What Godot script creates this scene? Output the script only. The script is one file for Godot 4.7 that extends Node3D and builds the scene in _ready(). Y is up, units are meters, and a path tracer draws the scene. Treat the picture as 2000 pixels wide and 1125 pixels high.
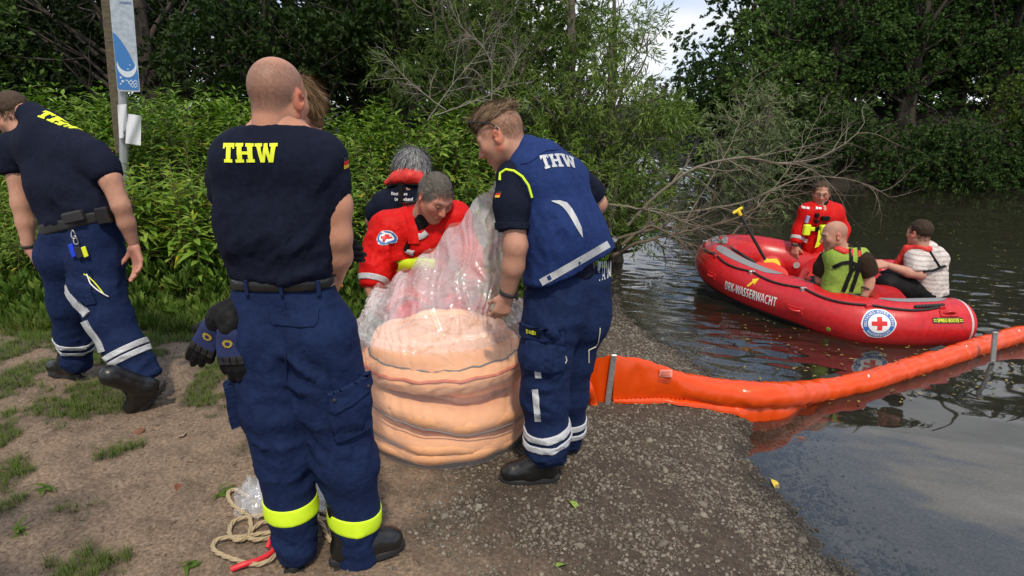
extends Node3D
# ---------------------------------------------------------------- measures
const EYE := 1.67
const PITCH := 16.5
const FOCAL := 1206.0
const WATER := -0.25

var rng := RandomNumberGenerator.new()
var used := {}
var jobs: Array = []
var M := {}
var NONE: Callable

func ray_of(x: float, y: float) -> Vector3:
	var p := deg_to_rad(PITCH)
	return Vector3(0, -sin(p), -cos(p)) + Vector3.RIGHT * ((x - 1000.0) / FOCAL) - Vector3(0, cos(p), -sin(p)) * ((y - 562.5) / FOCAL)

func Z(x: float, y: float, z: float) -> Vector3:          # the point of a line of sight at distance z down the scene
	var r := ray_of(x, y)
	return Vector3(0, EYE, 0) + r * (z / -r.z)

func G(x: float, y: float, h: float) -> Vector3:          # ... at height h
	var r := ray_of(x, y)
	return Vector3(0, EYE, 0) + r * ((h - EYE) / r.y)

func srgb(r: float, g: float, b: float) -> Color:          # 0..255 picture values to a linear colour
	return Color(r / 255.0, g / 255.0, b / 255.0).srgb_to_linear()

func numbered(called: String) -> String:
	var k: int = used.get(called, 0)
	used[called] = k + 1
	return called if k == 0 else "%s_%03d" % [called, k]

func thing(called: String, label: String, category: String, at: Vector3, group := "", kind := "") -> Node3D:
	var o := Node3D.new()
	o.name = numbered(called)
	add_child(o)
	o.position = at
	tag(o, label, category, group, kind)
	return o

func tag(o: Node3D, label: String, category := "", group := "", kind := "") -> void:
	if label: o.set_meta("label", label)
	if category: o.set_meta("category", category)
	if group: o.set_meta("group", group)
	if kind: o.set_meta("kind", kind)

# a mesh whose points are world points, put under parent
func part(called: String, mesh: Mesh, material: Material, parent: Node3D = null, label := "", kind := "") -> MeshInstance3D:
	var o := MeshInstance3D.new()
	o.mesh = mesh
	o.material_override = material
	if parent == null:
		o.name = numbered(called)
		add_child(o)
	else:
		o.name = called
		parent.add_child(o, true)
		if parent.get_parent() == self and not parent is MeshInstance3D:
			o.position = -parent.position
	tag(o, label, "", "", kind)
	return o

# ---------------------------------------------------------------- mesh builder
class MB:
	var v := PackedVector3Array()
	var n := PackedVector3Array()
	var c := PackedColorArray()
	var uv := PackedVector2Array()
	var i := PackedInt32Array()
	var tint := Color.WHITE

	func vert(p: Vector3, nn: Vector3, u := Vector2.ZERO) -> int:
		v.append(p); n.append(nn); c.append(tint); uv.append(u)
		return v.size() - 1

	func tri(a: int, b: int, d: int) -> void:
		i.append(a); i.append(b); i.append(d)

	func quad(p0: Vector3, p1: Vector3, p2: Vector3, p3: Vector3) -> void:
		var nn := (p1 - p0).cross(p3 - p0).normalized()
		var a := vert(p0, nn, Vector2(0, 0))
		vert(p1, nn, Vector2(1, 0)); vert(p2, nn, Vector2(1, 1)); vert(p3, nn, Vector2(0, 1))
		tri(a, a + 1, a + 2); tri(a, a + 2, a + 3)

	# box given by centre and three half axes
	func box(o: Vector3, x: Vector3, y: Vector3, z: Vector3) -> void:
		for s in [[x, y, z], [y, z, x], [z, x, y]]:
			for q in [1.0, -1.0]:
				var e: Vector3 = s[0] * q
				quad(o + e - s[1] - s[2] * q, o + e + s[1] - s[2] * q, o + e + s[1] + s[2] * q, o + e - s[1] + s[2] * q)

	func bevel_box(o: Vector3, x: Vector3, y: Vector3, z: Vector3, bev: float) -> void:
		var ax := [x, y, z]
		var ln := [x.length(), y.length(), z.length()]
		var un := [x.normalized(), y.normalized(), z.normalized()]
		var at := func(k: int, sg: Vector3) -> Vector3:
			var p := o
			for t in 3:
				p += un[t] * sg[t] * (ln[t] if t == k else ln[t] - bev)
			return p
		for k in 3:
			var k1 := (k + 1) % 3
			var k2 := (k + 2) % 3
			for s in [1.0, -1.0]:
				var q := []
				for e in [[-1, -1], [1, -1], [1, 1], [-1, 1]]:
					var sg := Vector3.ZERO
					sg[k] = s; sg[k1] = e[0]; sg[k2] = e[1] * s
					q.append(at.call(k, sg))
				quad(q[0], q[1], q[2], q[3])
			for s1 in [1.0, -1.0]:
				for s2 in [1.0, -1.0]:
					var a := Vector3.ZERO
					a[k] = -1; a[k1] = s1; a[k2] = s2
					var b := a
					b[k] = 1
					var p0: Vector3 = at.call(k1, a)
					var p1: Vector3 = at.call(k1, b)
					var p2: Vector3 = at.call(k2, b)
					var p3: Vector3 = at.call(k2, a)
					var out: Vector3 = un[k1] * s1 + un[k2] * s2
					if (p1 - p0).cross(p3 - p0).dot(out) > 0: quad(p0, p1, p2, p3)
					else: quad(p3, p2, p1, p0)
		for sx in [1.0, -1.0]:
			for sy in [1.0, -1.0]:
				for sz in [1.0, -1.0]:
					var sg := Vector3(sx, sy, sz)
					var nn: Vector3 = (un[0] * sx + un[1] * sy + un[2] * sz).normalized()
					var a := vert(at.call(0, sg), nn)
					vert(at.call(1, sg), nn); vert(at.call(2, sg), nn)
					tri(a, a + 1, a + 2)

	# a tube along points; radii one number or one per point; flat = second radius over the first, along up
	func tube(pts: Array, radii, sides := 8, caps := true, flat := 1.0, up := Vector3.UP) -> void:
		var m := pts.size()
		var first := v.size()
		var side := Vector3.ZERO
		var length := 0.0
		for k in m:
			var p: Vector3 = pts[k]
			var d: Vector3 = (pts[mini(k + 1, m - 1)] - pts[maxi(k - 1, 0)]).normalized()
			if k == 0:
				side = d.cross(up)
				if side.length() < 0.05: side = d.cross(Vector3(0.3, 0.2, 1))
			else:
				length += p.distance_to(pts[k - 1])
			side = (side - d * side.dot(d)).normalized()
			var over := side.cross(d)
			var r: float = radii[k] if radii is Array or radii is PackedFloat32Array else radii
			for s in sides + 1:
				var t := TAU * s / sides
				var o := side * cos(t) + over * sin(t) * flat
				var nn := (side * cos(t) * flat + over * sin(t)).normalized()
				vert(p + o * r, nn, Vector2(float(s) / sides, length))
		for k in m - 1:
			for s in sides:
				var a := first + k * (sides + 1) + s
				var b := a + sides + 1
				tri(a, a + 1, b + 1); tri(a, b + 1, b)
		if caps:
			for e in [0, m - 1]:
				var d: Vector3 = (pts[0] - pts[1]).normalized() if e == 0 else (pts[m - 1] - pts[m - 2]).normalized()
				var cc := vert(pts[e], d)
				for s in sides + 1:
					vert(v[first + e * (sides + 1) + s], d)
				for s in sides:
					tri(cc, cc + 1 + s, cc + 2 + s)

	func ball(o: Vector3, r: Vector3, seg := 10, rings := 7, basis := Basis.IDENTITY) -> void:
		var first := v.size()
		for a in rings + 1:
			var t := PI * a / rings
			for b in seg + 1:
				var q := TAU * b / seg
				var d := Vector3(sin(t) * cos(q), cos(t), sin(t) * sin(q))
				vert(o + basis * (d * r), (basis * (d / r)).normalized(), Vector2(float(b) / seg, float(a) / rings))
		for a in rings:
			for b in seg:
				var k := first + a * (seg + 1) + b
				tri(k, k + 1, k + seg + 2); tri(k, k + seg + 2, k + seg + 1)

	# a sheet of rows x columns of points
	func sheet(rows: Array, closed := false) -> void:
		var h := rows.size()
		var w: int = rows[0].size()
		var first := v.size()
		for a in h:
			for b in w:
				var l: Vector3 = rows[a][(b - 1 + w) % w if closed else maxi(b - 1, 0)]
				var r: Vector3 = rows[a][(b + 1) % w if closed else mini(b + 1, w - 1)]
				var u: Vector3 = rows[maxi(a - 1, 0)][b]
				var d: Vector3 = rows[mini(a + 1, h - 1)][b]
				vert(rows[a][b], (r - l).cross(d - u).normalized(), Vector2(float(b) / maxi(w - 1, 1), float(a) / maxi(h - 1, 1)))
		for a in h - 1:
			for b in (w if closed else w - 1):
				var k := first + a * w + b
				var k1 := first + a * w + (b + 1) % w
				tri(k, k1, k1 + w); tri(k, k1 + w, k + w)

	func join(o: MB, t := Transform3D.IDENTITY) -> void:
		var first := v.size()
		for k in o.v.size():
			v.append(t * o.v[k]); n.append((t.basis * o.n[k]).normalized())
		c.append_array(o.c); uv.append_array(o.uv)
		for k in o.i: i.append(first + k)

	func smooth() -> void:                                  # normals anew from the triangles
		n.fill(Vector3.ZERO)
		for k in range(0, i.size(), 3):
			var a := i[k]; var b := i[k + 1]; var d := i[k + 2]
			var f := (v[d] - v[a]).cross(v[b] - v[a])
			n[a] += f; n[b] += f; n[d] += f
		for k in n.size(): n[k] = n[k].normalized()

	func mesh() -> ArrayMesh:
		for k in range(0, i.size(), 3):                     # clockwise seen from outside
			var a := i[k]; var b := i[k + 1]; var d := i[k + 2]
			if (v[b] - v[a]).cross(v[d] - v[a]).dot(n[a] + n[b] + n[d]) > 0.0:
				i[k + 1] = d; i[k + 2] = b
		var arr := []
		arr.resize(Mesh.ARRAY_MAX)
		arr[Mesh.ARRAY_VERTEX] = v; arr[Mesh.ARRAY_NORMAL] = n; arr[Mesh.ARRAY_COLOR] = c; arr[Mesh.ARRAY_TEX_UV] = uv; arr[Mesh.ARRAY_INDEX] = i
		var m := ArrayMesh.new()
		if i.size() > 0: m.add_surface_from_arrays(Mesh.PRIMITIVE_TRIANGLES, arr)
		return m

# ---------------------------------------------------------------- soft bodies: a field of tapered capsules and ellipsoids, meshed as surface nets
class Field:
	var A := PackedVector3Array()
	var BA := PackedVector3Array()
	var RA := PackedFloat32Array()
	var DR := PackedFloat32Array()
	var IL := PackedFloat32Array()
	var K := PackedFloat32Array()
	var T := PackedInt32Array()      # 0 capsule, 1 capsule cut flat at its end, 2 ellipsoid; +8 takes away
	var MI: Array = []               # ellipsoids: world to unit ball
	var lo := Vector3.ONE * 1e9
	var hi := Vector3.ONE * -1e9
	var PN := PackedVector3Array()
	var PD := PackedFloat32Array()
	var wr: Array = []
	var masks: Array = []            # [centre, size, gain]
	var every := PackedInt32Array()
	var spread := 1.0                # displacement to allow for

	func add(a: Vector3, b: Vector3, ra: float, rb: float, k: float, t: int, mi = null) -> void:
		A.append(a); BA.append(b - a); RA.append(ra); DR.append(rb - ra)
		IL.append(1.0 / maxf((b - a).length_squared(), 1e-10)); K.append(k); T.append(t); MI.append(mi)
		every.append(A.size() - 1)
		if t < 8:
			var r := maxf(ra, rb) + 0.025
			lo = lo.min(a - Vector3.ONE * r).min(b - Vector3.ONE * r)
			hi = hi.max(a + Vector3.ONE * r).max(b + Vector3.ONE * r)

	func cap(a: Vector3, b: Vector3, ra: float, rb: float, k := 0.03) -> void: add(a, b, ra, rb, k, 0)
	func cut(a: Vector3, b: Vector3, ra: float, rb: float, k := 0.03) -> void: add(a, b, ra, rb, k, 1)
	func ball(a: Vector3, r: float, k := 0.03) -> void: add(a, a, r, r, k, 0)
	func minus(a: Vector3, b: Vector3, ra: float, rb: float, k := 0.01) -> void: add(a, b, ra, rb, k, 8)
	func egg(a: Vector3, r: Vector3, basis := Basis.IDENTITY, k := 0.02, take := false) -> void:
		var m := Basis.from_scale(Vector3.ONE / r) * basis.transposed()
		var big := maxf(r.x, maxf(r.y, r.z))
		add(a, a, big, big, k, 10 if take else 2, m)
	func plane(n: Vector3, p: Vector3) -> void:              # keeps what is behind n
		PN.append(n.normalized()); PD.append(n.normalized().dot(p))

	# points with radii: [[point, radius], ...]
	func chain(pts: Array, k := 0.03, cut_end := false) -> void:
		for j in pts.size() - 1:
			add(pts[j][0], pts[j + 1][0], pts[j][1], pts[j + 1][1], k, 1 if cut_end and j == pts.size() - 2 else 0)

	func one(j: int, p: Vector3) -> float:
		var t := T[j] & 7
		if t == 2:
			var q: Vector3 = MI[j] * (p - A[j])
			var k0 := q.length()
			var k1: float = (MI[j].transposed() * q).length()
			return k0 * (k0 - 1.0) / maxf(k1, 1e-6)
		var pa := p - A[j]
		var raw := pa.dot(BA[j]) * IL[j]
		var h := clampf(raw, 0.0, 1.0)
		var d := (pa - BA[j] * h).length() - RA[j] - h * DR[j]
		if t == 1:
			d = maxf(d, (raw - 1.0) / sqrt(IL[j]))
		return d

	func ev(p: Vector3, act: PackedInt32Array) -> float:
		var d := 1e3
		for j in act:
			var t := T[j]
			var dj: float
			if t == 0:
				var pa := p - A[j]
				var h := clampf(pa.dot(BA[j]) * IL[j], 0.0, 1.0)
				dj = (pa - BA[j] * h).length() - RA[j] - h * DR[j]
			else:
				dj = one(j, p)
			var k := K[j]
			if t < 8:
				var m := k - absf(d - dj)
				d = minf(d, dj)
				if m > 0.0: d -= m * m / k * 0.25
			else:
				var m := k - absf(d + dj)
				d = maxf(d, -dj)
				if m > 0.0: d += m * m / k * 0.25
		for j in PN.size():
			var e := p.dot(PN[j]) - PD[j]
			var m := 0.008 - absf(d - e)
			d = maxf(d, e)
			if m > 0.0: d += m * m * 31.0
		return d

	func fold(noise: FastNoiseLite, basis: Basis, amp: float, masked := true) -> void:
		wr.append([noise, basis, amp, masked])

	func disp(p: Vector3) -> float:
		var s := 0.0
		var g := 1.0
		if masks.size() > 0:
			g = 0.35
			for m in masks:
				var q: Vector3 = (p - m[0]) / m[1]
				g += m[2] * exp(-q.length_squared())
			g = maxf(g, 0.0)
		for w in wr:
			var q: Vector3 = w[1] * p
			s += w[0].get_noise_3dv(q) * w[2] * (g if w[3] else 1.0)
		return s

	func val(p: Vector3) -> float:
		return ev(p, every) - (disp(p) if wr.size() > 0 else 0.0)

	# first surface met from p along d, or p + d * far
	func hit(p: Vector3, d: Vector3, far: float) -> Vector3:
		var t := 0.0
		for k in 60:
			var q := val(p + d * t)
			if q < 0.0008: break
			t += q * 0.8
			if t > far: return p + d * far
		return p + d * t

	func normal(p: Vector3) -> Vector3:
		var e := 0.004
		return Vector3(val(p + Vector3(e, 0, 0)) - val(p - Vector3(e, 0, 0)), val(p + Vector3(0, e, 0)) - val(p - Vector3(0, e, 0)), val(p + Vector3(0, 0, e)) - val(p - Vector3(0, 0, e))).normalized()

	func build(cell: float, tint: Callable, out := MB.new()) -> MB:
		const B := 6
		const S := 7
		var first := out.v.size()
		var size := hi - lo
		var nb := Vector3i(ceili(size.x / (cell * B)), ceili(size.y / (cell * B)), ceili(size.z / (cell * B)))
		var gx := nb.x * B + 2
		var gxy := gx * (nb.y * B + 2)
		var where := {}
		var edges := PackedInt32Array()
		var vals := PackedFloat32Array()
		vals.resize(S * S * S)
		var R := cell * B * 0.8661
		var step := [1, S, S * S]
		var gstep := [1, gx, gxy]
		for bz in nb.z:
			for by in nb.y:
				for bx in nb.x:
					var base := lo + Vector3(bx, by, bz) * (cell * B)
					var mid := base + Vector3.ONE * (cell * B * 0.5)
					var dm := 1e3
					var dist := PackedFloat32Array()
					for j in every:
						var dj := one(j, mid)
						dist.append(dj)
						if T[j] < 8 and dj < dm: dm = dj
					if dm > R * 1.3 + 0.03: continue
					var act := PackedInt32Array()
					for j in every:
						if T[j] >= 8:
							if dist[j] < R * 1.5 + K[j]: act.append(j)
						elif dist[j] < dm + 2.2 * R + K[j]: act.append(j)
					if absf(ev(mid, act)) > R * 1.7: continue
					var pos := 0
					var at := 0
					for z in S:
						for y in S:
							var p := base + Vector3(0, y, z) * cell
							for x in S:
								var q := ev(p, act)
								vals[at] = q
								if q > 0.0: pos += 1
								at += 1
								p.x += cell
					if pos == 0 or pos == S * S * S: continue
					for z in B:
						for y in B:
							for x in B:
								var o := x + y * S + z * S * S
								var v0 := vals[o]
								var in0 := v0 < 0.0
								var gi := bx * B + x + (by * B + y) * gx + (bz * B + z) * gxy
								# edges that leave this lattice point
								if (vals[o + 1] < 0.0) != in0: edges.append(gi * 8 + (0 if in0 else 4))
								if (vals[o + S] < 0.0) != in0: edges.append(gi * 8 + 1 + (0 if in0 else 4))
								if (vals[o + S * S] < 0.0) != in0: edges.append(gi * 8 + 2 + (0 if in0 else 4))
								var v1 := vals[o + 1]; var v2 := vals[o + S]; var v3 := vals[o + S + 1]
								var v4 := vals[o + S * S]; var v5 := vals[o + S * S + 1]; var v6 := vals[o + S * S + S]; var v7 := vals[o + S * S + S + 1]
								var cnt := int(in0) + int(v1 < 0.0) + int(v2 < 0.0) + int(v3 < 0.0) + int(v4 < 0.0) + int(v5 < 0.0) + int(v6 < 0.0) + int(v7 < 0.0)
								if cnt == 0 or cnt == 8: continue
								var s := Vector3.ZERO
								var m := 0
								if (v0 < 0.0) != (v1 < 0.0): s += Vector3(v0 / (v0 - v1), 0, 0); m += 1
								if (v2 < 0.0) != (v3 < 0.0): s += Vector3(v2 / (v2 - v3), 1, 0); m += 1
								if (v4 < 0.0) != (v5 < 0.0): s += Vector3(v4 / (v4 - v5), 0, 1); m += 1
								if (v6 < 0.0) != (v7 < 0.0): s += Vector3(v6 / (v6 - v7), 1, 1); m += 1
								if (v0 < 0.0) != (v2 < 0.0): s += Vector3(0, v0 / (v0 - v2), 0); m += 1
								if (v1 < 0.0) != (v3 < 0.0): s += Vector3(1, v1 / (v1 - v3), 0); m += 1
								if (v4 < 0.0) != (v6 < 0.0): s += Vector3(0, v4 / (v4 - v6), 1); m += 1
								if (v5 < 0.0) != (v7 < 0.0): s += Vector3(1, v5 / (v5 - v7), 1); m += 1
								if (v0 < 0.0) != (v4 < 0.0): s += Vector3(0, 0, v0 / (v0 - v4)); m += 1
								if (v1 < 0.0) != (v5 < 0.0): s += Vector3(1, 0, v1 / (v1 - v5)); m += 1
								if (v2 < 0.0) != (v6 < 0.0): s += Vector3(0, 1, v2 / (v2 - v6)); m += 1
								if (v3 < 0.0) != (v7 < 0.0): s += Vector3(1, 1, v3 / (v3 - v7)); m += 1
								where[gi] = out.vert(base + (Vector3(x, y, z) + s / m) * cell, Vector3.ZERO)
		var faces := PackedInt32Array()
		for e in edges:
			var gi := e >> 3
			var ax := e & 3
			var u: int = gstep[(ax + 1) % 3]
			var w: int = gstep[(ax + 2) % 3]
			if not (where.has(gi) and where.has(gi - u) and where.has(gi - w) and where.has(gi - u - w)): continue
			var a: int = where[gi]; var b: int = where[gi - u]; var c0: int = where[gi - u - w]; var d: int = where[gi - w]
			if (e & 4) == 0:
				faces.append(a); faces.append(b); faces.append(c0); faces.append(a); faces.append(c0); faces.append(d)
			else:
				faces.append(a); faces.append(c0); faces.append(b); faces.append(a); faces.append(d); faces.append(c0)
		# rest of the surface: normals, folds, normals again
		var m := MB.new()
		m.v = out.v.slice(first); m.n = out.n.slice(first)
		m.i = faces
		for k in m.i.size(): m.i[k] -= first
		for pass_ in (2 if wr.size() > 0 else 1):
			m.n.fill(Vector3.ZERO)
			for k in range(0, m.i.size(), 3):
				var a := m.i[k]; var b := m.i[k + 1]; var d := m.i[k + 2]
				var f := (m.v[b] - m.v[a]).cross(m.v[d] - m.v[a])
				m.n[a] += f; m.n[b] += f; m.n[d] += f
			for k in m.n.size(): m.n[k] = m.n[k].normalized()
			if pass_ == 0 and wr.size() > 0:
				for k in m.v.size(): m.v[k] += m.n[k] * disp(m.v[k])
		# surface nets put the loop one way round; make the normals point away from the inside
		if m.i.size() > 0:
			var flips := 0
			for k in range(0, m.v.size(), maxi(m.v.size() / 40, 1)):
				if ev(m.v[k] + m.n[k] * cell * 1.5, every) < ev(m.v[k] - m.n[k] * cell * 1.5, every): flips += 1
				else: flips -= 1
			if flips > 0:
				for k in m.n.size(): m.n[k] = -m.n[k]
		for k in m.v.size():
			out.v[first + k] = m.v[k]; out.n[first + k] = m.n[k]
			if tint.is_valid(): out.c[first + k] = tint.call(m.v[k])
		out.i.append_array(faces)
		return out

# meshes that take long are collected and computed side by side
func job(steps: Array, done: Callable) -> void:              # steps: [field, cell, tint or null, transform or null]
	jobs.append([steps, done, null])

func _work(k: int) -> void:
	var out := MB.new()
	for s in jobs[k][0]:
		var f: Field = s[0]
		var tint: Callable = s[2] if s.size() > 2 and s[2] != null else NONE
		if s.size() > 3 and s[3] != null:
			out.join(f.build(s[1], tint), s[3])
		else:
			f.build(s[1], tint, out)
	jobs[k][2] = out

func run_jobs() -> void:
	var id := WorkerThreadPool.add_group_task(_work, jobs.size(), -1, true)
	WorkerThreadPool.wait_for_group_task_completion(id)
	for j in jobs:
		j[1].call(j[2])
	jobs.clear()

# ---------------------------------------------------------------- camera, sky, sun
func light_and_camera() -> void:
	var cam := Camera3D.new()
	cam.name = "camera"
	cam.position = Vector3(0, EYE, 0)
	cam.rotation_degrees = Vector3(-PITCH, 0, 0)
	cam.fov = rad_to_deg(2.0 * atan(562.5 / FOCAL))
	cam.near = 0.05
	cam.far = 400.0
	add_child(cam)
	cam.current = true
	var env := Environment.new()
	env.background_mode = Environment.BG_SKY
	var sky := Sky.new()
	var pan := PanoramaSkyMaterial.new()
	pan.panorama = sky_picture()
	sky.sky_material = pan
	env.sky = sky
	env.tonemap_mode = Environment.TONE_MAPPER_LINEAR
	env.tonemap_exposure = 1.0
	env.background_energy_multiplier = 1.35
	env.sdfgi_enabled = true
	env.ssao_enabled = true
	env.ssil_enabled = true
	var we := WorldEnvironment.new()
	we.name = "world_environment"
	we.environment = env
	add_child(we)
	var sun := DirectionalLight3D.new()
	sun.name = "sun"
	sun.light_energy = 1.05
	sun.light_color = Color(1.0, 0.95, 0.87)
	sun.light_angular_distance = 3.5
	sun.shadow_enabled = true
	add_child(sun)
	var az := deg_to_rad(-9.0)
	var el := deg_to_rad(57.0)
	sun.look_at_from_position(Vector3(-sin(az) * cos(el), sin(el), cos(az) * cos(el)) * 20.0, Vector3.ZERO)

func sky_picture() -> ImageTexture:
	var w := 768
	var h := 384
	var im := Image.create(w, h, false, Image.FORMAT_RGBF)
	var no := FastNoiseLite.new()
	no.seed = 5
	no.noise_type = FastNoiseLite.TYPE_SIMPLEX_SMOOTH
	no.frequency = 0.9
	no.fractal_octaves = 5
	for y in h:
		var el := (0.5 - (y + 0.5) / h) * PI
		for x in w:
			var q := TAU * (x + 0.5) / w
			var d := Vector3(cos(el) * cos(q), sin(el), cos(el) * sin(q))
			var col := Color(0.22, 0.36, 0.62).lerp(Color(0.62, 0.70, 0.80), pow(1.0 - maxf(d.y, 0.0), 3.0))
			if d.y > 0.0:
				var p := Vector3(d.x, d.y * 1.6 + 0.35, d.z) / (d.y + 0.45) * 1.3
				var n := no.get_noise_3dv(p) + 0.14
				var c := smoothstep(-0.12, 0.32, n)
				col = col.lerp(Color(0.98, 0.99, 1.02) * (0.82 + 0.3 * no.get_noise_3dv(p * 2.1)), c * 0.92)
			else:
				col = Color(0.10, 0.10, 0.08)
			im.set_pixel(x, y, col)
	return ImageTexture.create_from_image(im)

# ---------------------------------------------------------------- materials
func noise(freq: float, oct := 3, kind := FastNoiseLite.TYPE_SIMPLEX_SMOOTH, seed_ := 1, fractal := FastNoiseLite.FRACTAL_FBM) -> FastNoiseLite:
	var n := FastNoiseLite.new()
	n.seed = seed_
	n.noise_type = kind
	n.frequency = freq
	n.fractal_octaves = oct
	n.fractal_type = fractal
	return n

func noise_picture(n: FastNoiseLite, size := 512, normal := false, bump := 4.0, lo := Color.BLACK, hi := Color.WHITE) -> Texture2D:
	var t := NoiseTexture2D.new()
	t.width = size
	t.height = size
	t.seamless = true
	t.noise = n
	if normal:
		t.as_normal_map = true
		t.bump_strength = bump
	elif lo != Color.BLACK or hi != Color.WHITE:
		var g := Gradient.new()
		g.colors = PackedColorArray([lo, hi])
		t.color_ramp = g
	return t

func weave(size := 256) -> ImageTexture:                    # height of a woven cloth
	var im := Image.create(size, size, false, Image.FORMAT_L8)
	for y in size:
		for x in size:
			var a := 0.5 + 0.5 * sin(TAU * (x + y) / 8.0)
			var b := 0.5 + 0.5 * sin(TAU * (x - y) / 8.0)
			im.set_pixel(x, y, Color(1, 1, 1) * (0.3 + 0.5 * maxf(a, b * 0.7)))
	return ImageTexture.create_from_image(im)

# colour given as linear numbers
func mat(r: float, g: float, b: float, rough := 0.8, vertex := false) -> StandardMaterial3D:
	var m := StandardMaterial3D.new()
	m.albedo_color = Color(r, g, b).linear_to_srgb()
	m.roughness = rough
	m.vertex_color_use_as_albedo = vertex
	return m

func tri_tex(m: StandardMaterial3D, scale: float, world := false) -> void:
	m.uv1_triplanar = true
	m.uv1_world_triplanar = world
	m.uv1_scale = Vector3.ONE * scale

func cloth(r: float, g: float, b: float, bump := 0.04, vertex := false) -> StandardMaterial3D:
	var m := mat(r, g, b, 0.85, vertex)
	m.albedo_texture = M.mottle
	m.heightmap_enabled = true
	m.heightmap_texture = M.crease
	m.heightmap_scale = bump * 3.0
	m.metallic_specular = 0.22
	m.rim_enabled = true
	m.rim = 0.06
	m.rim_tint = 0.8
	tri_tex(m, 3.2)
	return m

func materials() -> void:
	M.mottle = noise_picture(noise(0.02, 4, FastNoiseLite.TYPE_SIMPLEX_SMOOTH, 3), 512, false, 1, Color(0.80, 0.80, 0.80), Color(1, 1, 1))
	M.crease = noise_picture(noise(0.012, 4, FastNoiseLite.TYPE_SIMPLEX_SMOOTH, 8, FastNoiseLite.FRACTAL_RIDGED), 512)
	M.grain = noise_picture(noise(0.03, 5, FastNoiseLite.TYPE_SIMPLEX_SMOOTH, 4), 512)
	M.pores = noise_picture(noise(0.09, 3, FastNoiseLite.TYPE_CELLULAR, 6), 512)
	M.tee = cloth(0.0090, 0.0120, 0.0275, 0.05)
	M.blue = cloth(0.0125, 0.0245, 0.078, 0.07)
	M.vest = cloth(0.019, 0.040, 0.150, 0.06)
	M.red = cloth(0.66, 0.011, 0.010, 0.06)
	M.red.roughness = 0.55
	M.black = cloth(0.012, 0.012, 0.013, 0.05)
	M.black.roughness = 0.6
	M.leather = mat(0.010, 0.010, 0.010, 0.32)
	M.leather.heightmap_enabled = true
	M.leather.heightmap_texture = M.grain
	M.leather.heightmap_scale = 0.03
	tri_tex(M.leather, 6.0)
	M.rubber = mat(0.016, 0.016, 0.017, 0.7)
	M.skin = mat(1, 1, 1, 0.55, true)
	M.skin.metallic_specular = 0.4
	M.skin.subsurf_scatter_enabled = true
	M.skin.subsurf_scatter_strength = 0.12
	M.skin.albedo_texture = noise_picture(noise(0.05, 5, FastNoiseLite.TYPE_SIMPLEX_SMOOTH, 77), 512, false, 1, Color(0.88, 0.80, 0.78), Color(1, 1, 1))
	M.skin.heightmap_enabled = true
	M.skin.heightmap_texture = M.pores
	M.skin.heightmap_scale = 0.02
	tri_tex(M.skin, 7.0)
	M.hair = mat(1, 1, 1, 0.7, true)
	M.hair.metallic_specular = 0.22
	M.neon = mat(0.62, 0.86, 0.02, 0.6)
	M.neon.emission_enabled = false
	M.neon_print = mat(0.72, 0.80, 0.03, 0.75)
	M.silver = mat(0.55, 0.57, 0.60, 0.45)
	M.silver.albedo_texture = M.mottle
	tri_tex(M.silver, 8.0)
	M.white = mat(0.75, 0.75, 0.75, 0.6)
	M.metal = mat(0.55, 0.55, 0.54, 0.35)
	M.metal.metallic = 0.9
	M.orange = mat(0.85, 0.30, 0.02, 0.5)
	M.film2 = mat(0.80, 0.82, 0.86, 0.12)
	M.film2.transparency = BaseMaterial3D.TRANSPARENCY_ALPHA
	M.film2.albedo_color.a = 0.16
	M.collar = mat(0.55, 0.022, 0.016, 0.6)
	M.collar.rim_enabled = true
	M.collar.rim = 0.2

# ---------------------------------------------------------------- the lie of the land
var near_bank := PackedVector2Array()
var far_bank := PackedVector2Array()
var ground_noise: FastNoiseLite
var patch_noise: FastNoiseLite
var fine_noise: FastNoiseLite

func banks() -> void:
	near_bank = PackedVector2Array([Vector2(3.4, 6), Vector2(2.3, -0.6), Vector2(1.75, -1.6), Vector2(1.40, -2.17), Vector2(1.33, -2.6), Vector2(1.36, -3.06), Vector2(1.55, -3.5), Vector2(1.52, -4.0), Vector2(1.42, -4.4), Vector2(1.12, -5.3), Vector2(1.05, -6.6), Vector2(1.5, -9), Vector2(2.5, -12.5), Vector2(3.5, -17), Vector2(4.0, -90), Vector2(-90, -90), Vector2(-90, 6)])
	far_bank = PackedVector2Array([Vector2(90, -12), Vector2(11, -14.7), Vector2(7.6, -15.3), Vector2(6.4, -18), Vector2(6.2, -90), Vector2(90, -90)])
	ground_noise = noise(0.8, 4, FastNoiseLite.TYPE_SIMPLEX_SMOOTH, 21)
	patch_noise = noise(1.1, 4, FastNoiseLite.TYPE_SIMPLEX_SMOOTH, 33)
	fine_noise = noise(9.0, 3, FastNoiseLite.TYPE_SIMPLEX_SMOOTH, 12)

func off(poly: PackedVector2Array, p: Vector2) -> float:    # distance inside (+) or outside (-)
	var d := 1e9
	var inside := false
	var m := poly.size()
	var a := poly[m - 1]
	for k in m:
		var b := poly[k]
		var e := b - a
		var q := p - a
		var h := clampf(q.dot(e) / e.length_squared(), 0.0, 1.0)
		d = minf(d, (q - e * h).length_squared())
		if (b.y > p.y) != (a.y > p.y) and p.x < (a.x - b.x) * (p.y - b.y) / (a.y - b.y) + b.x: inside = not inside
		a = b
	return sqrt(d) if inside else -sqrt(d)

func inland(x: float, z: float) -> float:
	var p := Vector2(x, z)
	var w := 0.06 * fine_noise.get_noise_2d(x * 0.35, z * 0.35)
	w += 0.035 * fine_noise.get_noise_2d(x * 1.1 + 7.0, z * 1.1)
	return off(near_bank, p) + w

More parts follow.
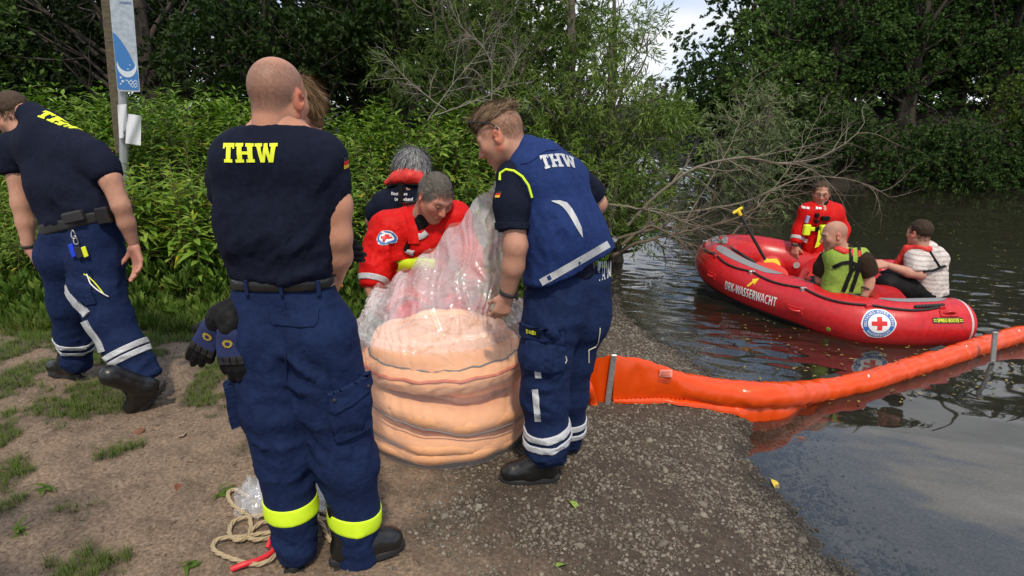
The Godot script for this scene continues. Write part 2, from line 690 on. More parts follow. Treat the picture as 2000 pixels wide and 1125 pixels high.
func height(x: float, z: float, s := INF) -> float:
	if s == INF: s = inland(x, z)
	var bump := ground_noise.get_noise_2d(x, z) * 0.03 + fine_noise.get_noise_2d(x, z) * 0.006
	if s >= 0.0:
		var y := WATER + 0.25 * (1.0 - exp(-s * 1.5)) * 1.06
		if z < -8.5: y += minf((-8.5 - z) * 0.10, 1.4) * clampf(s, 0.0, 1.0)
		return y + bump * clampf(s * 1.6 + 0.25, 0.0, 1.0)
	var f := off(far_bank, Vector2(x, z)) if z < -9.0 or x > 8.0 else -99.0
	if f > -1.0:
		return WATER + clampf(f, -1.0, 3.5) * 0.55 + bump
	return WATER + maxf(s * lerpf(0.26, 0.10, smoothstep(-4.0, -3.4, z)), -0.95) + bump * 0.5

func path_share(x: float, z: float, s: float) -> float:     # trodden tan earth against dark gravel
	var t := smoothstep(1.15, 2.1, s + 0.55 * patch_noise.get_noise_2d(x * 1.3, z * 1.3) - clampf(-z - 2.4, 0.0, 3.0) * 0.12)
	return t

func grass_share(x: float, z: float, s: float) -> float:
	var n := patch_noise.get_noise_2d(x * 1.5 + 40.0, z * 1.5)
	var g := smoothstep(0.04, 0.28, n + clampf((-x - 2.0) * 0.16, -0.3, 0.16) + clampf((-z - 3.2) * 0.22, -0.15, 0.9) * (1.0 if x < 0.2 else 0.5))
	g *= smoothstep(0.9, 1.7, s + clampf(-z - 4.5, 0.0, 2.0) * 1.2) * smoothstep(-1.3, -2.0, z)
	return clampf(g * smoothstep(-0.9, -1.5, x + clampf(-z - 3.6, 0.0, 3.0) * -1.2), 0.0, 1.0)

func steps(list: Array) -> PackedFloat32Array:               # [from, to, first step, growth] runs
	var out := PackedFloat32Array()
	for r in list:
		var x: float = r[0]
		var d: float = r[2]
		var sg := signf(r[1] - r[0])
		while (r[1] - x) * sg > 1e-4:
			out.append(x)
			x += d * sg
			d *= r[3]
	out.append(list[-1][1])
	return out

func ground() -> void:
	var xs := PackedFloat32Array()
	var left := steps([[-4.4, -95.0, 0.06, 1.18]])
	left.reverse()
	xs.append_array(left.slice(0, left.size() - 1))
	xs.append_array(steps([[-4.4, 2.6, 0.024, 1.0], [2.6, 95.0, 0.05, 1.14]]))
	var zs := steps([[6.0, -1.2, 0.5, 1.0], [-1.2, -5.6, 0.024, 1.0], [-5.6, -95.0, 0.03, 1.06]])
	var mb := MB.new()
	var w := xs.size()
	var h := zs.size()
	var tan_ := Color(0.265, 0.192, 0.135)
	var dark := Color(0.062, 0.046, 0.033)
	var wet := Color(0.030, 0.023, 0.016)
	var mud := Color(0.022, 0.018, 0.011)
	var humus := Color(0.045, 0.040, 0.020)
	for z in zs:
		for x in xs:
			var s := inland(x, z)
			var y := height(x, z, s)
			var n := patch_noise.get_noise_2d(x * 4.0, z * 4.0)
			var f := fine_noise.get_noise_2d(x * 2.0, z * 2.0)
			var c := dark.lerp(tan_, clampf(path_share(x, z, s) * (0.9 + 0.5 * n) + 0.10 + 0.15 * f, 0.0, 1.0))
			c = c.lerp(humus, grass_share(x, z, s) * 0.75)
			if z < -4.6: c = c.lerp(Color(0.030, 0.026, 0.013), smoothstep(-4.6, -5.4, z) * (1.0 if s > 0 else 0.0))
			if s < 0.24: c = c.lerp(wet, smoothstep(0.24 + 0.12 * n, -0.02, s))
			if s < 0.0: c = c.lerp(Color(0.23, 0.215, 0.18), 0.85 * smoothstep(0.0, -0.15, s)).lerp(mud, smoothstep(-0.15, -0.8, s + 1.2 * smoothstep(-3.9, -3.3, z)))
			if z < -9.0 and s < 0.0: c = mud
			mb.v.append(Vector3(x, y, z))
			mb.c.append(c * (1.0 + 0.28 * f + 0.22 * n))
	mb.n.resize(mb.v.size())
	mb.uv.resize(mb.v.size())
	for a in h - 1:
		for b in w - 1:
			var k := a * w + b
			mb.tri(k, k + 1, k + w); mb.tri(k + 1, k + w + 1, k + w)
	mb.smooth()
	if mb.n[0].y < 0.0:
		for k in mb.n.size(): mb.n[k] = -mb.n[k]
	var m := mat(1, 1, 1, 0.95, true)
	m.albedo_texture = noise_picture(noise(0.045, 5, FastNoiseLite.TYPE_SIMPLEX_SMOOTH, 14), 1024, false, 1, Color(0.62, 0.60, 0.58), Color(1.0, 1.0, 1.0))
	m.heightmap_enabled = true
	m.heightmap_texture = noise_picture(noise(0.05, 5, FastNoiseLite.TYPE_SIMPLEX_SMOOTH, 15), 1024)
	m.heightmap_scale = 0.45
	tri_tex(m, 0.9, true)
	var o := part("ground", mb.mesh(), m)
	tag(o, "bare tan path running into dark gravel beach at the river", "", "", "structure")

func water() -> void:
	var xs := steps([[0.6, 5.2, 0.026, 1.0], [5.2, 95.0, 0.03, 1.035]])
	var zs := steps([[6.0, -1.4, 0.5, 1.0], [-1.4, -7.2, 0.026, 1.0], [-7.2, -90.0, 0.03, 1.03]])
	var slow := noise(0.55, 2, FastNoiseLite.TYPE_SIMPLEX_SMOOTH, 51)
	var quick := noise(2.6, 2, FastNoiseLite.TYPE_SIMPLEX_SMOOTH, 52)
	var mb := MB.new()
	var w := xs.size()
	for z in zs:
		for x in xs:
			var calm := smoothstep(-3.9, -4.5, z + (x - 1.4) * 0.30)   # ripples beyond the boom, calm in its lee
			var far := smoothstep(-7.0, -11.0, z)
			var amp := lerpf(0.0011, 0.0100, calm) * lerpf(1.0, 0.8, far)
			var y := slow.get_noise_2d(x * 1.0 + z * 0.4, z * 1.9) * lerpf(0.015, 0.013, calm)
			y += quick.get_noise_2d(x * 0.75 + z * 0.35, z * 1.7 - x * 0.5) * amp
			mb.v.append(Vector3(x, WATER + y, z))
	mb.n.resize(mb.v.size())
	mb.c.resize(mb.v.size())
	mb.c.fill(Color.WHITE)
	mb.uv.resize(mb.v.size())
	for a in zs.size() - 1:
		for b in w - 1:
			var k := a * w + b
			mb.tri(k, k + 1, k + w); mb.tri(k + 1, k + w + 1, k + w)
	mb.smooth()
	if mb.n[0].y < 0.0:
		for k in mb.n.size(): mb.n[k] = -mb.n[k]
	var m := mat(0.020, 0.019, 0.011, 0.03)
	m.transparency = BaseMaterial3D.TRANSPARENCY_ALPHA
	m.albedo_color.a = 0.42
	m.metallic_specular = 1.0
	var o := part("water", mb.mesh(), m)
	tag(o, "dark brown river water with ripples and sky reflections", "", "", "structure")

# ---------------------------------------------------------------- many small copies
class Crowd:
	var buf := PackedFloat32Array()
	var count := 0
	func put(b: Basis, o: Vector3, c: Color) -> void:
		buf.append_array(PackedFloat32Array([b.x.x, b.y.x, b.z.x, o.x, b.x.y, b.y.y, b.z.y, o.y, b.x.z, b.y.z, b.z.z, o.z, c.r, c.g, c.b, 1.0]))
		count += 1
	func node(mesh: Mesh, material: Material) -> MultiMeshInstance3D:
		var mm := MultiMesh.new()
		mm.transform_format = MultiMesh.TRANSFORM_3D
		mm.use_colors = true
		mm.mesh = mesh
		mm.instance_count = count
		mm.buffer = buf
		var o := MultiMeshInstance3D.new()
		o.multimesh = mm
		o.material_override = material
		return o

func crowd_part(called: String, cr: Crowd, mesh: Mesh, material: Material, parent: Node3D, kind := "stuff", label := "") -> void:
	var o := cr.node(mesh, material)
	if parent == null:
		o.name = numbered(called)
		add_child(o)
	else:
		o.name = called
		parent.add_child(o, true)
		o.position = -parent.position
	tag(o, label, "", "", kind)

func rnd(a: float, b: float) -> float: return rng.randf_range(a, b)
func rnd_dir() -> Vector3:
	var z := rnd(-1, 1)
	var t := rnd(0, TAU)
	var r := sqrt(1 - z * z)
	return Vector3(r * cos(t), z, r * sin(t))

func turned(y: float, tilt := 0.0, roll := 0.0) -> Basis:
	return Basis(Vector3.UP, y) * Basis(Vector3.RIGHT, tilt) * Basis(Vector3.FORWARD, roll)

func pebble(seed_: int) -> ArrayMesh:
	var r := RandomNumberGenerator.new()
	r.seed = seed_
	var mb := MB.new()
	mb.ball(Vector3.ZERO, Vector3.ONE, 7, 4)
	for k in mb.v.size():
		var p := mb.v[k]
		mb.v[k] = p * (1.0 + 0.22 * sin(p.x * 3.1 + seed_) + 0.16 * cos(p.z * 4.0 + p.y * 2.0 + seed_ * 2.0)) * Vector3(1, 0.55, 0.78)
	mb.smooth()
	var m := mb.mesh()
	return m

# one leaf: base at the origin, tip along +Z, upper side +Y; folded along its middle and bent down
func leaf_shape(mb: MB, t: Transform3D, length: float, width: float, bend := 0.25, fold := 0.18, steps_ := 4) -> void:
	var first := mb.v.size()
	for k in steps_ + 1:
		var s := float(k) / steps_
		var w := width * 0.5 * pow(sin(PI * pow(s, 0.75) * 0.97 + 0.03), 0.9)
		var z := length * s
		var y := -bend * length * s * s
		for e in [-1.0, 0.0, 1.0]:
			var p := Vector3(w * e, y + absf(e) * w * fold, z)
			mb.vert(t * p, (t.basis * Vector3(-e * fold, 1, bend * 2.0 * s)).normalized(), Vector2(e * 0.5 + 0.5, s))
	for k in steps_:
		for e in 2:
			var a := first + k * 3 + e
			mb.tri(a, a + 1, a + 4); mb.tri(a, a + 4, a + 3)

func sprig(seed_: int, leaves: int, length: float, width: float, spread: float) -> ArrayMesh:
	var r := RandomNumberGenerator.new()
	r.seed = seed_
	var mb := MB.new()
	for k in leaves:
		var q := TAU * k * 0.382 + r.randf() * 0.6
		var at := Vector3(0, 0, spread * (float(k) / leaves))
		var b := Basis(Vector3.FORWARD, q) * Basis(Vector3.RIGHT, -r.randf_range(0.3, 1.1)) * Basis(Vector3.BACK, r.randf_range(-0.8, 0.8))
		mb.tint = Color.WHITE * r.randf_range(0.75, 1.15)
		leaf_shape(mb, Transform3D(b, at), length * r.randf_range(0.7, 1.15), width, 0.2, 0.2, 2)
	return mb.mesh()

func leaf_material() -> StandardMaterial3D:
	var m := mat(1, 1, 1, 0.6, true)
	m.backlight_enabled = true
	m.backlight = Color(0.62, 0.70, 0.26)
	m.metallic_specular = 0.25
	return m

func bark(r: float, g: float, b: float) -> StandardMaterial3D:
	var m := mat(r, g, b, 0.9)
	m.albedo_texture = M.mottle
	m.heightmap_enabled = true
	m.heightmap_texture = M.crease
	m.heightmap_scale = 0.8
	tri_tex(m, 1.5)
	return m

func wander(a: Vector3, b: Vector3, n: int, amount: float) -> Array:
	var out := []
	var w := Vector3.ZERO
	for k in n + 1:
		var s := float(k) / n
		out.append(a.lerp(b, s) + w * sin(PI * s))
		w += rnd_dir() * amount
	return out

# crown given as lumps [centre offset, radius]; each lump is fed by a limb and holds sprigs
func tree(called: String, label: String, category: String, group: String, base: Vector3, top: float, trunk: float, lumps: Array, per: int, leaf: Mesh, size: float, c0: Color, c1: Color, wood: Material, droop := 0.3) -> void:
	var t := thing(called, label, category, base, group)
	var tb := MB.new()
	var head := base + Vector3(rnd(-0.3, 0.3), top, rnd(-0.3, 0.3))
	var line := wander(base - Vector3(0, 0.3, 0), head, 8, 0.05 * top * 0.2)
	var rr := []
	for k in 9: rr.append(trunk * (1.25 - 0.13 * k) * (1.3 if k == 0 else 1.0))
	tb.tube(line, rr, 9)
	part("trunk", tb.mesh(), wood, t)
	var lb := MB.new()
	var cr := Crowd.new()
	for l in lumps:
		var o: Vector3 = base + l[0]
		var r: float = l[1]
		var from: Vector3 = line[clampi(int((o.y - base.y) / top * 8.0 - 1.5), 1, 7)]
		var limb := wander(from, o, 4, 0.12)
		lb.tube(limb, [trunk * 0.34, trunk * 0.26, trunk * 0.2, trunk * 0.14, trunk * 0.05], 5, false)
		for q in 3: lb.tube(wander(limb[3], o + rnd_dir() * r * 0.8, 3, 0.06), [trunk * 0.13, trunk * 0.09, trunk * 0.06, trunk * 0.02], 4, false)
		var tone := rnd(0, 1)
		# sub-clumps, so that the outline is uneven
		var subs := []
		for q in 7: subs.append([o + rnd_dir() * r * rnd(0.45, 0.95) * Vector3(1, 0.75, 1), r * rnd(0.28, 0.5)])
		for q in int(per * r * r):
			var sub: Array = subs[rng.randi() % 7]
			var d := rnd_dir()
			var p: Vector3 = sub[0] + d * Vector3(1.15, 0.6, 1.15) * sub[1] * pow(rng.randf(), 0.45)
			var f := (d + Vector3(0, -droop, 0) + rnd_dir() * 0.6).normalized()
			var b := Basis.looking_at(-f, Vector3.UP + rnd_dir() * 0.3) * Basis(Vector3.BACK, rnd(-0.6, 0.6))
			var s := size * rnd(0.7, 1.3)
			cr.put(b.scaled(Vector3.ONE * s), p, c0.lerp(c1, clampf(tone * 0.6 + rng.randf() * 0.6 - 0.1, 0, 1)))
	part("limbs", lb.mesh(), wood, t, "", "stuff")
	crowd_part("crown", cr, leaf, M.leaf, t)

# ---------------------------------------------------------------- trees
func lumps(n: int, cy: float, rx: float, ry: float, rz: float, r0: float, r1: float, cx := 0.0, cz := 0.0) -> Array:
	var out := []
	for k in n:
		var d := rnd_dir() * pow(rng.randf(), 0.4)
		out.append([Vector3(cx + d.x * rx, cy + d.y * ry, cz + d.z * rz), rnd(r0, r1)])
	return out

func spot(x: float, z: float, s := INF) -> Vector3:
	return Vector3(x, height(x, z), z)

func trees() -> void:
	M.leaf = leaf_material()
	var broad := sprig(3, 6, 0.085, 0.050, 0.10)
	var broad_far := sprig(4, 8, 0.105, 0.066, 0.17)
	var narrow := sprig(5, 9, 0.085, 0.015, 0.16)
	var narrow_far := sprig(6, 9, 0.13, 0.026, 0.22)
	var wood := bark(0.060, 0.048, 0.036)
	var pale := bark(0.16, 0.14, 0.105)
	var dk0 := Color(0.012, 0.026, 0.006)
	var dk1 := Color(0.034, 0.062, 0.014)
	var wl0 := Color(0.060, 0.110, 0.020)
	var wl1 := Color(0.175, 0.245, 0.060)
	rng.seed = 101
	# the wood at the left, behind the balsam
	var grp := "trees of the dark wood behind the tall plants"
	tree("leafy_tree", "feathery bright green tree at the edge of the frame above the bent man", "tree", grp, spot(-7.4, -8.4), 4.6, 0.13, lumps(14, 2.9, 1.2, 1.0, 0.8, 0.5, 0.75), 150, broad, 0.95, Color(0.030, 0.060, 0.010), Color(0.075, 0.125, 0.025), wood)
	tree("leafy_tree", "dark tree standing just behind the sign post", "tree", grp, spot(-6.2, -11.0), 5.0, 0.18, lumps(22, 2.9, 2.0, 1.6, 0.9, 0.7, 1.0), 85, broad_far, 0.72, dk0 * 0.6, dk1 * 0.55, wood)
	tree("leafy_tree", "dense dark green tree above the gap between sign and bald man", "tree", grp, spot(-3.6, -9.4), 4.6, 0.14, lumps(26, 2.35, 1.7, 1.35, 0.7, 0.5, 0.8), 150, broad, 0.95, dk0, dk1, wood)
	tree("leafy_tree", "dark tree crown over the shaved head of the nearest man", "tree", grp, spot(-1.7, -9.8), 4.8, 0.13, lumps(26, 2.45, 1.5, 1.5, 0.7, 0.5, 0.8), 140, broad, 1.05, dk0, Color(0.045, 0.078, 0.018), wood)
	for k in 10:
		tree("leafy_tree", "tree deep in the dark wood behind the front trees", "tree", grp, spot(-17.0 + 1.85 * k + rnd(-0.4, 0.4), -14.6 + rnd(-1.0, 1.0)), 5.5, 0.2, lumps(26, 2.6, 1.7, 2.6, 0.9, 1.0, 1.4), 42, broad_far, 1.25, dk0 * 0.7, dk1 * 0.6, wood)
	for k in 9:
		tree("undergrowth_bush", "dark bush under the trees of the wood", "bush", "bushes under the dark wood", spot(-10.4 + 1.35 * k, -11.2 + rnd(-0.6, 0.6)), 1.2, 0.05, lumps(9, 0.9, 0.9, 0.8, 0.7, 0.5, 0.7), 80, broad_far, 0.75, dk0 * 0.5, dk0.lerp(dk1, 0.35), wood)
	# willows in the middle
	grp = "willow shrubs along the left bank"
	tree("willow_shrub", "willow behind the bare grey twigs in the middle", "willow", grp, spot(-0.45, -8.2), 4.2, 0.10, lumps(30, 2.2, 1.2, 1.35, 0.7, 0.42, 0.7), 190, narrow, 1.0, wl0 * 0.7, wl1 * 0.6, pale)
	tree("willow_shrub", "tall willow right behind the head of the man in the vest", "willow", grp, spot(0.75, -7.9), 4.2, 0.09, lumps(30, 2.2, 0.85, 1.4, 0.65, 0.4, 0.65), 210, narrow, 1.0, wl0, wl1, pale)
	tree("willow_shrub", "bushy willow leaning over the river beside the sky gap", "willow", grp, spot(1.35, -7.7), 2.8, 0.09, lumps(34, 1.30, 0.62, 1.05, 0.6, 0.34, 0.52, 0.10), 240, narrow, 1.0, wl0, wl1, pale)
	tree("willow_shrub", "low willow growth above the water at the fallen branches", "willow", grp, spot(1.0, -7.0), 1.3, 0.05, lumps(12, 0.80, 0.5, 0.45, 0.4, 0.26, 0.4), 230, narrow, 0.9, wl0, wl1, pale)
	tree("willow_shrub", "thin willow crown reaching in front of the sky at the top edge", "willow", grp, spot(1.25, -8.6), 3.6, 0.07, lumps(8, 2.7, 0.5, 0.6, 0.5, 0.26, 0.38, 0.22), 110, narrow, 1.0, wl0, wl1, pale)
	# beyond the bend
	grp = "trees on the far bank"
	tree("willow_tree", "pale silvery willow in front of the dark trees across the water", "willow", grp, spot(4.3, -11.4) - Vector3(0, 0.2, 0), 3.0, 0.07, lumps(30, 1.75, 0.85, 1.25, 0.6, 0.36, 0.55, 0.0), 120, narrow_far, 0.80, Color(0.075, 0.108, 0.042), Color(0.19, 0.23, 0.115), pale, 0.7)
	var far_kinds := [[7.3, 3.9, "bright topped tree right of the sky gap"], [8.4, 5.2, "broad dark tree behind the head of the standing man in red"], [10.7, 5.8, "dark tree hanging over the far water"], [13.2, 5.8, "darkest tree above the far water near the edge of the frame"], [15.8, 6.0, "tree cut by the edge of the frame over the dark water"]]
	for a in far_kinds:
		var z: float = -17.2 - 0.05 * (a[0] - 6.0)
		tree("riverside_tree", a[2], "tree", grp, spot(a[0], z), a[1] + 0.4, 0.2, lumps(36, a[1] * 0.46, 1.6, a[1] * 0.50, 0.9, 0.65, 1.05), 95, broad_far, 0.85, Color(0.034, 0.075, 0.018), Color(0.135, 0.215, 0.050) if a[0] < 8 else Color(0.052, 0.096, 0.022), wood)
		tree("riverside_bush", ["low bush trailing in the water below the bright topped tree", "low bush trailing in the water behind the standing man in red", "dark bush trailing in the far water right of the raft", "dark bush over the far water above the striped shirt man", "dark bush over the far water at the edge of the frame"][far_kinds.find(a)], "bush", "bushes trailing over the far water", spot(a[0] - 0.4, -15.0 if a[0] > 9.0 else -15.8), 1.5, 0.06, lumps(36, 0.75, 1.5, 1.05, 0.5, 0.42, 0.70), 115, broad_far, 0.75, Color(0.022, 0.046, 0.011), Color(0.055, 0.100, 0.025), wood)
	for k in 8:
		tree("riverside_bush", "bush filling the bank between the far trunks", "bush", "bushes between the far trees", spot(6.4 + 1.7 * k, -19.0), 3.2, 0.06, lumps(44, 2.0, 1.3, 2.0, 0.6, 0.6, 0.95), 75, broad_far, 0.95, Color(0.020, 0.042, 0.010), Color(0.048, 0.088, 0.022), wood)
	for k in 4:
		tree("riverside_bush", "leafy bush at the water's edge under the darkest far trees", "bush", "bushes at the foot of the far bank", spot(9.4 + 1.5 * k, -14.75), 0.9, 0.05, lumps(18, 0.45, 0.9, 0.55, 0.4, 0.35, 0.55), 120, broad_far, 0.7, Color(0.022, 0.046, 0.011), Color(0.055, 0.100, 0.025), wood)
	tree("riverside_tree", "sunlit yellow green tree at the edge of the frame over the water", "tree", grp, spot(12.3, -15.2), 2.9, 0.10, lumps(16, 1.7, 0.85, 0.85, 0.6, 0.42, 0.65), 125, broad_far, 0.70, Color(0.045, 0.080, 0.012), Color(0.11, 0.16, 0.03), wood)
	for k in 7:
		tree("riverside_tree", "tree far behind the dark trees across the water", "tree", grp, spot(8.4 + 2.4 * k, -22.0 + rnd(-1, 1)), 7.0, 0.25, lumps(30, 3.2, 1.9, 3.4, 1.1, 1.1, 1.5), 30, broad_far, 1.3, Color(0.020, 0.044, 0.012), Color(0.055, 0.098, 0.025), wood)
	tree("riverside_tree", "distant tree low in the gap under the bright sky", "tree", grp, spot(7.0, -27.0), 3.0, 0.2, lumps(14, 1.7, 1.6, 1.2, 1.0, 0.7, 1.0), 45, broad_far, 1.2, Color(0.03, 0.05, 0.02), Color(0.06, 0.09, 0.035), wood)

# ---------------------------------------------------------------- fallen branches over the water
func twig(mb: MB, a: Vector3, d: Vector3, length: float, r: float, level: int, droop: float) -> void:
	var pts := [a]
	var rr := [r]
	var p := a
	var dir := d
	var n := 8 if level > 0 else 6
	var bend := rnd_dir() * 0.13
	for k in n:
		dir = (dir + bend + rnd_dir() * 0.12 + Vector3(0, droop, 0)).normalized()
		p += dir * length / n
		pts.append(p)
		rr.append(r * (1.0 - 0.8 * (k + 1) / n))
		if level > 0 and k > 0 and rng.randf() < 0.9:
			for q in 1:
				var side := (dir.cross(rnd_dir()).normalized() * rnd(0.6, 1.0) + dir * 0.9).normalized()
				twig(mb, p, side, length * rnd(0.38, 0.62), rr[-1] * 0.62, level - 1, droop)
	mb.tube(pts, rr, 5, false)

func branch(label: String, way: Array, r: float, grey: Material, level := 2, gain := 0.45, called := "fallen_branch") -> void:
	var base: Vector3 = way[0]
	var t := thing(called, label, "branch", base, "dead branches reaching over the river" if called == "fallen_branch" else "bare twigs in the willow")
	var curve := Curve3D.new()
	for k in way.size():
		var tn: Vector3 = (way[mini(k + 1, way.size() - 1)] - way[maxi(k - 1, 0)]) * 0.18
		curve.add_point(way[k], -tn, tn)
	var pts := []
	var rr := []
	var total := curve.get_baked_length()
	var n := 18
	for k in n + 1:
		pts.append(curve.sample_baked(total * k / n) + rnd_dir() * r * 0.5)
		rr.append(r * (1.0 - 0.85 * k / n))
	var mb := MB.new()
	mb.tube(pts, rr, 7)
	part("limb", mb.mesh(), grey, t)
	var tw := MB.new()
	for k in range(4, n + 1):
		if rng.randf() > (0.7 if k < 8 else 1.0): continue
		var d: Vector3 = (pts[mini(k + 1, n)] - pts[k - 1]).normalized()
		var side := (d.cross(rnd_dir()).normalized() * 0.75 + d).normalized()
		twig(tw, pts[k], side, total * gain * rnd(0.35, 1.0) * (1.0 - 0.3 * k / n), rr[k] * 0.5 + 0.0022, level - 1, rnd(-0.14, 0.06))
	part("twigs", tw.mesh(), grey, t, "", "stuff")

func branches() -> void:
	rng.seed = 77
	var grey := bark(0.20, 0.175, 0.13)
	var brown := bark(0.12, 0.092, 0.062)
	branch("long arched pale branch reaching far over the river", [Z(1225, 440, 7.0), Z(1330, 345, 6.9), Z(1440, 308, 6.8), Z(1540, 320, 6.8), Z(1640, 290, 6.8), Z(1690, 240, 6.9)], 0.021, grey, 2, 0.40)
	branch("branch whose tip droops to the water at its far end", [Z(1300, 420, 7.2), Z(1450, 395, 7.1), Z(1560, 350, 7.0), Z(1660, 350, 7.0), Z(1740, 385, 7.0)], 0.015, grey, 2, 0.40)
	branch("thick brown branch lying low above the water by the willow", [Z(1200, 470, 6.6), Z(1290, 445, 6.6), Z(1400, 440, 6.7), Z(1500, 395, 6.8), Z(1590, 372, 6.9)], 0.019, brown, 2, 0.40)
	branch("steep branch rising out of the tangle to the sky side", [Z(1420, 470, 7.2), Z(1500, 380, 7.2), Z(1560, 300, 7.3), Z(1610, 205, 7.4)], 0.011, grey, 2, 0.4)
	branch("low branch dipping into the water left of the paddle", [Z(1215, 480, 6.2), Z(1270, 440, 6.2), Z(1330, 470, 6.2), Z(1385, 490, 6.3)], 0.019, brown, 2, 0.6)
	branch("curved branch close to the bank under the willow leaves", [Z(1190, 400, 6.7), Z(1260, 410, 6.6), Z(1330, 430, 6.5), Z(1420, 480, 6.5)], 0.016, grey, 2, 0.5)
	branch("upright bare branch with fine twigs left of the standing man", [Z(1340, 430, 7.0), Z(1400, 330, 7.1), Z(1440, 250, 7.2), Z(1470, 140, 7.3)], 0.010, grey, 2, 0.4)
	branch("muddy branch lying flat in the shallows below the willow", [Z(1195, 500, 6.3), Z(1260, 470, 6.2), Z(1330, 455, 6.3), Z(1420, 430, 6.5)], 0.022, brown, 2, 0.45)
	grey = bark(0.24, 0.22, 0.18)
	for a in [["bare pale twig forking in front of the dark willow", [Z(835, 235, 6.9), Z(880, 170, 6.9), Z(930, 110, 6.9), Z(980, 30, 7.0)]], ["bare grey twig bending to the upper left of the willow", [Z(870, 215, 6.9), Z(800, 160, 6.8), Z(755, 110, 6.8), Z(745, 95, 6.8)]], ["bare twig across the willow at the height of the sunglasses man's hair", [Z(850, 225, 6.8), Z(920, 200, 6.8), Z(990, 165, 6.8), Z(1010, 100, 6.8)]], ["bare twig climbing to the top edge of the frame", [Z(960, 200, 7.0), Z(955, 110, 7.0), Z(900, 50, 7.0), Z(870, -20, 7.0)]]]:
		branch(a[0], a[1], 0.0075, grey, 2, 0.5, "bare_twig")

# ---------------------------------------------------------------- balsam: tall stems with whorls of pointed leaves
func balsam_leaves(seed_: int, h: float, each: Callable) -> void:
	var r := RandomNumberGenerator.new()
	r.seed = seed_
	var y := h * r.randf_range(0.16, 0.26)
	var turn := r.randf() * TAU
	while y < h:
		var s := y / h
		var n := 3 if s < 0.86 else 4
		var l := lerpf(0.13, 0.17, sin(PI * s)) * (1.0 - 0.55 * smoothstep(0.8, 1.0, s))
		for k in n:
			var q := turn + TAU * k / n + r.randf_range(-0.35, 0.35)
			var up := lerpf(-0.15, 0.9, pow(s, 3.0)) + r.randf_range(-0.35, 0.35)
			var b := Basis(Vector3.UP, q) * Basis(Vector3.RIGHT, -up) * Basis(Vector3.BACK, r.randf_range(-0.4, 0.4))
			each.call(Transform3D(b, Vector3(sin(q) * 0.008, y, cos(q) * 0.008)), l * r.randf_range(0.75, 1.2), r.randf())
		y += lerpf(0.105, 0.05, s) * h / 1.5
		turn += 0.9
	# side shoots
	for k in 6:
		var q := r.randf() * TAU
		var yy := h * r.randf_range(0.35, 0.85)
		var d := Vector3(sin(q), 0.8, cos(q)) * 0.16
		for e in 4:
			var b := Basis(Vector3.UP, q + e * 1.57 + r.randf()) * Basis(Vector3.RIGHT, -r.randf_range(-0.1, 0.8))
			each.call(Transform3D(b, Vector3(0, yy, 0) + d * r.randf_range(0.7, 1.3)), r.randf_range(0.07, 0.13), r.randf())

func stem_mesh(seed_: int, h: float) -> ArrayMesh:
	var r := RandomNumberGenerator.new()
	r.seed = seed_
	var mb := MB.new()
	var pts := []
	for k in 6: pts.append(Vector3(0.012 * sin(k * 1.3 + seed_), h * k / 5.0, 0.012 * cos(k * 1.7 + seed_)))
	mb.tube(pts, [0.010, 0.009, 0.008, 0.006, 0.005, 0.003], 5, false)
	for k in 6:
		var q := r.randf() * TAU
		var yy := h * r.randf_range(0.35, 0.85)
		mb.tube([Vector3(0, yy - 0.05, 0), Vector3(sin(q) * 0.09, yy + 0.04, cos(q) * 0.09), Vector3(sin(q) * 0.16, yy + 0.13, cos(q) * 0.16)], [0.004, 0.003, 0.002], 4, false)
	return mb.mesh()

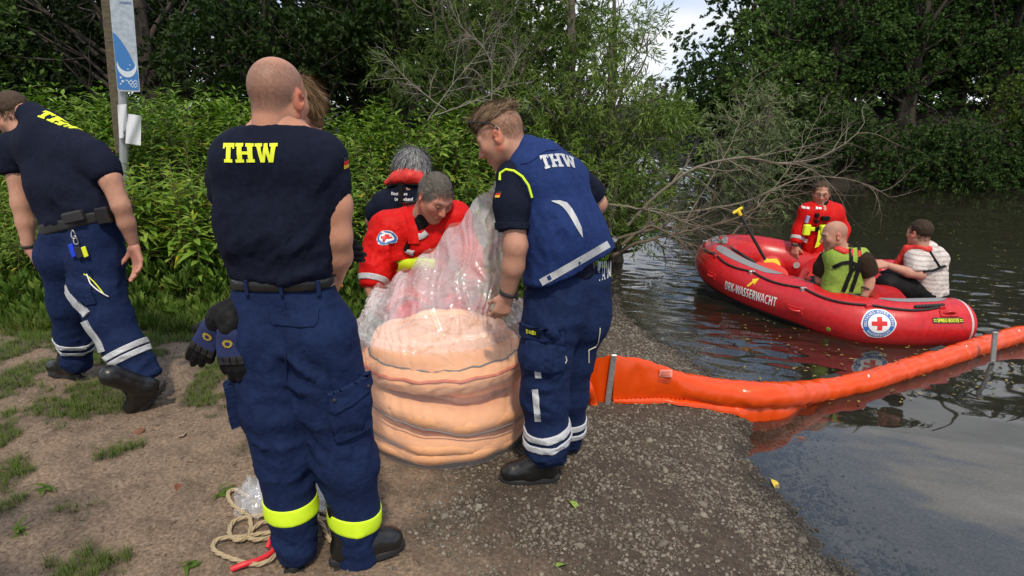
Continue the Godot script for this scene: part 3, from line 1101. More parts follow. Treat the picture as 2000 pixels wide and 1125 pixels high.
func balsam() -> void:
	rng.seed = 500
	var green := leaf_material()
	var stem_m := mat(0.11, 0.075, 0.035, 0.6)
	var leaf_meshes := []
	for k in 3:
		var mb := MB.new()
		leaf_shape(mb, Transform3D(), 1.0, 0.27, [0.2, 0.45, 0.75][k], 0.22, 5)
		leaf_meshes.append(mb.mesh())
	var shades := []
	for c in [Color(0.100, 0.190, 0.024), Color(0.150, 0.250, 0.038), Color(0.210, 0.300, 0.055), Color(0.075, 0.150, 0.022), Color(0.46, 0.40, 0.03)]:
		var m := leaf_material()
		m.vertex_color_use_as_albedo = false
		m.albedo_color = c.linear_to_srgb()
		shades.append(m)
	var full := []                    # joined variants
	for v in 6:
		var h := 1.45
		var mb := MB.new()
		balsam_leaves(900 + v, h, func(t: Transform3D, l: float, q: float) -> void:
			mb.tint = Color(0.082, 0.165, 0.020).lerp(Color(0.230, 0.325, 0.058), q * q)
			if q > 0.984: mb.tint = Color(0.42, 0.36, 0.04)
			leaf_shape(mb, t, l, l * 0.27, 0.4, 0.22, 3))
		var fl := MB.new()
		if v < 2:
			for q in 4:
				var o := Vector3(rnd(-0.06, 0.06), h + rnd(-0.05, 0.08), rnd(-0.06, 0.06))
				fl.ball(o, Vector3(0.012, 0.016, 0.012), 6, 4)
				fl.ball(o + Vector3(0.008, -0.006, 0), Vector3(0.014, 0.006, 0.012), 6, 4)
		full.append([mb.mesh(), stem_mesh(900 + v, h), fl.mesh() if v < 2 else null])
	var pink := mat(0.55, 0.33, 0.42, 0.6)
	# front row first, each leaf its own
	var proto: Array = []
	var grp := "balsam plants in the tall thicket"
	var front := func(px: float) -> float: return lerpf(5.15, 5.35, clampf(px / 450.0, 0, 1)) + smoothstep(700, 1100, px) * 0.75
	for k in 18:
		var px := 115.0 + 20.0 * k
		var zz: float = front.call(px) + rnd(-0.15, 0.25)
		var x := Z(px, 560, zz).x
		var h := rnd(0.75, 1.25)
		var t := thing("balsam_plant", "leafy balsam plant in the foremost row of the thicket", "plant", spot(x, -zz) - Vector3(0, 0.02, 0), "balsam plants in the foremost row")
		t.rotation = Vector3(rnd(-0.08, 0.15), rnd(0, TAU), rnd(-0.1, 0.1))
		var st := MeshInstance3D.new()
		st.name = "stem"; st.mesh = full[k % 6][1]; st.material_override = stem_m
		st.scale = Vector3(1, h / 1.45, 1)
		t.add_child(st, true)
		balsam_leaves(300 + k, h, func(tr: Transform3D, l: float, q: float) -> void:
			var o := MeshInstance3D.new()
			o.name = "leaf"
			o.mesh = leaf_meshes[int(q * 97.0) % 3]
			o.material_override = shades[4 if q > 0.965 else int(q * 4.1) % 4]
			o.transform = Transform3D(tr.basis.scaled(Vector3.ONE * l), tr.origin)
			t.add_child(o, true))
	var count := 0
	var tail := [Crowd.new(), Crowd.new(), Crowd.new()]
	for row in 14:
		var n := 48
		for q in n:
			var px := lerpf(-70, 1150, (q + rng.randf()) / n)
			var zz: float = front.call(px) + 0.15 + row * 0.17 + rnd(-0.1, 0.1)
			if px > 980 and zz > 7.2: continue
			var x := Z(px, 400, zz).x
			var h := lerpf(1.0, 1.72, clampf(row / 8.0, 0, 1)) * rnd(0.78, 1.12)
			if px > 640 and px < 900: h *= 0.92
			if px < 110: h *= lerpf(0.42, 0.95, clampf((px + 70.0) / 180.0, 0, 1))
			var b := turned(rnd(0, TAU), rnd(-0.12, 0.12), rnd(-0.12, 0.12)).scaled(Vector3.ONE * (h / 1.45))
			var o := spot(x, -zz)
			var v := rng.randi() % 6
			if v < 2 and (row < 8 or rng.randf() < 0.75): v += 2
			if count < 300 and (rng.randf() < 0.75 or row < 3):
				count += 1
				var t: Node3D
				if proto.size() <= v or proto[v] == null:
					while proto.size() <= v: proto.append(null)
					t = thing("balsam_plant", "tall balsam plant with whorls of pointed green leaves in the thicket", "plant", o, grp)
					for e in 3:
						if full[v][e] == null: continue
						var s := MeshInstance3D.new()
						s.name = ["leaves", "stem", "blossoms"][e]; s.mesh = full[v][e]; s.material_override = [green, stem_m, pink][e]
						if e != 1: s.set_meta("kind", "stuff")
						t.add_child(s, true)
					if v < 2: t.set_meta("label", "tall balsam plant with pink blossoms on top in the thicket"); t.set_meta("group", "flowering balsam plants")
					proto[v] = t
				else:
					t = proto[v].duplicate()
					t.name = numbered("balsam_plant")
					add_child(t)
				t.transform = Transform3D(b, o)
			else:
				tail[v % 3].put(b, o, Color(1, 1, 1) * rnd(0.85, 1.05))
	for k in 3:
		crowd_part("balsam_thicket", tail[k], full[k + 3][0], green, null, "stuff", ["balsam leaves filling the thicket towards the wood", "balsam leaves between the single plants of the thicket", "balsam leaves deep inside the thicket"][k])

# ---------------------------------------------------------------- grass, gravel, litter
func tuft(seed_: int, n: int, h: float, w: float) -> ArrayMesh:
	var r := RandomNumberGenerator.new()
	r.seed = seed_
	var mb := MB.new()
	for k in n:
		var q := r.randf() * TAU
		var d := Vector3(cos(q), 0, sin(q))
		var side := Vector3(-sin(q), 0, cos(q)) * w
		var o := d * r.randf() * 0.03
		var hh := h * r.randf_range(0.5, 1.0)
		var lean := r.randf_range(0.15, 0.9) * hh
		mb.tint = Color.WHITE * r.randf_range(0.7, 1.2)
		var first := mb.v.size()
		for e in 4:
			var s := e / 3.0
			var p := o + d * lean * s * s + Vector3(0, hh * (s - 0.25 * s * s * lean / hh), 0)
			for g in [-1.0, 1.0]: mb.vert(p + side * g * (1.0 - 0.85 * s), (Vector3.UP * 0.8 - d * 0.3 + side * g).normalized())
		for e in 3:
			var a := first + e * 2
			mb.tri(a, a + 1, a + 3); mb.tri(a, a + 3, a + 2)
	return mb.mesh()

func grass_and_gravel() -> void:
	rng.seed = 40
	var blades := leaf_material()
	var cr := [Crowd.new(), Crowd.new()]
	for k in 60000:
		var z := -1.35 - 4.6 * pow(rng.randf(), 0.9)
		var x := rnd(-1.0, 0.6) * (-z * 1.0) - 0.1
		var s := inland(x, z)
		if s < 0.35: continue
		var g := grass_share(x, z, s)
		if rng.randf() > g * 1.1 - 0.12: continue
		var v := int(z < -4.4)
		var sc := rnd(0.5, 1.1) * (1.0 if z < -4.2 else 0.75)
		cr[v].put(turned(rnd(0, TAU)).scaled(Vector3.ONE * sc), Vector3(x, height(x, z, s) - 0.004, z), Color(0.070, 0.125, 0.022).lerp(Color(0.190, 0.210, 0.060), rng.randf() * rng.randf()))
	crowd_part("grass", cr[0], tuft(1, 9, 0.075, 0.0016), blades, null, "stuff", "patches of short worn grass on the tan path")
	crowd_part("grass", cr[1], tuft(2, 9, 0.16, 0.0026), blades, null, "stuff", "longer grass along the foot of the tall plants")
	# low weeds at the foot of the thicket
	var low := Crowd.new()
	var weed := sprig(31, 8, 0.09, 0.032, 0.05)
	for k in 2600:
		var px := rnd(-120, 1180)
		var zz := rnd(4.5, 6.4) + smoothstep(620, 1000, px) * 0.7
		var x := Z(px, 560, zz).x
		var s := inland(x, -zz)
		if s < 0.1: continue
		low.put((turned(rnd(0, TAU)) * Basis(Vector3.RIGHT, -rnd(0.7, 1.6))).scaled(Vector3.ONE * rnd(0.7, 1.5)), Vector3(x, height(x, -zz, s) + rnd(0.0, 0.30) * smoothstep(4.55, 5.2, zz), -zz), Color(0.060, 0.120, 0.018).lerp(Color(0.18, 0.25, 0.045), rng.randf() * rng.randf()))
	crowd_part("low_weeds", low, weed, blades, null, "stuff", "low leafy weeds at the foot of the thicket")
	# gravel
	var stones := [Crowd.new(), Crowd.new(), Crowd.new()]
	var stone_m := mat(1, 1, 1, 0.85, true)
	stone_m.albedo_texture = M.mottle
	tri_tex(stone_m, 2.0)
	for k in 120000:
		var z := -1.3 - 6.0 * pow(rng.randf(), 1.4)
		var x := rnd(-0.9, 2.6)
		if absf(x) > -z * 0.95: continue
		var s := inland(x, z)
		if s < -0.5: continue
		var share := (1.0 - path_share(x, z, s)) * smoothstep(-0.5, -0.1, s)
		share *= clampf(0.50 + 1.3 * patch_noise.get_noise_2d(x * 2.2 + 9.0, z * 2.2), 0.08, 1.0) + 0.55 * exp(-pow(s - 0.12, 2.0) * 14.0)
		if rng.randf() > share: continue
		var r := 0.0038 + 0.0095 * pow(rng.randf(), 2.6)
		if rng.randf() < 0.012: r *= 2.0
		var tone := Color(0.105, 0.088, 0.066).lerp(Color(0.27, 0.235, 0.185), pow(rng.randf(), 1.6))
		if s < 0.20: tone *= lerpf(0.36, 1.0, clampf((s + 0.06 * fine_noise.get_noise_2d(x * 2.0, z * 2.0)) / 0.20, 0, 1))
		stones[k % 3].put(turned(rnd(0, TAU), rnd(-0.4, 0.4), rnd(-0.4, 0.4)).scaled(Vector3.ONE * r), Vector3(x, height(x, z, s) + r * 0.12, z), tone)
	for k in 3: crowd_part("gravel", stones[k], pebble(k + 2), stone_m, null, "stuff", ["flat grey brown gravel strewn on the dark beach", "rounded gravel at the edge of the water", "small chips of gravel between the bigger stones"][k])
	# chips of wood, bits of straw and leaf on the trodden earth
	var bits := Crowd.new()
	var bm := MB.new()
	bm.tube([Vector3(0, 0, -0.5), Vector3(0.04, 0.03, 0), Vector3(0, 0, 0.5)], [0.05, 0.07, 0.03], 5)
	for k in 3600:
		var z := -1.35 - 4.2 * pow(rng.randf(), 1.3)
		var x := rnd(-1.0, 0.5) * -z
		var s := inland(x, z)
		if s < 0.2 or rng.randf() > 0.35 + 0.65 * path_share(x, z, s): continue
		bits.put(turned(rnd(0, TAU)).scaled(Vector3.ONE * 0.030 * pow(rng.randf(), 2.4) + Vector3.ONE * 0.005), Vector3(x, height(x, z, s) + 0.002, z), Color(0.09, 0.065, 0.042).lerp(Color(0.30, 0.24, 0.165), pow(rng.randf(), 2.0)))
	crowd_part("litter", bits, bm.mesh(), stone_m, null, "stuff", "bits of straw and bark strewn over the trodden path")
	var crumbs := Crowd.new()
	for k in 26000:
		var z := -1.3 - 4.0 * pow(rng.randf(), 1.4)
		var x := rnd(-1.0, 0.4) * -z
		var s := inland(x, z)
		if s < 0.4: continue
		var r := 0.0015 + 0.0045 * pow(rng.randf(), 3.0)
		crumbs.put(turned(rnd(0, TAU), rnd(-0.4, 0.4)).scaled(Vector3.ONE * r), Vector3(x, height(x, z, s) + r * 0.2, z), Color(0.12, 0.088, 0.06).lerp(Color(0.25, 0.19, 0.135), rng.randf()))
	crowd_part("dirt", crumbs, pebble(9), stone_m, null, "stuff", "crumbs of dry earth on the path")
	# single leaves that lie about
	for a in [[1113, 978, 0.0, Color(0.20, 0.30, 0.04), 0.05, "green leaf lying on gravel in front of the booted man"], [1087, 1107, 0.0, Color(0.20, 0.32, 0.05), 0.042, "small green leaf on gravel at the bottom edge"], [1508, 936, -1.0, Color(0.55, 0.38, 0.03), 0.055, "curled yellow leaf floating near the gravel edge"], [283, 836, 0.0, Color(0.12, 0.045, 0.02), 0.055, "brown dry leaf on the path left of the gloves"], [345, 945, 0.0, Color(0.16, 0.05, 0.025), 0.05, "reddish dry leaf on the path left of the rope"], [358, 852, 0.0, Color(0.30, 0.23, 0.15), 0.05, "pale dry leaf on the path below the gloves"], [1575, 857, -1.0, Color(0.10, 0.035, 0.02), 0.06, "dark red leaf floating beside the orange boom"], [745, 1008, 0.0, Color(0.30, 0.40, 0.03), 0.04, "yellow green leaf on gravel beside the neon leg band"]]:
		var p := G(a[0], a[1], WATER + 0.012 if a[2] < 0 else -0.02)
		if a[2] == 0.0: p = G(a[0], a[1], height(p.x, p.z) + 0.01)
		var t := thing("fallen_leaf", a[5], "leaf", p, "single leaves lying about")
		var mb := MB.new()
		leaf_shape(mb, Transform3D(turned(rnd(0, TAU), 0.1, 0.3), p), a[4] * 1.5, a[4] * 0.8, 0.3, 0.3, 6)
		var m := mat(a[3].r, a[3].g, a[3].b, 0.6)
		part("blade", mb.mesh(), m, t)
		var sm := MB.new()
		sm.tube([p, p - Vector3(0.01, -0.004, 0.012)], [0.0012, 0.0008], 5)
		part("stalk", sm.mesh(), m, t)
	for a in [[40, 1045, "broad leaved weed on the bare path at the bottom left corner"], [90, 955, "leafy weed among short grass left of the path"], [370, 1105, "small weed in front of the rope with red ends"], [430, 968, "tiny weed on the path behind the rope"]]:
		var p := G(a[0], a[1], 0.0)
		p.y = height(p.x, p.z)
		var t := thing("path_weed", a[2], "weed", p, "weeds on the path")
		for k in 9:
			var mb := MB.new()
			leaf_shape(mb, Transform3D(turned(rnd(0, TAU), -rnd(0.2, 1.2)), p + Vector3(rnd(-0.02, 0.02), 0.005, rnd(-0.02, 0.02))), rnd(0.025, 0.07), rnd(0.012, 0.022), 0.7, 0.2, 4)
			part("leaf", mb.mesh(), M.weed, t)
	# yellow leaves drifting on the water beside the boat
	var drift := Crowd.new()
	var lm := MB.new()
	leaf_shape(lm, Transform3D(), 1.0, 0.5, 0.05, 0.05, 3)
	for k in 420:
		var p := G(rnd(1450, 1990), rnd(570, 790), WATER)
		if inland(p.x, p.z) > -0.15: continue
		if rng.randf() < 0.4: p = G(rnd(1560, 2000), rnd(430, 570), WATER)
		drift.put(turned(rnd(0, TAU)).scaled(Vector3.ONE * rnd(0.018, 0.04)), p + Vector3(0, 0.012, 0), Color(0.10, 0.085, 0.02).lerp(Color(0.34, 0.26, 0.05), rng.randf()))
	crowd_part("drifting_leaves", drift, lm.mesh(), stone_m, null, "stuff", "small yellow and brown leaves drifting on the water by the boat")

# a tree beside the path, out of the picture, whose shade lies on the near corner
func shade_tree() -> void:
	rng.seed = 222
	tree("leafy_tree", "tree beside the path just outside the frame", "tree", "", Vector3(-2.9, 0, 0.9), 3.6, 0.12, lumps(9, 3.0, 0.5, 0.4, 0.5, 0.35, 0.5, 1.0, -0.65), 130, sprig(4, 8, 0.105, 0.066, 0.17), 1.0, Color(0.03, 0.06, 0.015), Color(0.06, 0.10, 0.02), bark(0.06, 0.05, 0.04))

# ---------------------------------------------------------------- people: shared builders
func S(x: float, y: float, z: float, r: float) -> Array:
	return [Z(x, y, z), r]

func facing(yaw: float, pitch := 0.0, roll := 0.0) -> Basis:   # yaw 0 looks at the viewer, + turns to the right of the picture; pitch + looks down
	return Basis(Vector3.UP, deg_to_rad(yaw)) * Basis(Vector3.RIGHT, deg_to_rad(pitch)) * Basis(Vector3.BACK, deg_to_rad(roll))

func head_field(jaw := 1.0, ears := true, neck := Vector3(0, -0.145, -0.034)) -> Field:
	var f := Field.new()
	f.egg(Vector3(0, 0.032, -0.012), Vector3(0.076, 0.088, 0.098), Basis.IDENTITY, 0.01)
	f.egg(Vector3(0, -0.030, 0.026), Vector3(0.060 * jaw, 0.082, 0.068), Basis.IDENTITY, 0.03)
	for s in [-1.0, 1.0]:
		f.cap(Vector3(0.053 * s * jaw, -0.048, 0.0), Vector3(0.018 * s, -0.098, 0.060), 0.021, 0.017, 0.03)
		f.ball(Vector3(0.044 * s, -0.016, 0.060), 0.020, 0.03)
		f.cap(Vector3(0.014 * s, 0.026, 0.088), Vector3(0.044 * s, 0.026, 0.070), 0.010, 0.010, 0.018)
	f.cap(Vector3(-0.008, -0.100, 0.066), Vector3(0.008, -0.100, 0.066), 0.018, 0.018, 0.02)
	f.cap(Vector3(0, -0.05, -0.032), neck, 0.055, 0.055, 0.03)
	for s in [-1.0, 1.0]:
		f.add(Vector3(0.031 * s, 0.004, 0.100), Vector3(0.031 * s, 0.004, 0.100), 0.015, 0.015, 0.018, 8)
	f.cap(Vector3(0, 0.014, 0.088), Vector3(0, -0.028, 0.112), 0.008, 0.011, 0.012)
	for s in [-1.0, 1.0]: f.ball(Vector3(0.011 * s, -0.033, 0.100), 0.0085, 0.008)
	f.cap(Vector3(-0.016, -0.060, 0.090), Vector3(0.016, -0.060, 0.090), 0.006, 0.006, 0.008)
	f.cap(Vector3(-0.014, -0.071, 0.089), Vector3(0.014, -0.071, 0.089), 0.007, 0.007, 0.008)
	f.add(Vector3(-0.022, -0.0655, 0.100), Vector3(0.022, -0.0655, 0.100), 0.0035, 0.0035, 0.004, 8)
	if ears:
		for s in [-1.0, 1.0]:
			var b := Basis(Vector3.UP, s * 0.45) * Basis(Vector3.RIGHT, -0.15)
			f.egg(Vector3(0.079 * s, -0.002, -0.012), Vector3(0.0085, 0.033, 0.020), b, 0.006)
			f.ball(Vector3(0.077 * s, -0.026, -0.004), 0.008, 0.008)
			f.add(Vector3(0.088 * s, -0.002, -0.006), Vector3(0.088 * s, 0.008, -0.010), 0.009, 0.008, 0.006, 8)
	return f

# style: shaved, stubble, beard 0..1; hair colour for brows
func face_tint(skin: Color, hair: Color, shaved := 0.0, stubble := 0.0) -> Callable:
	return func(p: Vector3) -> Color:
		var c := skin
		var n := fine_noise.get_noise_3d(p.x * 9.0, p.y * 9.0, p.z * 9.0)
		var ax := absf(p.x)
		c = c * (1.0 + 0.10 * n)
		if ax > 0.070: c = c.lerp(Color(skin.r * 1.05, skin.g * 0.72, skin.b * 0.68), smoothstep(0.070, 0.080, ax))
		c = c.lerp(Color(skin.r * 1.02, skin.g * 0.70, skin.b * 0.66), 0.55 * exp(-(pow(ax - 0.042, 2) + pow(p.y + 0.022, 2)) * 1400.0) * (1.0 if p.z > 0.03 else 0.0))
		if p.z > 0.08 and absf(p.x) < 0.03: c = c.lerp(Color(skin.r * 1.0, skin.g * 0.66, skin.b * 0.62), 0.6 * exp(-pow(p.y + 0.028, 2) * 2500.0))
		if p.z > 0.075: c = c.lerp(Color(skin.r * 0.85, skin.g * 0.42, skin.b * 0.42), exp(-pow(p.x / 0.020, 4) - pow((p.y + 0.0655) / 0.009, 2)))
		if stubble > 0.0:
			c = c.lerp(c * 0.55, stubble * smoothstep(-0.035, -0.06, p.y) * smoothstep(-0.02, 0.02, p.z) * smoothstep(-0.16, -0.12, p.y))
		if p.z > 0.055: c = c.lerp(hair, 0.85 * exp(-pow((ax - 0.031) / 0.017, 4) - pow((p.y - 0.029) / 0.005, 2)))
		if p.z > 0.07: c = c.lerp(hair * 0.7, 0.6 * exp(-pow((ax - 0.031) / 0.014, 4) - pow((p.y - 0.012) / 0.003, 2)))
		if shaved > 0.0:
			var line := 0.062 - 0.11 * smoothstep(0.03, -0.07, p.z)
			var k := smoothstep(line - 0.012, line + 0.012, p.y) * (1.0 - 0.75 * smoothstep(0.080, 0.115, p.y)) * smoothstep(0.085, 0.05, p.z)
			if ax > 0.076: k = 0.0
			c = c.lerp(hair.lerp(skin, 0.34), clampf(k * shaved * (0.85 + 0.5 * n), 0, 1))
		return c

func eyeballs(mb: MB, t: Transform3D) -> void:
	var e := MB.new()
	for s in [-1.0, 1.0]:
		e.tint = Color(0.24, 0.20, 0.18)
		e.ball(Vector3(0.031 * s, 0.004, 0.0790), Vector3.ONE * 0.0115, 10, 8)
		e.tint = Color(0.36, 0.19, 0.13)
		e.ball(Vector3(0.031 * s, 0.0092, 0.0792), Vector3(0.0135, 0.0085, 0.0128), 10, 8)
		e.ball(Vector3(0.031 * s, -0.0035, 0.0788), Vector3(0.0130, 0.0062, 0.0118), 10, 8)
		e.tint = Color(0.05, 0.035, 0.025)
		e.ball(Vector3(0.031 * s, 0.0035, 0.0865), Vector3(0.0052, 0.0052, 0.0052), 8, 6)
	mb.join(e, t)

# left hand: wrist at the origin, fingers along +X, palm down (-Y), thumb on the +Z side. side -1 mirrors it
func hand_field(curl: Array, thumb := 0.3, fan := 1.0) -> Field:
	var f := Field.new()
	f.cap(Vector3(-0.03, 0, 0), Vector3(0.015, 0, 0), 0.024, 0.024, 0.02)
	var zs := [0.029, 0.010, -0.010, -0.028]
	var ln := [0.044, 0.048, 0.044, 0.034]
	for k in 4:
		var kn := Vector3([0.088, 0.091, 0.087, 0.079][k], 0.003, zs[k])
		f.cap(Vector3(0.018, 0.0, zs[k] * 0.55), kn, 0.0145, 0.0115, 0.014)
		var p := kn
		var a := 0.0
		for s in 3:
			a += float(curl[k]) * [0.75, 1.0, 0.7][s]
			var d := Vector3(cos(a), -sin(a), zs[k] * 2.2 * fan * cos(a)).normalized()
			var q: Vector3 = p + d * float(ln[k]) * [1.0, 0.62, 0.52][s]
			f.cap(p, q, [0.0098, 0.0090, 0.0082][s], [0.0090, 0.0082, 0.0070][s], 0.0045)
			p = q
	f.cap(Vector3(0.02, -0.006, 0.014), Vector3(0.046, -0.012, 0.038), 0.016, 0.0125, 0.014)
	var p := Vector3(0.046, -0.012, 0.038)
	var a := 0.0
	for s in 2:
		a += thumb
		var d := Vector3(cos(0.75 - a * 0.3), -0.35 - a * 0.9, sin(0.75 - a * 0.9)).normalized()
		var q: Vector3 = p + d * [0.034, 0.027][s]
		f.cap(p, q, [0.0115, 0.0098][s], [0.0098, 0.0078][s], 0.006)
		p = q
	return f

# a hand at the wrist, pointing along fingers, back of the hand towards back
func hand_at(wrist: Vector3, fingers: Vector3, back: Vector3, right: bool, size := 1.0) -> Transform3D:
	var x := fingers.normalized()
	var y := (back - x * back.dot(x)).normalized()
	var z := x.cross(y)
	if right: z = -z
	return Transform3D(Basis(x, y, z) * size, wrist)

func boot_field() -> Field:                                  # heel over the origin, toe along +Z
	var f := Field.new()
	f.cap(Vector3(0, 0.10, 0.018), Vector3(0, 0.27, 0.015), 0.052, 0.058, 0.03)
	f.cap(Vector3(0, 0.055, 0.0), Vector3(0, 0.050, 0.09), 0.044, 0.044, 0.03)
	f.cap(Vector3(0, 0.050, 0.09), Vector3(0.0, 0.047, 0.185), 0.046, 0.045, 0.03)
	f.cap(Vector3(0, 0.115, 0.05), Vector3(0, 0.06, 0.16), 0.045, 0.030, 0.04)
	f.plane(Vector3.DOWN, Vector3(0, 0.018, 0))
	f.fold(noise(14.0, 2, FastNoiseLite.TYPE_SIMPLEX_SMOOTH, 2), Basis.from_scale(Vector3(0.5, 1.6, 1.2)), 0.0022, false)
	return f

func sole_mesh(t: Transform3D) -> ArrayMesh:
	var mb := MB.new()
	var ring := []
	for k in 28:
		var q := TAU * k / 28.0
		var z := 0.092 - 0.145 * cos(q)
		var w := 0.040 + 0.012 * smoothstep(0.02, 0.17, z) - 0.006 * exp(-pow((z - 0.07) / 0.03, 2))
		ring.append(Vector3(w * sin(q) * (1.0 if absf(sin(q)) > 0.001 else 0.0), 0, z))
	var rows := []
	for l in [[0.0, 0.86], [0.0, 0.97], [0.006, 1.0], [0.022, 1.0], [0.028, 0.97], [0.030, 0.90], [0.030, 0.1]]:
		var row := []
		for p in ring: row.append(t * Vector3(p.x * l[1], l[0] + (0.004 if p.z > 0.2 else 0.0), (p.z - 0.092) * l[1] + 0.092))
		rows.append(row)
	mb.sheet(rows, true)
	var c: Vector3 = t * Vector3(0, 0.092, 0.092)
	for k in mb.n.size():
		if mb.n[k].dot(mb.v[k] - t * Vector3(0, 0.015, 0.092)) < 0: mb.n[k] = -mb.n[k]
	# heel and tread blocks
	for k in 7:
		for s in [-1.0, 1.0]:
			mb.box(t * Vector3(0.020 * s, -0.003, -0.025 + 0.036 * k), t.basis * Vector3(0.016, 0, 0), t.basis * Vector3(0, 0.004, 0), t.basis * Vector3(0, 0, 0.013))
	return mb.mesh()

func boot(o: Node3D, heel: Vector3, toe_dir: Vector3, up := Vector3.UP, cell := 0.008) -> void:
	var z := toe_dir.normalized()
	var y := (up - z * up.dot(z)).normalized()
	var t := Transform3D(Basis(y.cross(z), y, z), heel)
	job([[boot_field(), cell, null, t]], func(mb: MB) -> void:
		var b := part("boot", mb.mesh(), M.leather, o)
		part("sole", sole_mesh(t), M.rubber, b)
		var lace := MB.new()
		var f := boot_field()
		for k in 4:
			var row := []
			for e in 5:
				var c := Vector3((e - 2) * 0.016, 0.30, 0.19 - 0.016 * k)
				var h := f.hit(c, Vector3(0, -0.75 - 0.06 * k, -0.5).normalized(), 0.4)
				row.append(t * (h + Vector3(0, 0.003, 0.002)))
			lace.tube(row, 0.0028, 5)
		part("laces", lace.mesh(), M.rubber, b))

func see(f: Field, x: float, y: float, from := 1.2) -> Vector3:      # where a line of sight meets a garment
	var r := ray_of(x, y).normalized()
	return f.hit(Vector3(0, EYE, 0) + r * from, r, 12.0)

# --- things laid onto a garment -------------------------------------------------
func cut_fine(pts: PackedVector2Array, tris: PackedInt32Array, edge: float) -> Array:
	var v := pts
	var out := PackedInt32Array(tris)
	for pass_ in 8:
		var next := PackedInt32Array()
		var mids := {}
		var more := false
		for k in range(0, out.size(), 3):
			var t := [out[k], out[k + 1], out[k + 2]]
			var best := -1
			var bl := edge
			for e in 3:
				var l := v[t[e]].distance_to(v[t[(e + 1) % 3]])
				if l > bl + 1e-6: bl = l; best = e
			if best < 0:
				next.append_array(PackedInt32Array(t))
				continue
			more = true
			var a: int = t[best]; var b: int = t[(best + 1) % 3]; var c: int = t[(best + 2) % 3]
			var key := Vector2i(mini(a, b), maxi(a, b))
			if not mids.has(key):
				mids[key] = v.size()
				v.append((v[a] + v[b]) * 0.5)
			var m: int = mids[key]
			next.append_array(PackedInt32Array([a, m, c, m, b, c]))
		out = next
		if not more: break
	return [v, out]

# polygons in metres round a centre, pressed onto the field f from the outside along -out
func press_on(f: Field, polys: Array, at: Vector3, right: Vector3, up: Vector3, lift := 0.0025, edge := 0.02, reach := 0.22, wall := true) -> MB:
	var mb := MB.new()
	var x := right.normalized()
	var y := (up - x * up.dot(x)).normalized()
	var out := x.cross(y)
	var press := func(q: Vector2) -> Vector3:
		return f.hit(at + x * q.x + y * q.y + out * reach, -out, reach * 2.2)
	for poly in polys:
		var p: PackedVector2Array = poly
		var tr := Geometry2D.triangulate_polygon(p)
		if tr.is_empty(): continue
		var r := cut_fine(p.duplicate(), tr, edge)
		var first := mb.v.size()
		for q in r[0]:
			var w: Vector3 = press.call(q)
			var nn := f.normal(w)
			mb.vert(w + nn * lift, nn, q)
		for k in r[1]: mb.i.append(first + k)
		if wall and lift > 0.003:
			var m := p.size()
			for k in m:
				var a := p[k]; var b := p[(k + 1) % m]
				var n := maxi(1, ceili(a.distance_to(b) / edge))
				for e in n:
					var w0: Vector3 = press.call(a.lerp(b, float(e) / n))
					var w1: Vector3 = press.call(a.lerp(b, float(e + 1) / n))
					var n0 := f.normal(w0) * lift
					mb.quad(w0 + n0, w1 + n0, w1 - n0 * 0.5, w0 - n0 * 0.5)
	return mb

func rect(x0: float, y0: float, x1: float, y1: float) -> PackedVector2Array:
	return PackedVector2Array([Vector2(x0, y0), Vector2(x1, y0), Vector2(x1, y1), Vector2(x0, y1)])

func disc(r: float, n := 24, c := Vector2.ZERO) -> PackedVector2Array:
	var p := PackedVector2Array()
	for k in n: p.append(c + Vector2(cos(TAU * k / n), sin(TAU * k / n)) * r)
	return p

# slab letters T H W, one unit high, as in the print on the shirts
func thw(h: float, w: float) -> Array:
	var out := []
	var T := [[0.0, 0.72], [0.10, 0.72], [0.10, 0.80], [0.20, 0.80], [0.20, 0.17], [0.10, 0.17], [0.10, 0.0], [0.56, 0.0], [0.56, 0.17], [0.46, 0.17], [0.46, 0.80], [0.56, 0.80], [0.56, 0.72], [0.66, 0.72], [0.66, 1.0], [0.0, 1.0]]
	var Hh := [[0.0, 0.0], [0.42, 0.0], [0.42, 0.17], [0.34, 0.17], [0.34, 0.42], [0.62, 0.42], [0.62, 0.17], [0.54, 0.17], [0.54, 0.0], [0.96, 0.0], [0.96, 0.17], [0.87, 0.17], [0.87, 0.83], [0.96, 0.83], [0.96, 1.0], [0.54, 1.0], [0.54, 0.83], [0.62, 0.83], [0.62, 0.59], [0.34, 0.59], [0.34, 0.83], [0.42, 0.83], [0.42, 1.0], [0.0, 1.0], [0.0, 0.83], [0.09, 0.83], [0.09, 0.17], [0.0, 0.17]]
	var W := [[0.0, 0.83], [0.08, 0.83], [0.24, 0.0], [0.46, 0.0], [0.56, 0.48], [0.66, 0.0], [0.88, 0.0], [1.04, 0.83], [1.12, 0.83], [1.12, 1.0], [0.74, 1.0], [0.74, 0.83], [0.82, 0.83], [0.75, 0.36], [0.65, 0.83], [0.65, 1.0], [0.47, 1.0], [0.47, 0.83], [0.37, 0.36], [0.30, 0.83], [0.38, 0.83], [0.38, 1.0], [0.0, 1.0]]
	var x := 0.0
	for g in [[T, 0.72], [Hh, 1.01], [W, 1.12]]:
		var p := PackedVector2Array()
		for q in g[0]: p.append(Vector2(((x + q[0]) / 2.85 - 0.5) * w, (q[1] - 0.5) * h))
		out.append(p)
		x += g[1]
	return out

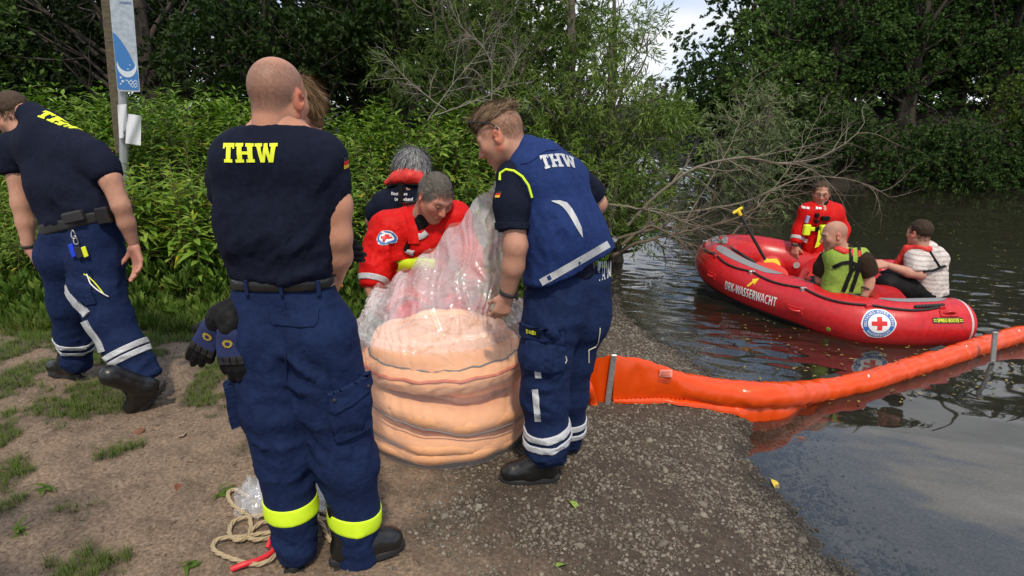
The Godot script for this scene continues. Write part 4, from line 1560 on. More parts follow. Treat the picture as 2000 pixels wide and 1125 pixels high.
var fonts := {}
func letters(text: String, w: float, h: float, font_name := "Droid Sans", weight := 700) -> Array:     # [points, triangles] fitted into w x h, centred
	var key := font_name + str(weight)
	if not fonts.has(key):
		var fo := SystemFont.new()
		fo.font_names = PackedStringArray([font_name])
		fo.font_weight = weight
		fonts[key] = fo
	var tm := TextMesh.new()
	tm.text = text
	tm.font = fonts[key]
	tm.font_size = 48
	tm.pixel_size = 0.01
	tm.depth = 0.0
	tm.curve_step = 3.0
	var arr := tm.surface_get_arrays(0)
	var v: PackedVector3Array = arr[Mesh.ARRAY_VERTEX]
	var ix: PackedInt32Array = arr[Mesh.ARRAY_INDEX] if arr[Mesh.ARRAY_INDEX] != null else PackedInt32Array(range(v.size()))
	var lo := Vector2(1e9, 1e9)
	var hi := -lo
	for p in v:
		lo = lo.min(Vector2(p.x, p.y)); hi = hi.max(Vector2(p.x, p.y))
	var out := PackedVector2Array()
	for p in v: out.append((Vector2(p.x, p.y) - (lo + hi) * 0.5) / (hi - lo) * Vector2(w, h))
	return [out, ix]

func wrap_text(f: Field, text: String, w: float, h: float, at: Vector3, right: Vector3, up: Vector3, lift := 0.002, font_name := "Droid Sans", edge := 0.03, reach := 0.2) -> MB:
	var mb := MB.new()
	var x := right.normalized()
	var y := (up - x * up.dot(x)).normalized()
	var out := x.cross(y)
	var l := letters(text, w, h, font_name)
	var r := cut_fine(l[0], l[1], edge)
	for q in r[0]:
		var p := f.hit(at + x * q.x + y * q.y + out * reach, -out, reach * 2.2)
		var nn := f.normal(p)
		mb.vert(p + nn * lift, nn, q)
	mb.i = r[1]
	return mb

func flat_text(text: String, w: float, h: float, at: Vector3, right: Vector3, up: Vector3, font_name := "Droid Sans") -> MB:
	var mb := MB.new()
	var l := letters(text, w, h, font_name)
	var nn := right.cross(up).normalized()
	for q in l[0]: mb.vert(at + right.normalized() * q.x + up.normalized() * q.y, nn)
	mb.i = l[1]
	return mb

# a band round a limb between two heights along its axis
func band(f: Field, a: Vector3, b: Vector3, width: float, tilt := Vector3.ZERO, lift := 0.005, from := 0.0, to := TAU, reach := 0.17, view := Vector3.BACK) -> MB:
	var ax := ((b - a).normalized() + tilt).normalized()
	var x := ax.cross(view).normalized()
	var y := x.cross(ax).normalized()
	var rows := []
	var n := 56
	var full := to - from > TAU - 0.01
	for l in [[-0.5, -0.002], [-0.5, lift], [-0.36, lift], [-0.22, lift], [-0.08, lift], [0.08, lift], [0.22, lift], [0.36, lift], [0.5, lift], [0.5, -0.002]]:
		var row := []
		for k in (n if full else n + 1):
			var q: float = lerpf(from, to, float(k) / n)
			var d := x * cos(q) + y * sin(q)
			var c: Vector3 = a + (b - a).normalized() * width * l[0]
			# keep the band in its tilted plane
			var off_ := d - ax * d.dot(ax)
			var p := f.hit(c + off_ * reach, -off_, reach)
			row.append(p + off_.normalized() * l[1])
		rows.append(row)
	var mb := MB.new()
	mb.sheet(rows, full)
	for k in mb.n.size():
		if mb.n[k].dot(mb.v[k] - a) < 0: mb.n[k] = -mb.n[k]
	return mb

# strands of hair: each a thin ribbon that leaves the scalp at a root and follows a field of directions
func strands(f: Field, t: Transform3D, n: int, root: Callable, way: Callable, length: float, width: float, c0: Color, c1: Color, steps_ := 4) -> MB:
	var mb := MB.new()
	for k in n:
		var p: Vector3 = root.call()
		if p == Vector3.INF: continue
		var nn := f.normal(p)
		mb.tint = c0.lerp(c1, rng.randf())
		var d: Vector3 = way.call(p, nn)
		var l := length * rnd(0.6, 1.15)
		var q := p + nn * 0.001
		var first := mb.v.size()
		for s in steps_ + 1:
			var side := d.cross(nn).normalized() * width * (1.0 - 0.7 * float(s) / steps_)
			mb.vert(t * (q - side), t.basis * nn)
			mb.vert(t * (q + side), t.basis * nn)
			d = (d + (way.call(q, nn) as Vector3) * 0.5).normalized()
			q += d * l / steps_
			var e := f.val(q)
			if e < 0.003: q += f.normal(q) * (0.003 - e)
		for s in steps_:
			var a := first + s * 2
			mb.tri(a, a + 1, a + 3); mb.tri(a, a + 3, a + 2)
	return mb

func scalp_root(f: Field, ok: Callable) -> Callable:
	return func() -> Vector3:
		for tries in 12:
			var d := rnd_dir()
			if d.y < -0.75: continue
			var p := f.hit(Vector3(0, 0.03, -0.01) + d * 0.2, -d, 0.2)
			if ok.call(p): return p
		return Vector3.INF

# ---------------------------------------------------------------- the people on land
var skin_a := Color(0.50, 0.275, 0.185)

func folds(f: Field, amp: float, scale := Vector3(1, 1, 1), seed_ := 1, freq := 7.0, turn := 0.5) -> void:
	var n := noise(freq, 2, FastNoiseLite.TYPE_SIMPLEX_SMOOTH, seed_, FastNoiseLite.FRACTAL_RIDGED)
	n.domain_warp_enabled = true
	n.domain_warp_amplitude = 0.05
	n.domain_warp_frequency = 5.0
	f.fold(n, Basis.from_scale(scale) * Basis(Vector3.BACK, turn), amp)
	f.fold(noise(freq * 0.5, 1, FastNoiseLite.TYPE_SIMPLEX_SMOOTH, seed_ + 9), Basis.IDENTITY, amp * 0.7)

func ribs(o: Node3D, called: String, mb: MB, m: Material, label := "") -> MeshInstance3D:
	return part(called, mb.mesh(), m, o, label)

func bald_man() -> void:
	var z := 1.96
	var base := Z(640, 1100, 1.96)
	base.y = height(base.x, base.z)
	var o := thing("person", "nearest man, shaved head, navy shirt with yellow letters, seen from behind", "person", base)
	# body
	var b := Field.new()
	b.chain([S(543, 222, z, 0.061), S(543, 268, z, 0.070)], 0.04)
	b.chain([S(470, 305, z, 0.055), S(545, 275, z, 0.07), S(628, 312, z, 0.055)], 0.05)
	b.chain([S(500, 320, z, 0.09), S(520, 560, z, 0.085)], 0.06)
	b.chain([S(592, 320, z, 0.09), S(596, 560, z, 0.085)], 0.06)
	b.chain([S(634, 318, z, 0.050), S(656, 400, 1.96, 0.048), S(660, 462, 1.96, 0.045)], 0.03)
	b.chain([S(660, 462, 1.96, 0.044), S(660, 500, 1.99, 0.046), S(648, 560, 2.08, 0.029)], 0.02)
	b.chain([S(452, 322, z, 0.046), S(440, 390, 2.06, 0.042), S(468, 446, 2.18, 0.038)], 0.03)
	b.chain([S(468, 446, 2.18, 0.038), S(530, 478, 2.24, 0.035), S(628, 487, 2.20, 0.027)], 0.02)
	b.chain([S(525, 600, z, 0.09), S(555, 850, 1.95, 0.06), S(576, 1070, 1.95, 0.045)], 0.03)
	b.chain([S(612, 600, z, 0.09), S(674, 850, 1.97, 0.06), S(697, 1070, 1.98, 0.045)], 0.03)
	var hf := head_field(1.06)
	var ht := Transform3D(facing(166, 8, 3) * 0.985, Z(543, 193, 1.97))
	var skin := Color(0.54, 0.285, 0.19)
	var hand_r := hand_at(Z(648, 560, 2.08), Vector3(-0.35, -0.35, -0.6), Vector3(1, 0.3, 0.2), true)
	job([[b, 0.013, func(p: Vector3) -> Color: return skin * (1.0 + 0.12 * fine_noise.get_noise_3d(p.x * 3, p.y * 3, p.z * 3))], [hf, 0.005, face_tint(skin, Color(0.10, 0.078, 0.065), 1.0, 0.3), ht], [hand_field([0.5, 0.55, 0.6, 0.6], 0.3), 0.004, func(_p: Vector3) -> Color: return skin, hand_r]], func(mb: MB) -> void:
		eyeballs(mb, ht)
		part("body", mb.mesh(), M.skin, o))
	# shirt
	var s := Field.new()
	s.chain([S(473, 312, z, 0.060), S(545, 282, z, 0.080), S(627, 316, z, 0.060)], 0.06)
	s.chain([S(543, 285, z, 0.105), S(543, 240, z, 0.073)], 0.03)
	s.chain([S(490, 325, z, 0.116), S(500, 440, z, 0.108), S(514, 556, z, 0.098)], 0.08)
	s.chain([S(597, 325, z, 0.116), S(580, 440, z, 0.106), S(590, 556, z, 0.098)], 0.08)
	s.chain([S(620, 315, z, 0.072), S(643, 365, 1.965, 0.060), S(655, 404, 1.97, 0.055)], 0.035, true)
	s.chain([S(470, 318, z, 0.070), S(446, 350, 2.0, 0.058), S(441, 388, 2.06, 0.054)], 0.035, true)
	s.plane(Vector3(0, -1, 0.06), Z(556, 553, 1.86))
	s.plane(Vector3(0.02, 1, -0.20), Z(543, 244, 1.90))
	s.masks = [[Z(600, 520, 1.88), 0.14, 1.3], [Z(640, 360, 1.93), 0.08, 0.9], [Z(480, 500, 1.88), 0.10, 1.0]]
	folds(s, 0.011, Vector3(1.5, 0.7, 1), 4, 5.0, 0.7)
	job([[s, 0.011]], func(mb: MB) -> void: part("shirt", mb.mesh(), M.tee, o))
	ribs(o, "shirt_print", press_on(s, thw(0.0535, 0.168), Z(493, 298, 1.86), Vector3(1, 0.01, 0.05), Vector3.UP, 0.0028, 0.02), M.neon_print, "yellow block letters on the upper back")
	var flag := [[0.0, Color(0.01, 0.01, 0.01)], [1.0, Color(0.5, 0.01, 0.01)], [2.0, Color(0.75, 0.45, 0.02)]]
	for k in 3:
		var c: Color = flag[k][1]
		ribs(o, "flag_stripe", press_on(s, [rect(-0.02, 0.011 - 0.011 * k, 0.02, 0.022 - 0.011 * k)], Z(668, 318, 1.95), Vector3(0.35, 0, -0.9), Vector3(0.3, 1, 0.1), 0.0025, 0.01, 0.1), mat(c.r, c.g, c.b, 0.8))
	# trousers
	var t := Field.new()
	t.chain([S(517, 566, z, 0.094), S(508, 650, z, 0.122)], 0.07)
	t.chain([S(594, 566, z, 0.094), S(618, 650, z, 0.124)], 0.07)
	var leg_l := Field.new()
	var leg_r := Field.new()
	leg_l.chain([S(556, 880, 1.95, 0.098), S(570, 990, 1.95, 0.086), S(580, 1084, 1.95, 0.068)], 0.035, true)
	leg_r.chain([S(676, 900, 1.97, 0.108), S(693, 1005, 1.975, 0.088), S(702, 1092, 1.98, 0.082)], 0.035, true)
	t.chain([S(512, 650, z, 0.116), S(536, 790, 1.955, 0.112), S(556, 880, 1.95, 0.098), S(570, 990, 1.95, 0.086), S(580, 1084, 1.95, 0.068)], 0.035, true)
	t.chain([S(622, 655, z, 0.122), S(654, 780, 1.965, 0.117), S(676, 900, 1.97, 0.108), S(693, 1005, 1.975, 0.088), S(702, 1092, 1.98, 0.082)], 0.035, true)
	t.plane(Vector3(0, 1, -0.05), Z(556, 556, 1.86))
	t.masks = [[Z(566, 992, 1.93), 0.075, -0.9], [Z(691, 1012, 1.95), 0.08, -0.9], [Z(578, 1062, 1.9), 0.07, 1.4], [Z(700, 1075, 1.9), 0.07, 1.4], [Z(556, 880, 1.88), 0.12, 1.0], [Z(680, 900, 1.88), 0.12, 1.0], [Z(570, 740, 1.88), 0.13, 0.9], [Z(640, 690, 1.86), 0.10, 0.7]]
	folds(t, 0.015, Vector3(0.75, 1.3, 1), 11, 4.6, 0.6)
	for l in [leg_l, leg_r]: l.masks = t.masks; l.wr = t.wr
	job([[t, 0.0118]], func(mb: MB) -> void: part("trousers", mb.mesh(), M.blue, o))
	ribs(o, "pocket_flap", press_on(t, [PackedVector2Array([Vector2(-0.078, 0.020), Vector2(-0.078, -0.018), Vector2(-0.068, -0.030), Vector2(0.068, -0.030), Vector2(0.078, -0.018), Vector2(0.078, 0.020)])], Z(571, 618, 1.85), Vector3.RIGHT, Vector3.UP, 0.006), M.blue)
	ribs(o, "cargo_pocket", press_on(t, [PackedVector2Array([Vector2(-0.062, 0.06), Vector2(-0.062, -0.090), Vector2(0.062, -0.082), Vector2(0.070, 0.06)])], Z(680, 800, 1.90), Vector3(1, 0.08, -0.55), Vector3(-0.1, 1, 0), 0.016), M.blue)
	var flap := ribs(o, "cargo_flap", press_on(t, [PackedVector2Array([Vector2(-0.068, 0.035), Vector2(-0.068, -0.022), Vector2(-0.055, -0.034), Vector2(0.058, -0.016), Vector2(0.074, 0.0), Vector2(0.074, 0.040)])], Z(679, 766, 1.90), Vector3(1, 0.12, -0.55), Vector3(-0.1, 1, 0), 0.024), M.blue)
	for q in [[652, 776], [707, 754]]:
		var c := see(t, q[0], q[1])
		var sn := MB.new()
		sn.ball(c + t.normal(c) * 0.026, Vector3.ONE * 0.007, 10, 6)
		part("snap", sn.mesh(), M.rubber, flap)
	ribs(o, "cargo_pocket", press_on(t, [rect(-0.06, -0.08, 0.06, 0.07)], Z(487, 775, 1.95), Vector3(0.25, 0, 1), Vector3(0.05, 1, 0), 0.028), M.blue)
	ribs(o, "leg_band", band(leg_l, Z(563, 983, 1.95), Z(566, 1000, 1.95), 0.062, Vector3(-0.06, 0, 0), 0.002), M.neon, "neon yellow reflective band round the left shin")
	ribs(o, "leg_band", band(leg_r, Z(689, 1003, 1.975), Z(691, 1020, 1.975), 0.066, Vector3(-0.2, 0, 0.05), 0.002), M.neon, "neon yellow reflective band round the right shin")
	# seams
	for q in [[[600, 600, 690, 880]], [[556, 590, 560, 745]]]:
		var pts := []
		for k in 12:
			var e: float = k / 11.0
			var c := see(t, lerpf(q[0][0], q[0][2], e), lerpf(q[0][1], q[0][3], e))
			pts.append(c + Vector3(0, 0, 0.0005))
		var sm := MB.new()
		sm.tube(pts, 0.0022, 5)
		ribs(o, "seam", sm, M.blue)
	# belt
	var be := Field.new()
	be.chain([S(516, 540, z, 0.102), S(515, 585, z, 0.102)], 0.08)
	be.chain([S(595, 540, z, 0.102), S(596, 585, z, 0.102)], 0.08)
	be.plane(Vector3(0, 1, -0.05), Z(556, 551, 1.85))
	be.plane(Vector3(0, -1, 0.05), Z(556, 573, 1.85))
	var belt_mat: StandardMaterial3D = M.leather
	job([[be, 0.007]], func(mb: MB) -> void:
		var bb := part("belt", mb.mesh(), belt_mat, o)
		for x in [482, 549, 621]:
			var c := see(be, x, 562)
			var lp := MB.new()
			var nn := be.normal(c)
			lp.bevel_box(c + nn * 0.003, Vector3(0.0055, 0, -0.0055 * nn.x), Vector3(0, 0.026, 0), nn * 0.0035, 0.002)
			part("belt_loop", lp.mesh(), M.blue, bb))
	# boots
	boot(o, Z(577, 1100, 1.93) * Vector3(1, 0, 1) + Vector3(0, base.y + 0.004, 0), Vector3(-0.15, 0, -1))
	boot(o, Z(676, 1100, 1.97) * Vector3(1, 0, 1) + Vector3(0, base.y + 0.004, 0.03), Vector3(0.93, 0, -0.38))
	# the hand in a dark glove that shows beyond the right elbow
	var gl := hand_at(Z(628, 487, 2.20), Vector3(1.0, -0.05, -0.1), Vector3(0.1, 0.3, 0.9), false, 1.08)
	job([[hand_field([0.75, 0.8, 0.85, 0.85], 0.3, 0.5), 0.004, null, gl]], func(mb: MB) -> void: part("glove", mb.mesh(), M.black, o, "dark glove showing beyond the right elbow"))
	var wr := MB.new()
	var c := Z(649, 556, 2.07)
	var ring := []
	for k in 17: ring.append(c + Basis(Vector3(0.2, 0.9, -0.3).normalized(), TAU * k / 16.0) * Vector3(0.031, 0, 0.01))
	wr.tube(ring, 0.0055, 6)
	ribs(o, "wristband", wr, M.orange, "orange band round the right wrist")

func glove_pair() -> void:
	# two work gloves hanging from his left hip
	var top := Z(450, 596, 1.90)
	var o := thing("work_gloves", "pair of black and blue work gloves with yellow cogs hanging at a hip", "gloves", top)
	var blue := mat(0.007, 0.015, 0.075, 0.75)
	for k in 2:
		var w: Vector3 = [Z(425, 630, 1.90), Z(448, 640, 1.86)][k]
		var tip: Vector3 = [Z(372, 728, 1.90), Z(458, 742, 1.84)][k]
		var t := hand_at(w, tip - w, Vector3(0.1, 0.2, 1), k == 1, 1.04)
		var cuff := Field.new()
		cuff.chain([[top + Vector3(0.01 * k, 0, 0), 0.022], [w.lerp(top, 0.4), 0.038], [w, 0.036]], 0.02)
		folds(cuff, 0.004, Vector3.ONE, 5, 14.0)
		var hf := hand_field([0.22, 0.2, 0.22, 0.25], 0.25, 1.0)
		for j in hf.RA.size(): hf.RA[j] += 0.004
		job([[cuff, 0.006], [hf, 0.006, null, t]], func(mb: MB) -> void:
			var g := part("glove", mb.mesh(), M.black, o)
			var f := hf
			var pad := MB.new()
			for q in [[0.028, 0.0, 0.030, 0.026]]:
				var m := press_on(f, [rect(0.0, -0.036, 0.088, 0.036)], Vector3(0, 0, 0), Vector3(1, 0, 0), Vector3(0, 0, -1), 0.004, 0.012, 0.08)
				pad.join(m, t)
			part("back_panel", pad.mesh(), blue, g)
			var cog := []
			var teeth := PackedVector2Array()
			for e in 60:
				var r := 0.0145 if e % 5 < 3 else 0.0118
				teeth.append(Vector2(0.042, 0.0) + Vector2(cos(TAU * e / 60.0), sin(TAU * e / 60.0)) * r)
			var cm := MB.new()
			cm.join(press_on(f, [teeth], Vector3.ZERO, Vector3(1, 0, 0), Vector3(0, 0, -1), 0.0075, 0.01, 0.08, false), t)
			var cogp := part("cog_print", cm.mesh(), mat(0.36, 0.25, 0.025, 0.8), g)
			var hole := MB.new()
			hole.join(press_on(f, [disc(0.007, 14, Vector2(0.042, 0))], Vector3.ZERO, Vector3(1, 0, 0), Vector3(0, 0, -1), 0.009, 0.01, 0.08, false), t)
			part("cog_centre", hole.mesh(), blue, cogp)
			for e in 4:
				var kn := MB.new()
				kn.join(press_on(f, [rect(0.086, [0.021, 0.002, -0.018, -0.036][e], 0.112, [0.037, 0.018, -0.002, -0.021][e])], Vector3.ZERO, Vector3(1, 0, 0), Vector3(0, 0, -1), 0.005, 0.012, 0.08), t)
				part("knuckle_pad", kn.mesh(), M.rubber, g))

func walking_man() -> void:
	var base := Z(150, 740, 3.45)
	base.y = height(base.x, base.z)
	var o := thing("person", "man in navy shirt walking bent to the left with keys on his belt", "person", base)
	var skin := Color(0.50, 0.29, 0.205)
	var b := Field.new()
	b.chain([S(50, 220, 3.63, 0.054), S(92, 250, 3.56, 0.060)], 0.04)
	b.chain([S(35, 290, 3.60, 0.06), S(100, 270, 3.55, 0.08), S(180, 305, 3.42, 0.06)], 0.06)
	b.chain([S(90, 300, 3.55, 0.10), S(135, 430, 3.42, 0.09)], 0.06)
	b.chain([S(150, 310, 3.48, 0.10), S(180, 430, 3.38, 0.09)], 0.06)
	b.chain([S(32, 300, 3.60, 0.062), S(38, 345, 3.58, 0.058), S(42, 398, 3.55, 0.052)], 0.03)
	b.chain([S(42, 398, 3.55, 0.051), S(50, 435, 3.54, 0.047), S(56, 482, 3.52, 0.031)], 0.02)
	b.chain([S(195, 310, 3.38, 0.060), S(215, 350, 3.35, 0.054), S(236, 402, 3.33, 0.047)], 0.03)
	b.chain([S(236, 402, 3.33, 0.046), S(247, 435, 3.35, 0.044), S(261, 476, 3.38, 0.029)], 0.02)
	b.chain([S(125, 480, 3.42, 0.10), S(142, 600, 3.48, 0.07), S(148, 700, 3.55, 0.05)], 0.03)
	b.chain([S(190, 480, 3.38, 0.10), S(205, 600, 3.32, 0.07), S(280, 740, 3.24, 0.05)], 0.03)
	var hf := head_field(1.05)
	var ht := Transform3D(facing(-118, 24, 4) * 1.06, Z(26, 226, 3.66))
	var hl := hand_at(Z(56, 484, 3.52), Vector3(0.25, -1, -0.05), Vector3(-0.75, 0, 0.7), false, 1.12)
	var hr := hand_at(Z(261, 478, 3.38), Vector3(0.12, -1, 0.12), Vector3(0.45, 0, -0.9), true, 1.12)
	var plain := func(p: Vector3) -> Color: return skin * (1.0 + 0.14 * fine_noise.get_noise_3d(p.x * 3, p.y * 3, p.z * 3))
	var hand_skin := Color(0.52, 0.27, 0.20)
	job([[b, 0.015, plain], [hf, 0.0058, face_tint(skin, Color(0.07, 0.045, 0.03), 0.0, 0.3), ht], [hand_field([0.42, 0.48, 0.52, 0.55], 0.35), 0.0045, func(_p: Vector3) -> Color: return hand_skin, hl], [hand_field([0.32, 0.38, 0.42, 0.42], 0.2, 0.6), 0.0045, func(_p: Vector3) -> Color: return hand_skin, hr]], func(mb: MB) -> void:
		eyeballs(mb, ht)
		part("body", mb.mesh(), M.skin, o))
	short_hair(o, hf, ht, Color(0.055, 0.038, 0.026), Color(0.10, 0.072, 0.050), 0.016, 2)
	glasses(o, ht, M.rubber)
	var s := Field.new()
	s.chain([S(32, 288, 3.60, 0.085), S(98, 268, 3.55, 0.105), S(180, 306, 3.40, 0.085)], 0.07)
	s.chain([S(92, 300, 3.55, 0.135), S(115, 370, 3.48, 0.135), S(132, 432, 3.42, 0.128)], 0.09)
	s.chain([S(150, 315, 3.48, 0.140), S(166, 370, 3.43, 0.135), S(186, 415, 3.38, 0.120)], 0.09)
	s.chain([S(30, 290, 3.60, 0.085), S(26, 315, 3.59, 0.083), S(32, 338, 3.58, 0.081)], 0.04, true)
	s.chain([S(182, 306, 3.40, 0.085), S(202, 325, 3.37, 0.074), S(212, 346, 3.355, 0.070)], 0.04, true)
	s.plane(Vector3(0.22, -1, 0.1), Z(155, 432, 3.25))
	s.plane(Vector3(-0.75, 0.6, -0.35), Z(50, 214, 3.62))
	s.chain([S(92, 250, 3.56, 0.095), S(58, 222, 3.62, 0.070)], 0.04)
	s.masks = [[Z(120, 400, 3.3), 0.16, 1.0], [Z(200, 390, 3.28), 0.12, 1.0], [Z(30, 320, 3.5), 0.1, 0.8]]
	folds(s, 0.012, Vector3(1.3, 0.8, 1), 14, 4.6, -0.5)
	job([[s, 0.014]], func(mb: MB) -> void: part("shirt", mb.mesh(), M.tee, o))
	ribs(o, "shirt_print", press_on(s, thw(0.058, 0.215), Z(120, 238, 3.5), Vector3(0.95, -0.20, 0.25), Vector3(-0.15, 0.75, -0.65), 0.004, 0.02), M.neon_print, "yellow block letters between the shoulders")
	var t := Field.new()
	t.chain([S(130, 442, 3.42, 0.120), S(122, 500, 3.42, 0.130)], 0.07)
	t.chain([S(188, 425, 3.38, 0.115), S(190, 500, 3.37, 0.135)], 0.07)
	t.chain([S(125, 500, 3.42, 0.128), S(140, 590, 3.46, 0.112), S(148, 650, 3.50, 0.100), S(150, 714, 3.54, 0.088)], 0.04, true)
	t.chain([S(186, 505, 3.37, 0.135), S(192, 570, 3.32, 0.128), S(214, 620, 3.29, 0.112), S(245, 680, 3.26, 0.102), S(282, 740, 3.23, 0.088)], 0.04, true)
	t.plane(Vector3(-0.22, 1, -0.1), Z(155, 428, 3.27))
	t.masks = [[Z(270, 720, 3.2), 0.13, 1.4], [Z(150, 690, 3.45), 0.12, 1.2], [Z(200, 560, 3.2), 0.15, 0.9]]
	folds(t, 0.016, Vector3(0.8, 1.3, 1), 24, 4.2, 0.3)
	var leg_l := Field.new()
	var leg_r := Field.new()
	leg_l.chain([S(140, 590, 3.46, 0.112), S(148, 650, 3.50, 0.100), S(150, 714, 3.54, 0.088)], 0.04, true)
	leg_r.chain([S(214, 620, 3.29, 0.112), S(245, 680, 3.26, 0.102), S(282, 740, 3.23, 0.088)], 0.04, true)
	for l in [leg_l, leg_r]: l.masks = t.masks; l.wr = t.wr
	job([[t, 0.014]], func(mb: MB) -> void: part("trousers", mb.mesh(), M.blue, o))
	for q in [[152, 664, 3.50, 0.028, 0.08], [152, 678, 3.51, 0.026, 0.08]]:
		ribs(o, "leg_band", band(leg_l, Z(q[0], q[1], q[2]), Z(q[0] + 1, q[1] + 15, q[2] + 0.01), q[3], Vector3(0, 0, 0), 0.005, 0, TAU, 0.125), M.silver)
	for q in [[246, 684], [253, 697]]:
		ribs(o, "leg_band", band(leg_r, Z(q[0], q[1], 3.26), Z(q[0] + 16, q[1] + 27, 3.245), 0.032, Vector3.ZERO, 0.005, 0, TAU, 0.14), M.silver)
	for q in [[[130, 577], [182, 622]], [[178, 640], [214, 695]]]:
		var a := Z(q[0][0], q[0][1], 3.1); var c := Z(q[1][0], q[1][1], 3.1)
		var half := (c - a).length() * 0.54
		ribs(o, "leg_stripe", press_on(t, [rect(-half, -0.024, half, 0.024)], a.lerp(c, 0.5) * Vector3(1.04, 1, 1.04), c - a, Vector3(1, 0.8, 0.0), 0.013, 0.03, 0.25), M.silver)
	ribs(o, "name_patch", press_on(t, [rect(-0.032, -0.017, 0.032, 0.017)], Z(118, 556, 3.25), Vector3(0.9, 0.35, 0.2), Vector3.UP, 0.005), M.black)
	ribs(o, "name_letters", wrap_text(t, "EDER", 0.046, 0.018, Z(119, 556, 3.25), Vector3(0.9, 0.35, 0.2), Vector3.UP, 0.0075), M.neon_print)
	ribs(o, "pocket", press_on(t, [rect(-0.075, -0.10, 0.075, 0.08)], Z(152, 562, 3.2), Vector3(1, 0.2, 0.1), Vector3(-0.2, 1, 0), 0.010), M.blue)
	for k in 2:
		var z0 := MB.new()
		var pts := []
		for e in 7:
			var c := see(t, lerpf([166, 172][k], [206, 214][k], e / 6.0), lerpf(534, [574, 578][k], pow(e / 6.0, 1.4 - k * 0.9)), 2.0)
			pts.append(c + Vector3(0, 0, 0.012))
		z0.tube(pts, 0.0035, 5)
		ribs(o, "zip_tape", z0, M.neon_print if k == 0 else M.white)
	var be := Field.new()
	be.chain([S(131, 425, 3.42, 0.130), S(130, 460, 3.42, 0.130)], 0.08)
	be.chain([S(187, 405, 3.38, 0.124), S(187, 445, 3.38, 0.124)], 0.08)
	be.plane(Vector3(-0.22, 1, -0.1), Z(155, 419, 3.25))
	be.plane(Vector3(0.22, -1, 0.1), Z(155, 443, 3.25))
	job([[be, 0.009]], func(mb: MB) -> void:
		var bb := part("belt", mb.mesh(), M.rubber, o)
		var on := func(x: float, y: float) -> Vector3: return see(be, x, y, 2.0)
		var p1 := MB.new()
		p1.bevel_box(on.call(206, 420) + Vector3(0, 0, 0.018), Vector3(0.034, 0.006, 0), Vector3(-0.006, 0.045, 0), Vector3(0, 0, 0.02), 0.008)
		part("belt_pouch", p1.mesh(), M.leather, bb)
		var p2 := MB.new()
		p2.bevel_box(on.call(148, 423) + Vector3(0, 0, 0.018), Vector3(0.055, 0.012, 0), Vector3(-0.006, 0.030, 0), Vector3(0, 0, 0.02), 0.01)
		part("belt_pouch", p2.mesh(), M.rubber, bb)
		var rag := Field.new()
		rag.chain([[on.call(172, 404) + Vector3(0, 0, 0.02), 0.026], [on.call(176, 418) + Vector3(0, 0, 0.03), 0.035], [on.call(186, 424) + Vector3(0, 0, 0.02), 0.024]], 0.02)
		folds(rag, 0.008, Vector3.ONE, 3, 16.0)
		part("rolled_gloves", rag.build(0.006, NONE).mesh(), mat(0.12, 0.12, 0.12, 0.9), bb, "grey gloves tucked into the belt"))
	# keys on a snap hook
	var kt := Z(141, 447, 3.22)
	var k0 := MB.new()
	for e in 2:
		var ring := []
		for q in 15: ring.append(kt + Vector3(0.006 * e, -0.03 - 0.03 * e, 0) + Vector3(0.011 * cos(TAU * q / 14.0), 0.024 * sin(TAU * q / 14.0), 0.004 * sin(TAU * q / 7.0)))
		k0.tube(ring, 0.003, 6)
	var kr := ribs(o, "snap_hook", k0, M.metal)
	for q in [[Vector3(-0.016, -0.115, 0.01), Vector3(0.012, 0.035, 0.005), mat(0.01, 0.05, 0.62, 0.4), "key_tag", "blue key tag"], [Vector3(0.016, -0.125, 0.012), Vector3(0.013, 0.03, 0.007), M.rubber, "car_key", ""], [Vector3(0.042, -0.125, 0.0), Vector3(0.012, 0.028, 0.005), M.neon_print, "key_cord", "yellow cord on the keys"]]:
		var km := MB.new()
		km.bevel_box(kt + q[0], Vector3(q[1].x, 0.004, 0), Vector3(-0.004, q[1].y, 0), Vector3(0, 0, q[1].z), 0.003)
		part(q[3], km.mesh(), q[2], kr, q[4])
	watch(o, Z(54, 474, 3.52), Z(58, 488, 3.52), 0.037)
	var f1 := Z(142, 738, 3.56)
	boot(o, Vector3(f1.x + 0.02, height(f1.x, f1.z) + 0.003, f1.z), Vector3(-0.80, 0, -0.30), Vector3.UP, 0.010)
	var toe := G(272, 797, height(-2.1, -3.2))
	var heel := Z(312, 748, 3.20)
	boot(o, heel - Vector3(0, 0.035, 0), toe + Vector3(0, 0.02, 0) - heel, Vector3(0.55, 0.8, 0.1), 0.010)

func watch(o: Node3D, a: Vector3, b: Vector3, r: float) -> void:
	var ax := (b - a).normalized()
	var x := ax.cross(Vector3.BACK).normalized()
	var y := x.cross(ax)
	var ring := []
	for k in 21: ring.append(a.lerp(b, 0.5) + (x * cos(TAU * k / 20.0) + y * sin(TAU * k / 20.0)) * r)
	var mb := MB.new()
	mb.tube(ring, 0.0085, 6, false, 0.35, ax.cross(x))
	var w := part("watch_strap", mb.mesh(), M.rubber, o)
	var c := MB.new()
	c.bevel_box(a.lerp(b, 0.5) - x * (r + 0.004), ax * 0.017, y * 0.017, x * 0.006, 0.004)
	part("watch_case", c.mesh(), M.rubber, w)

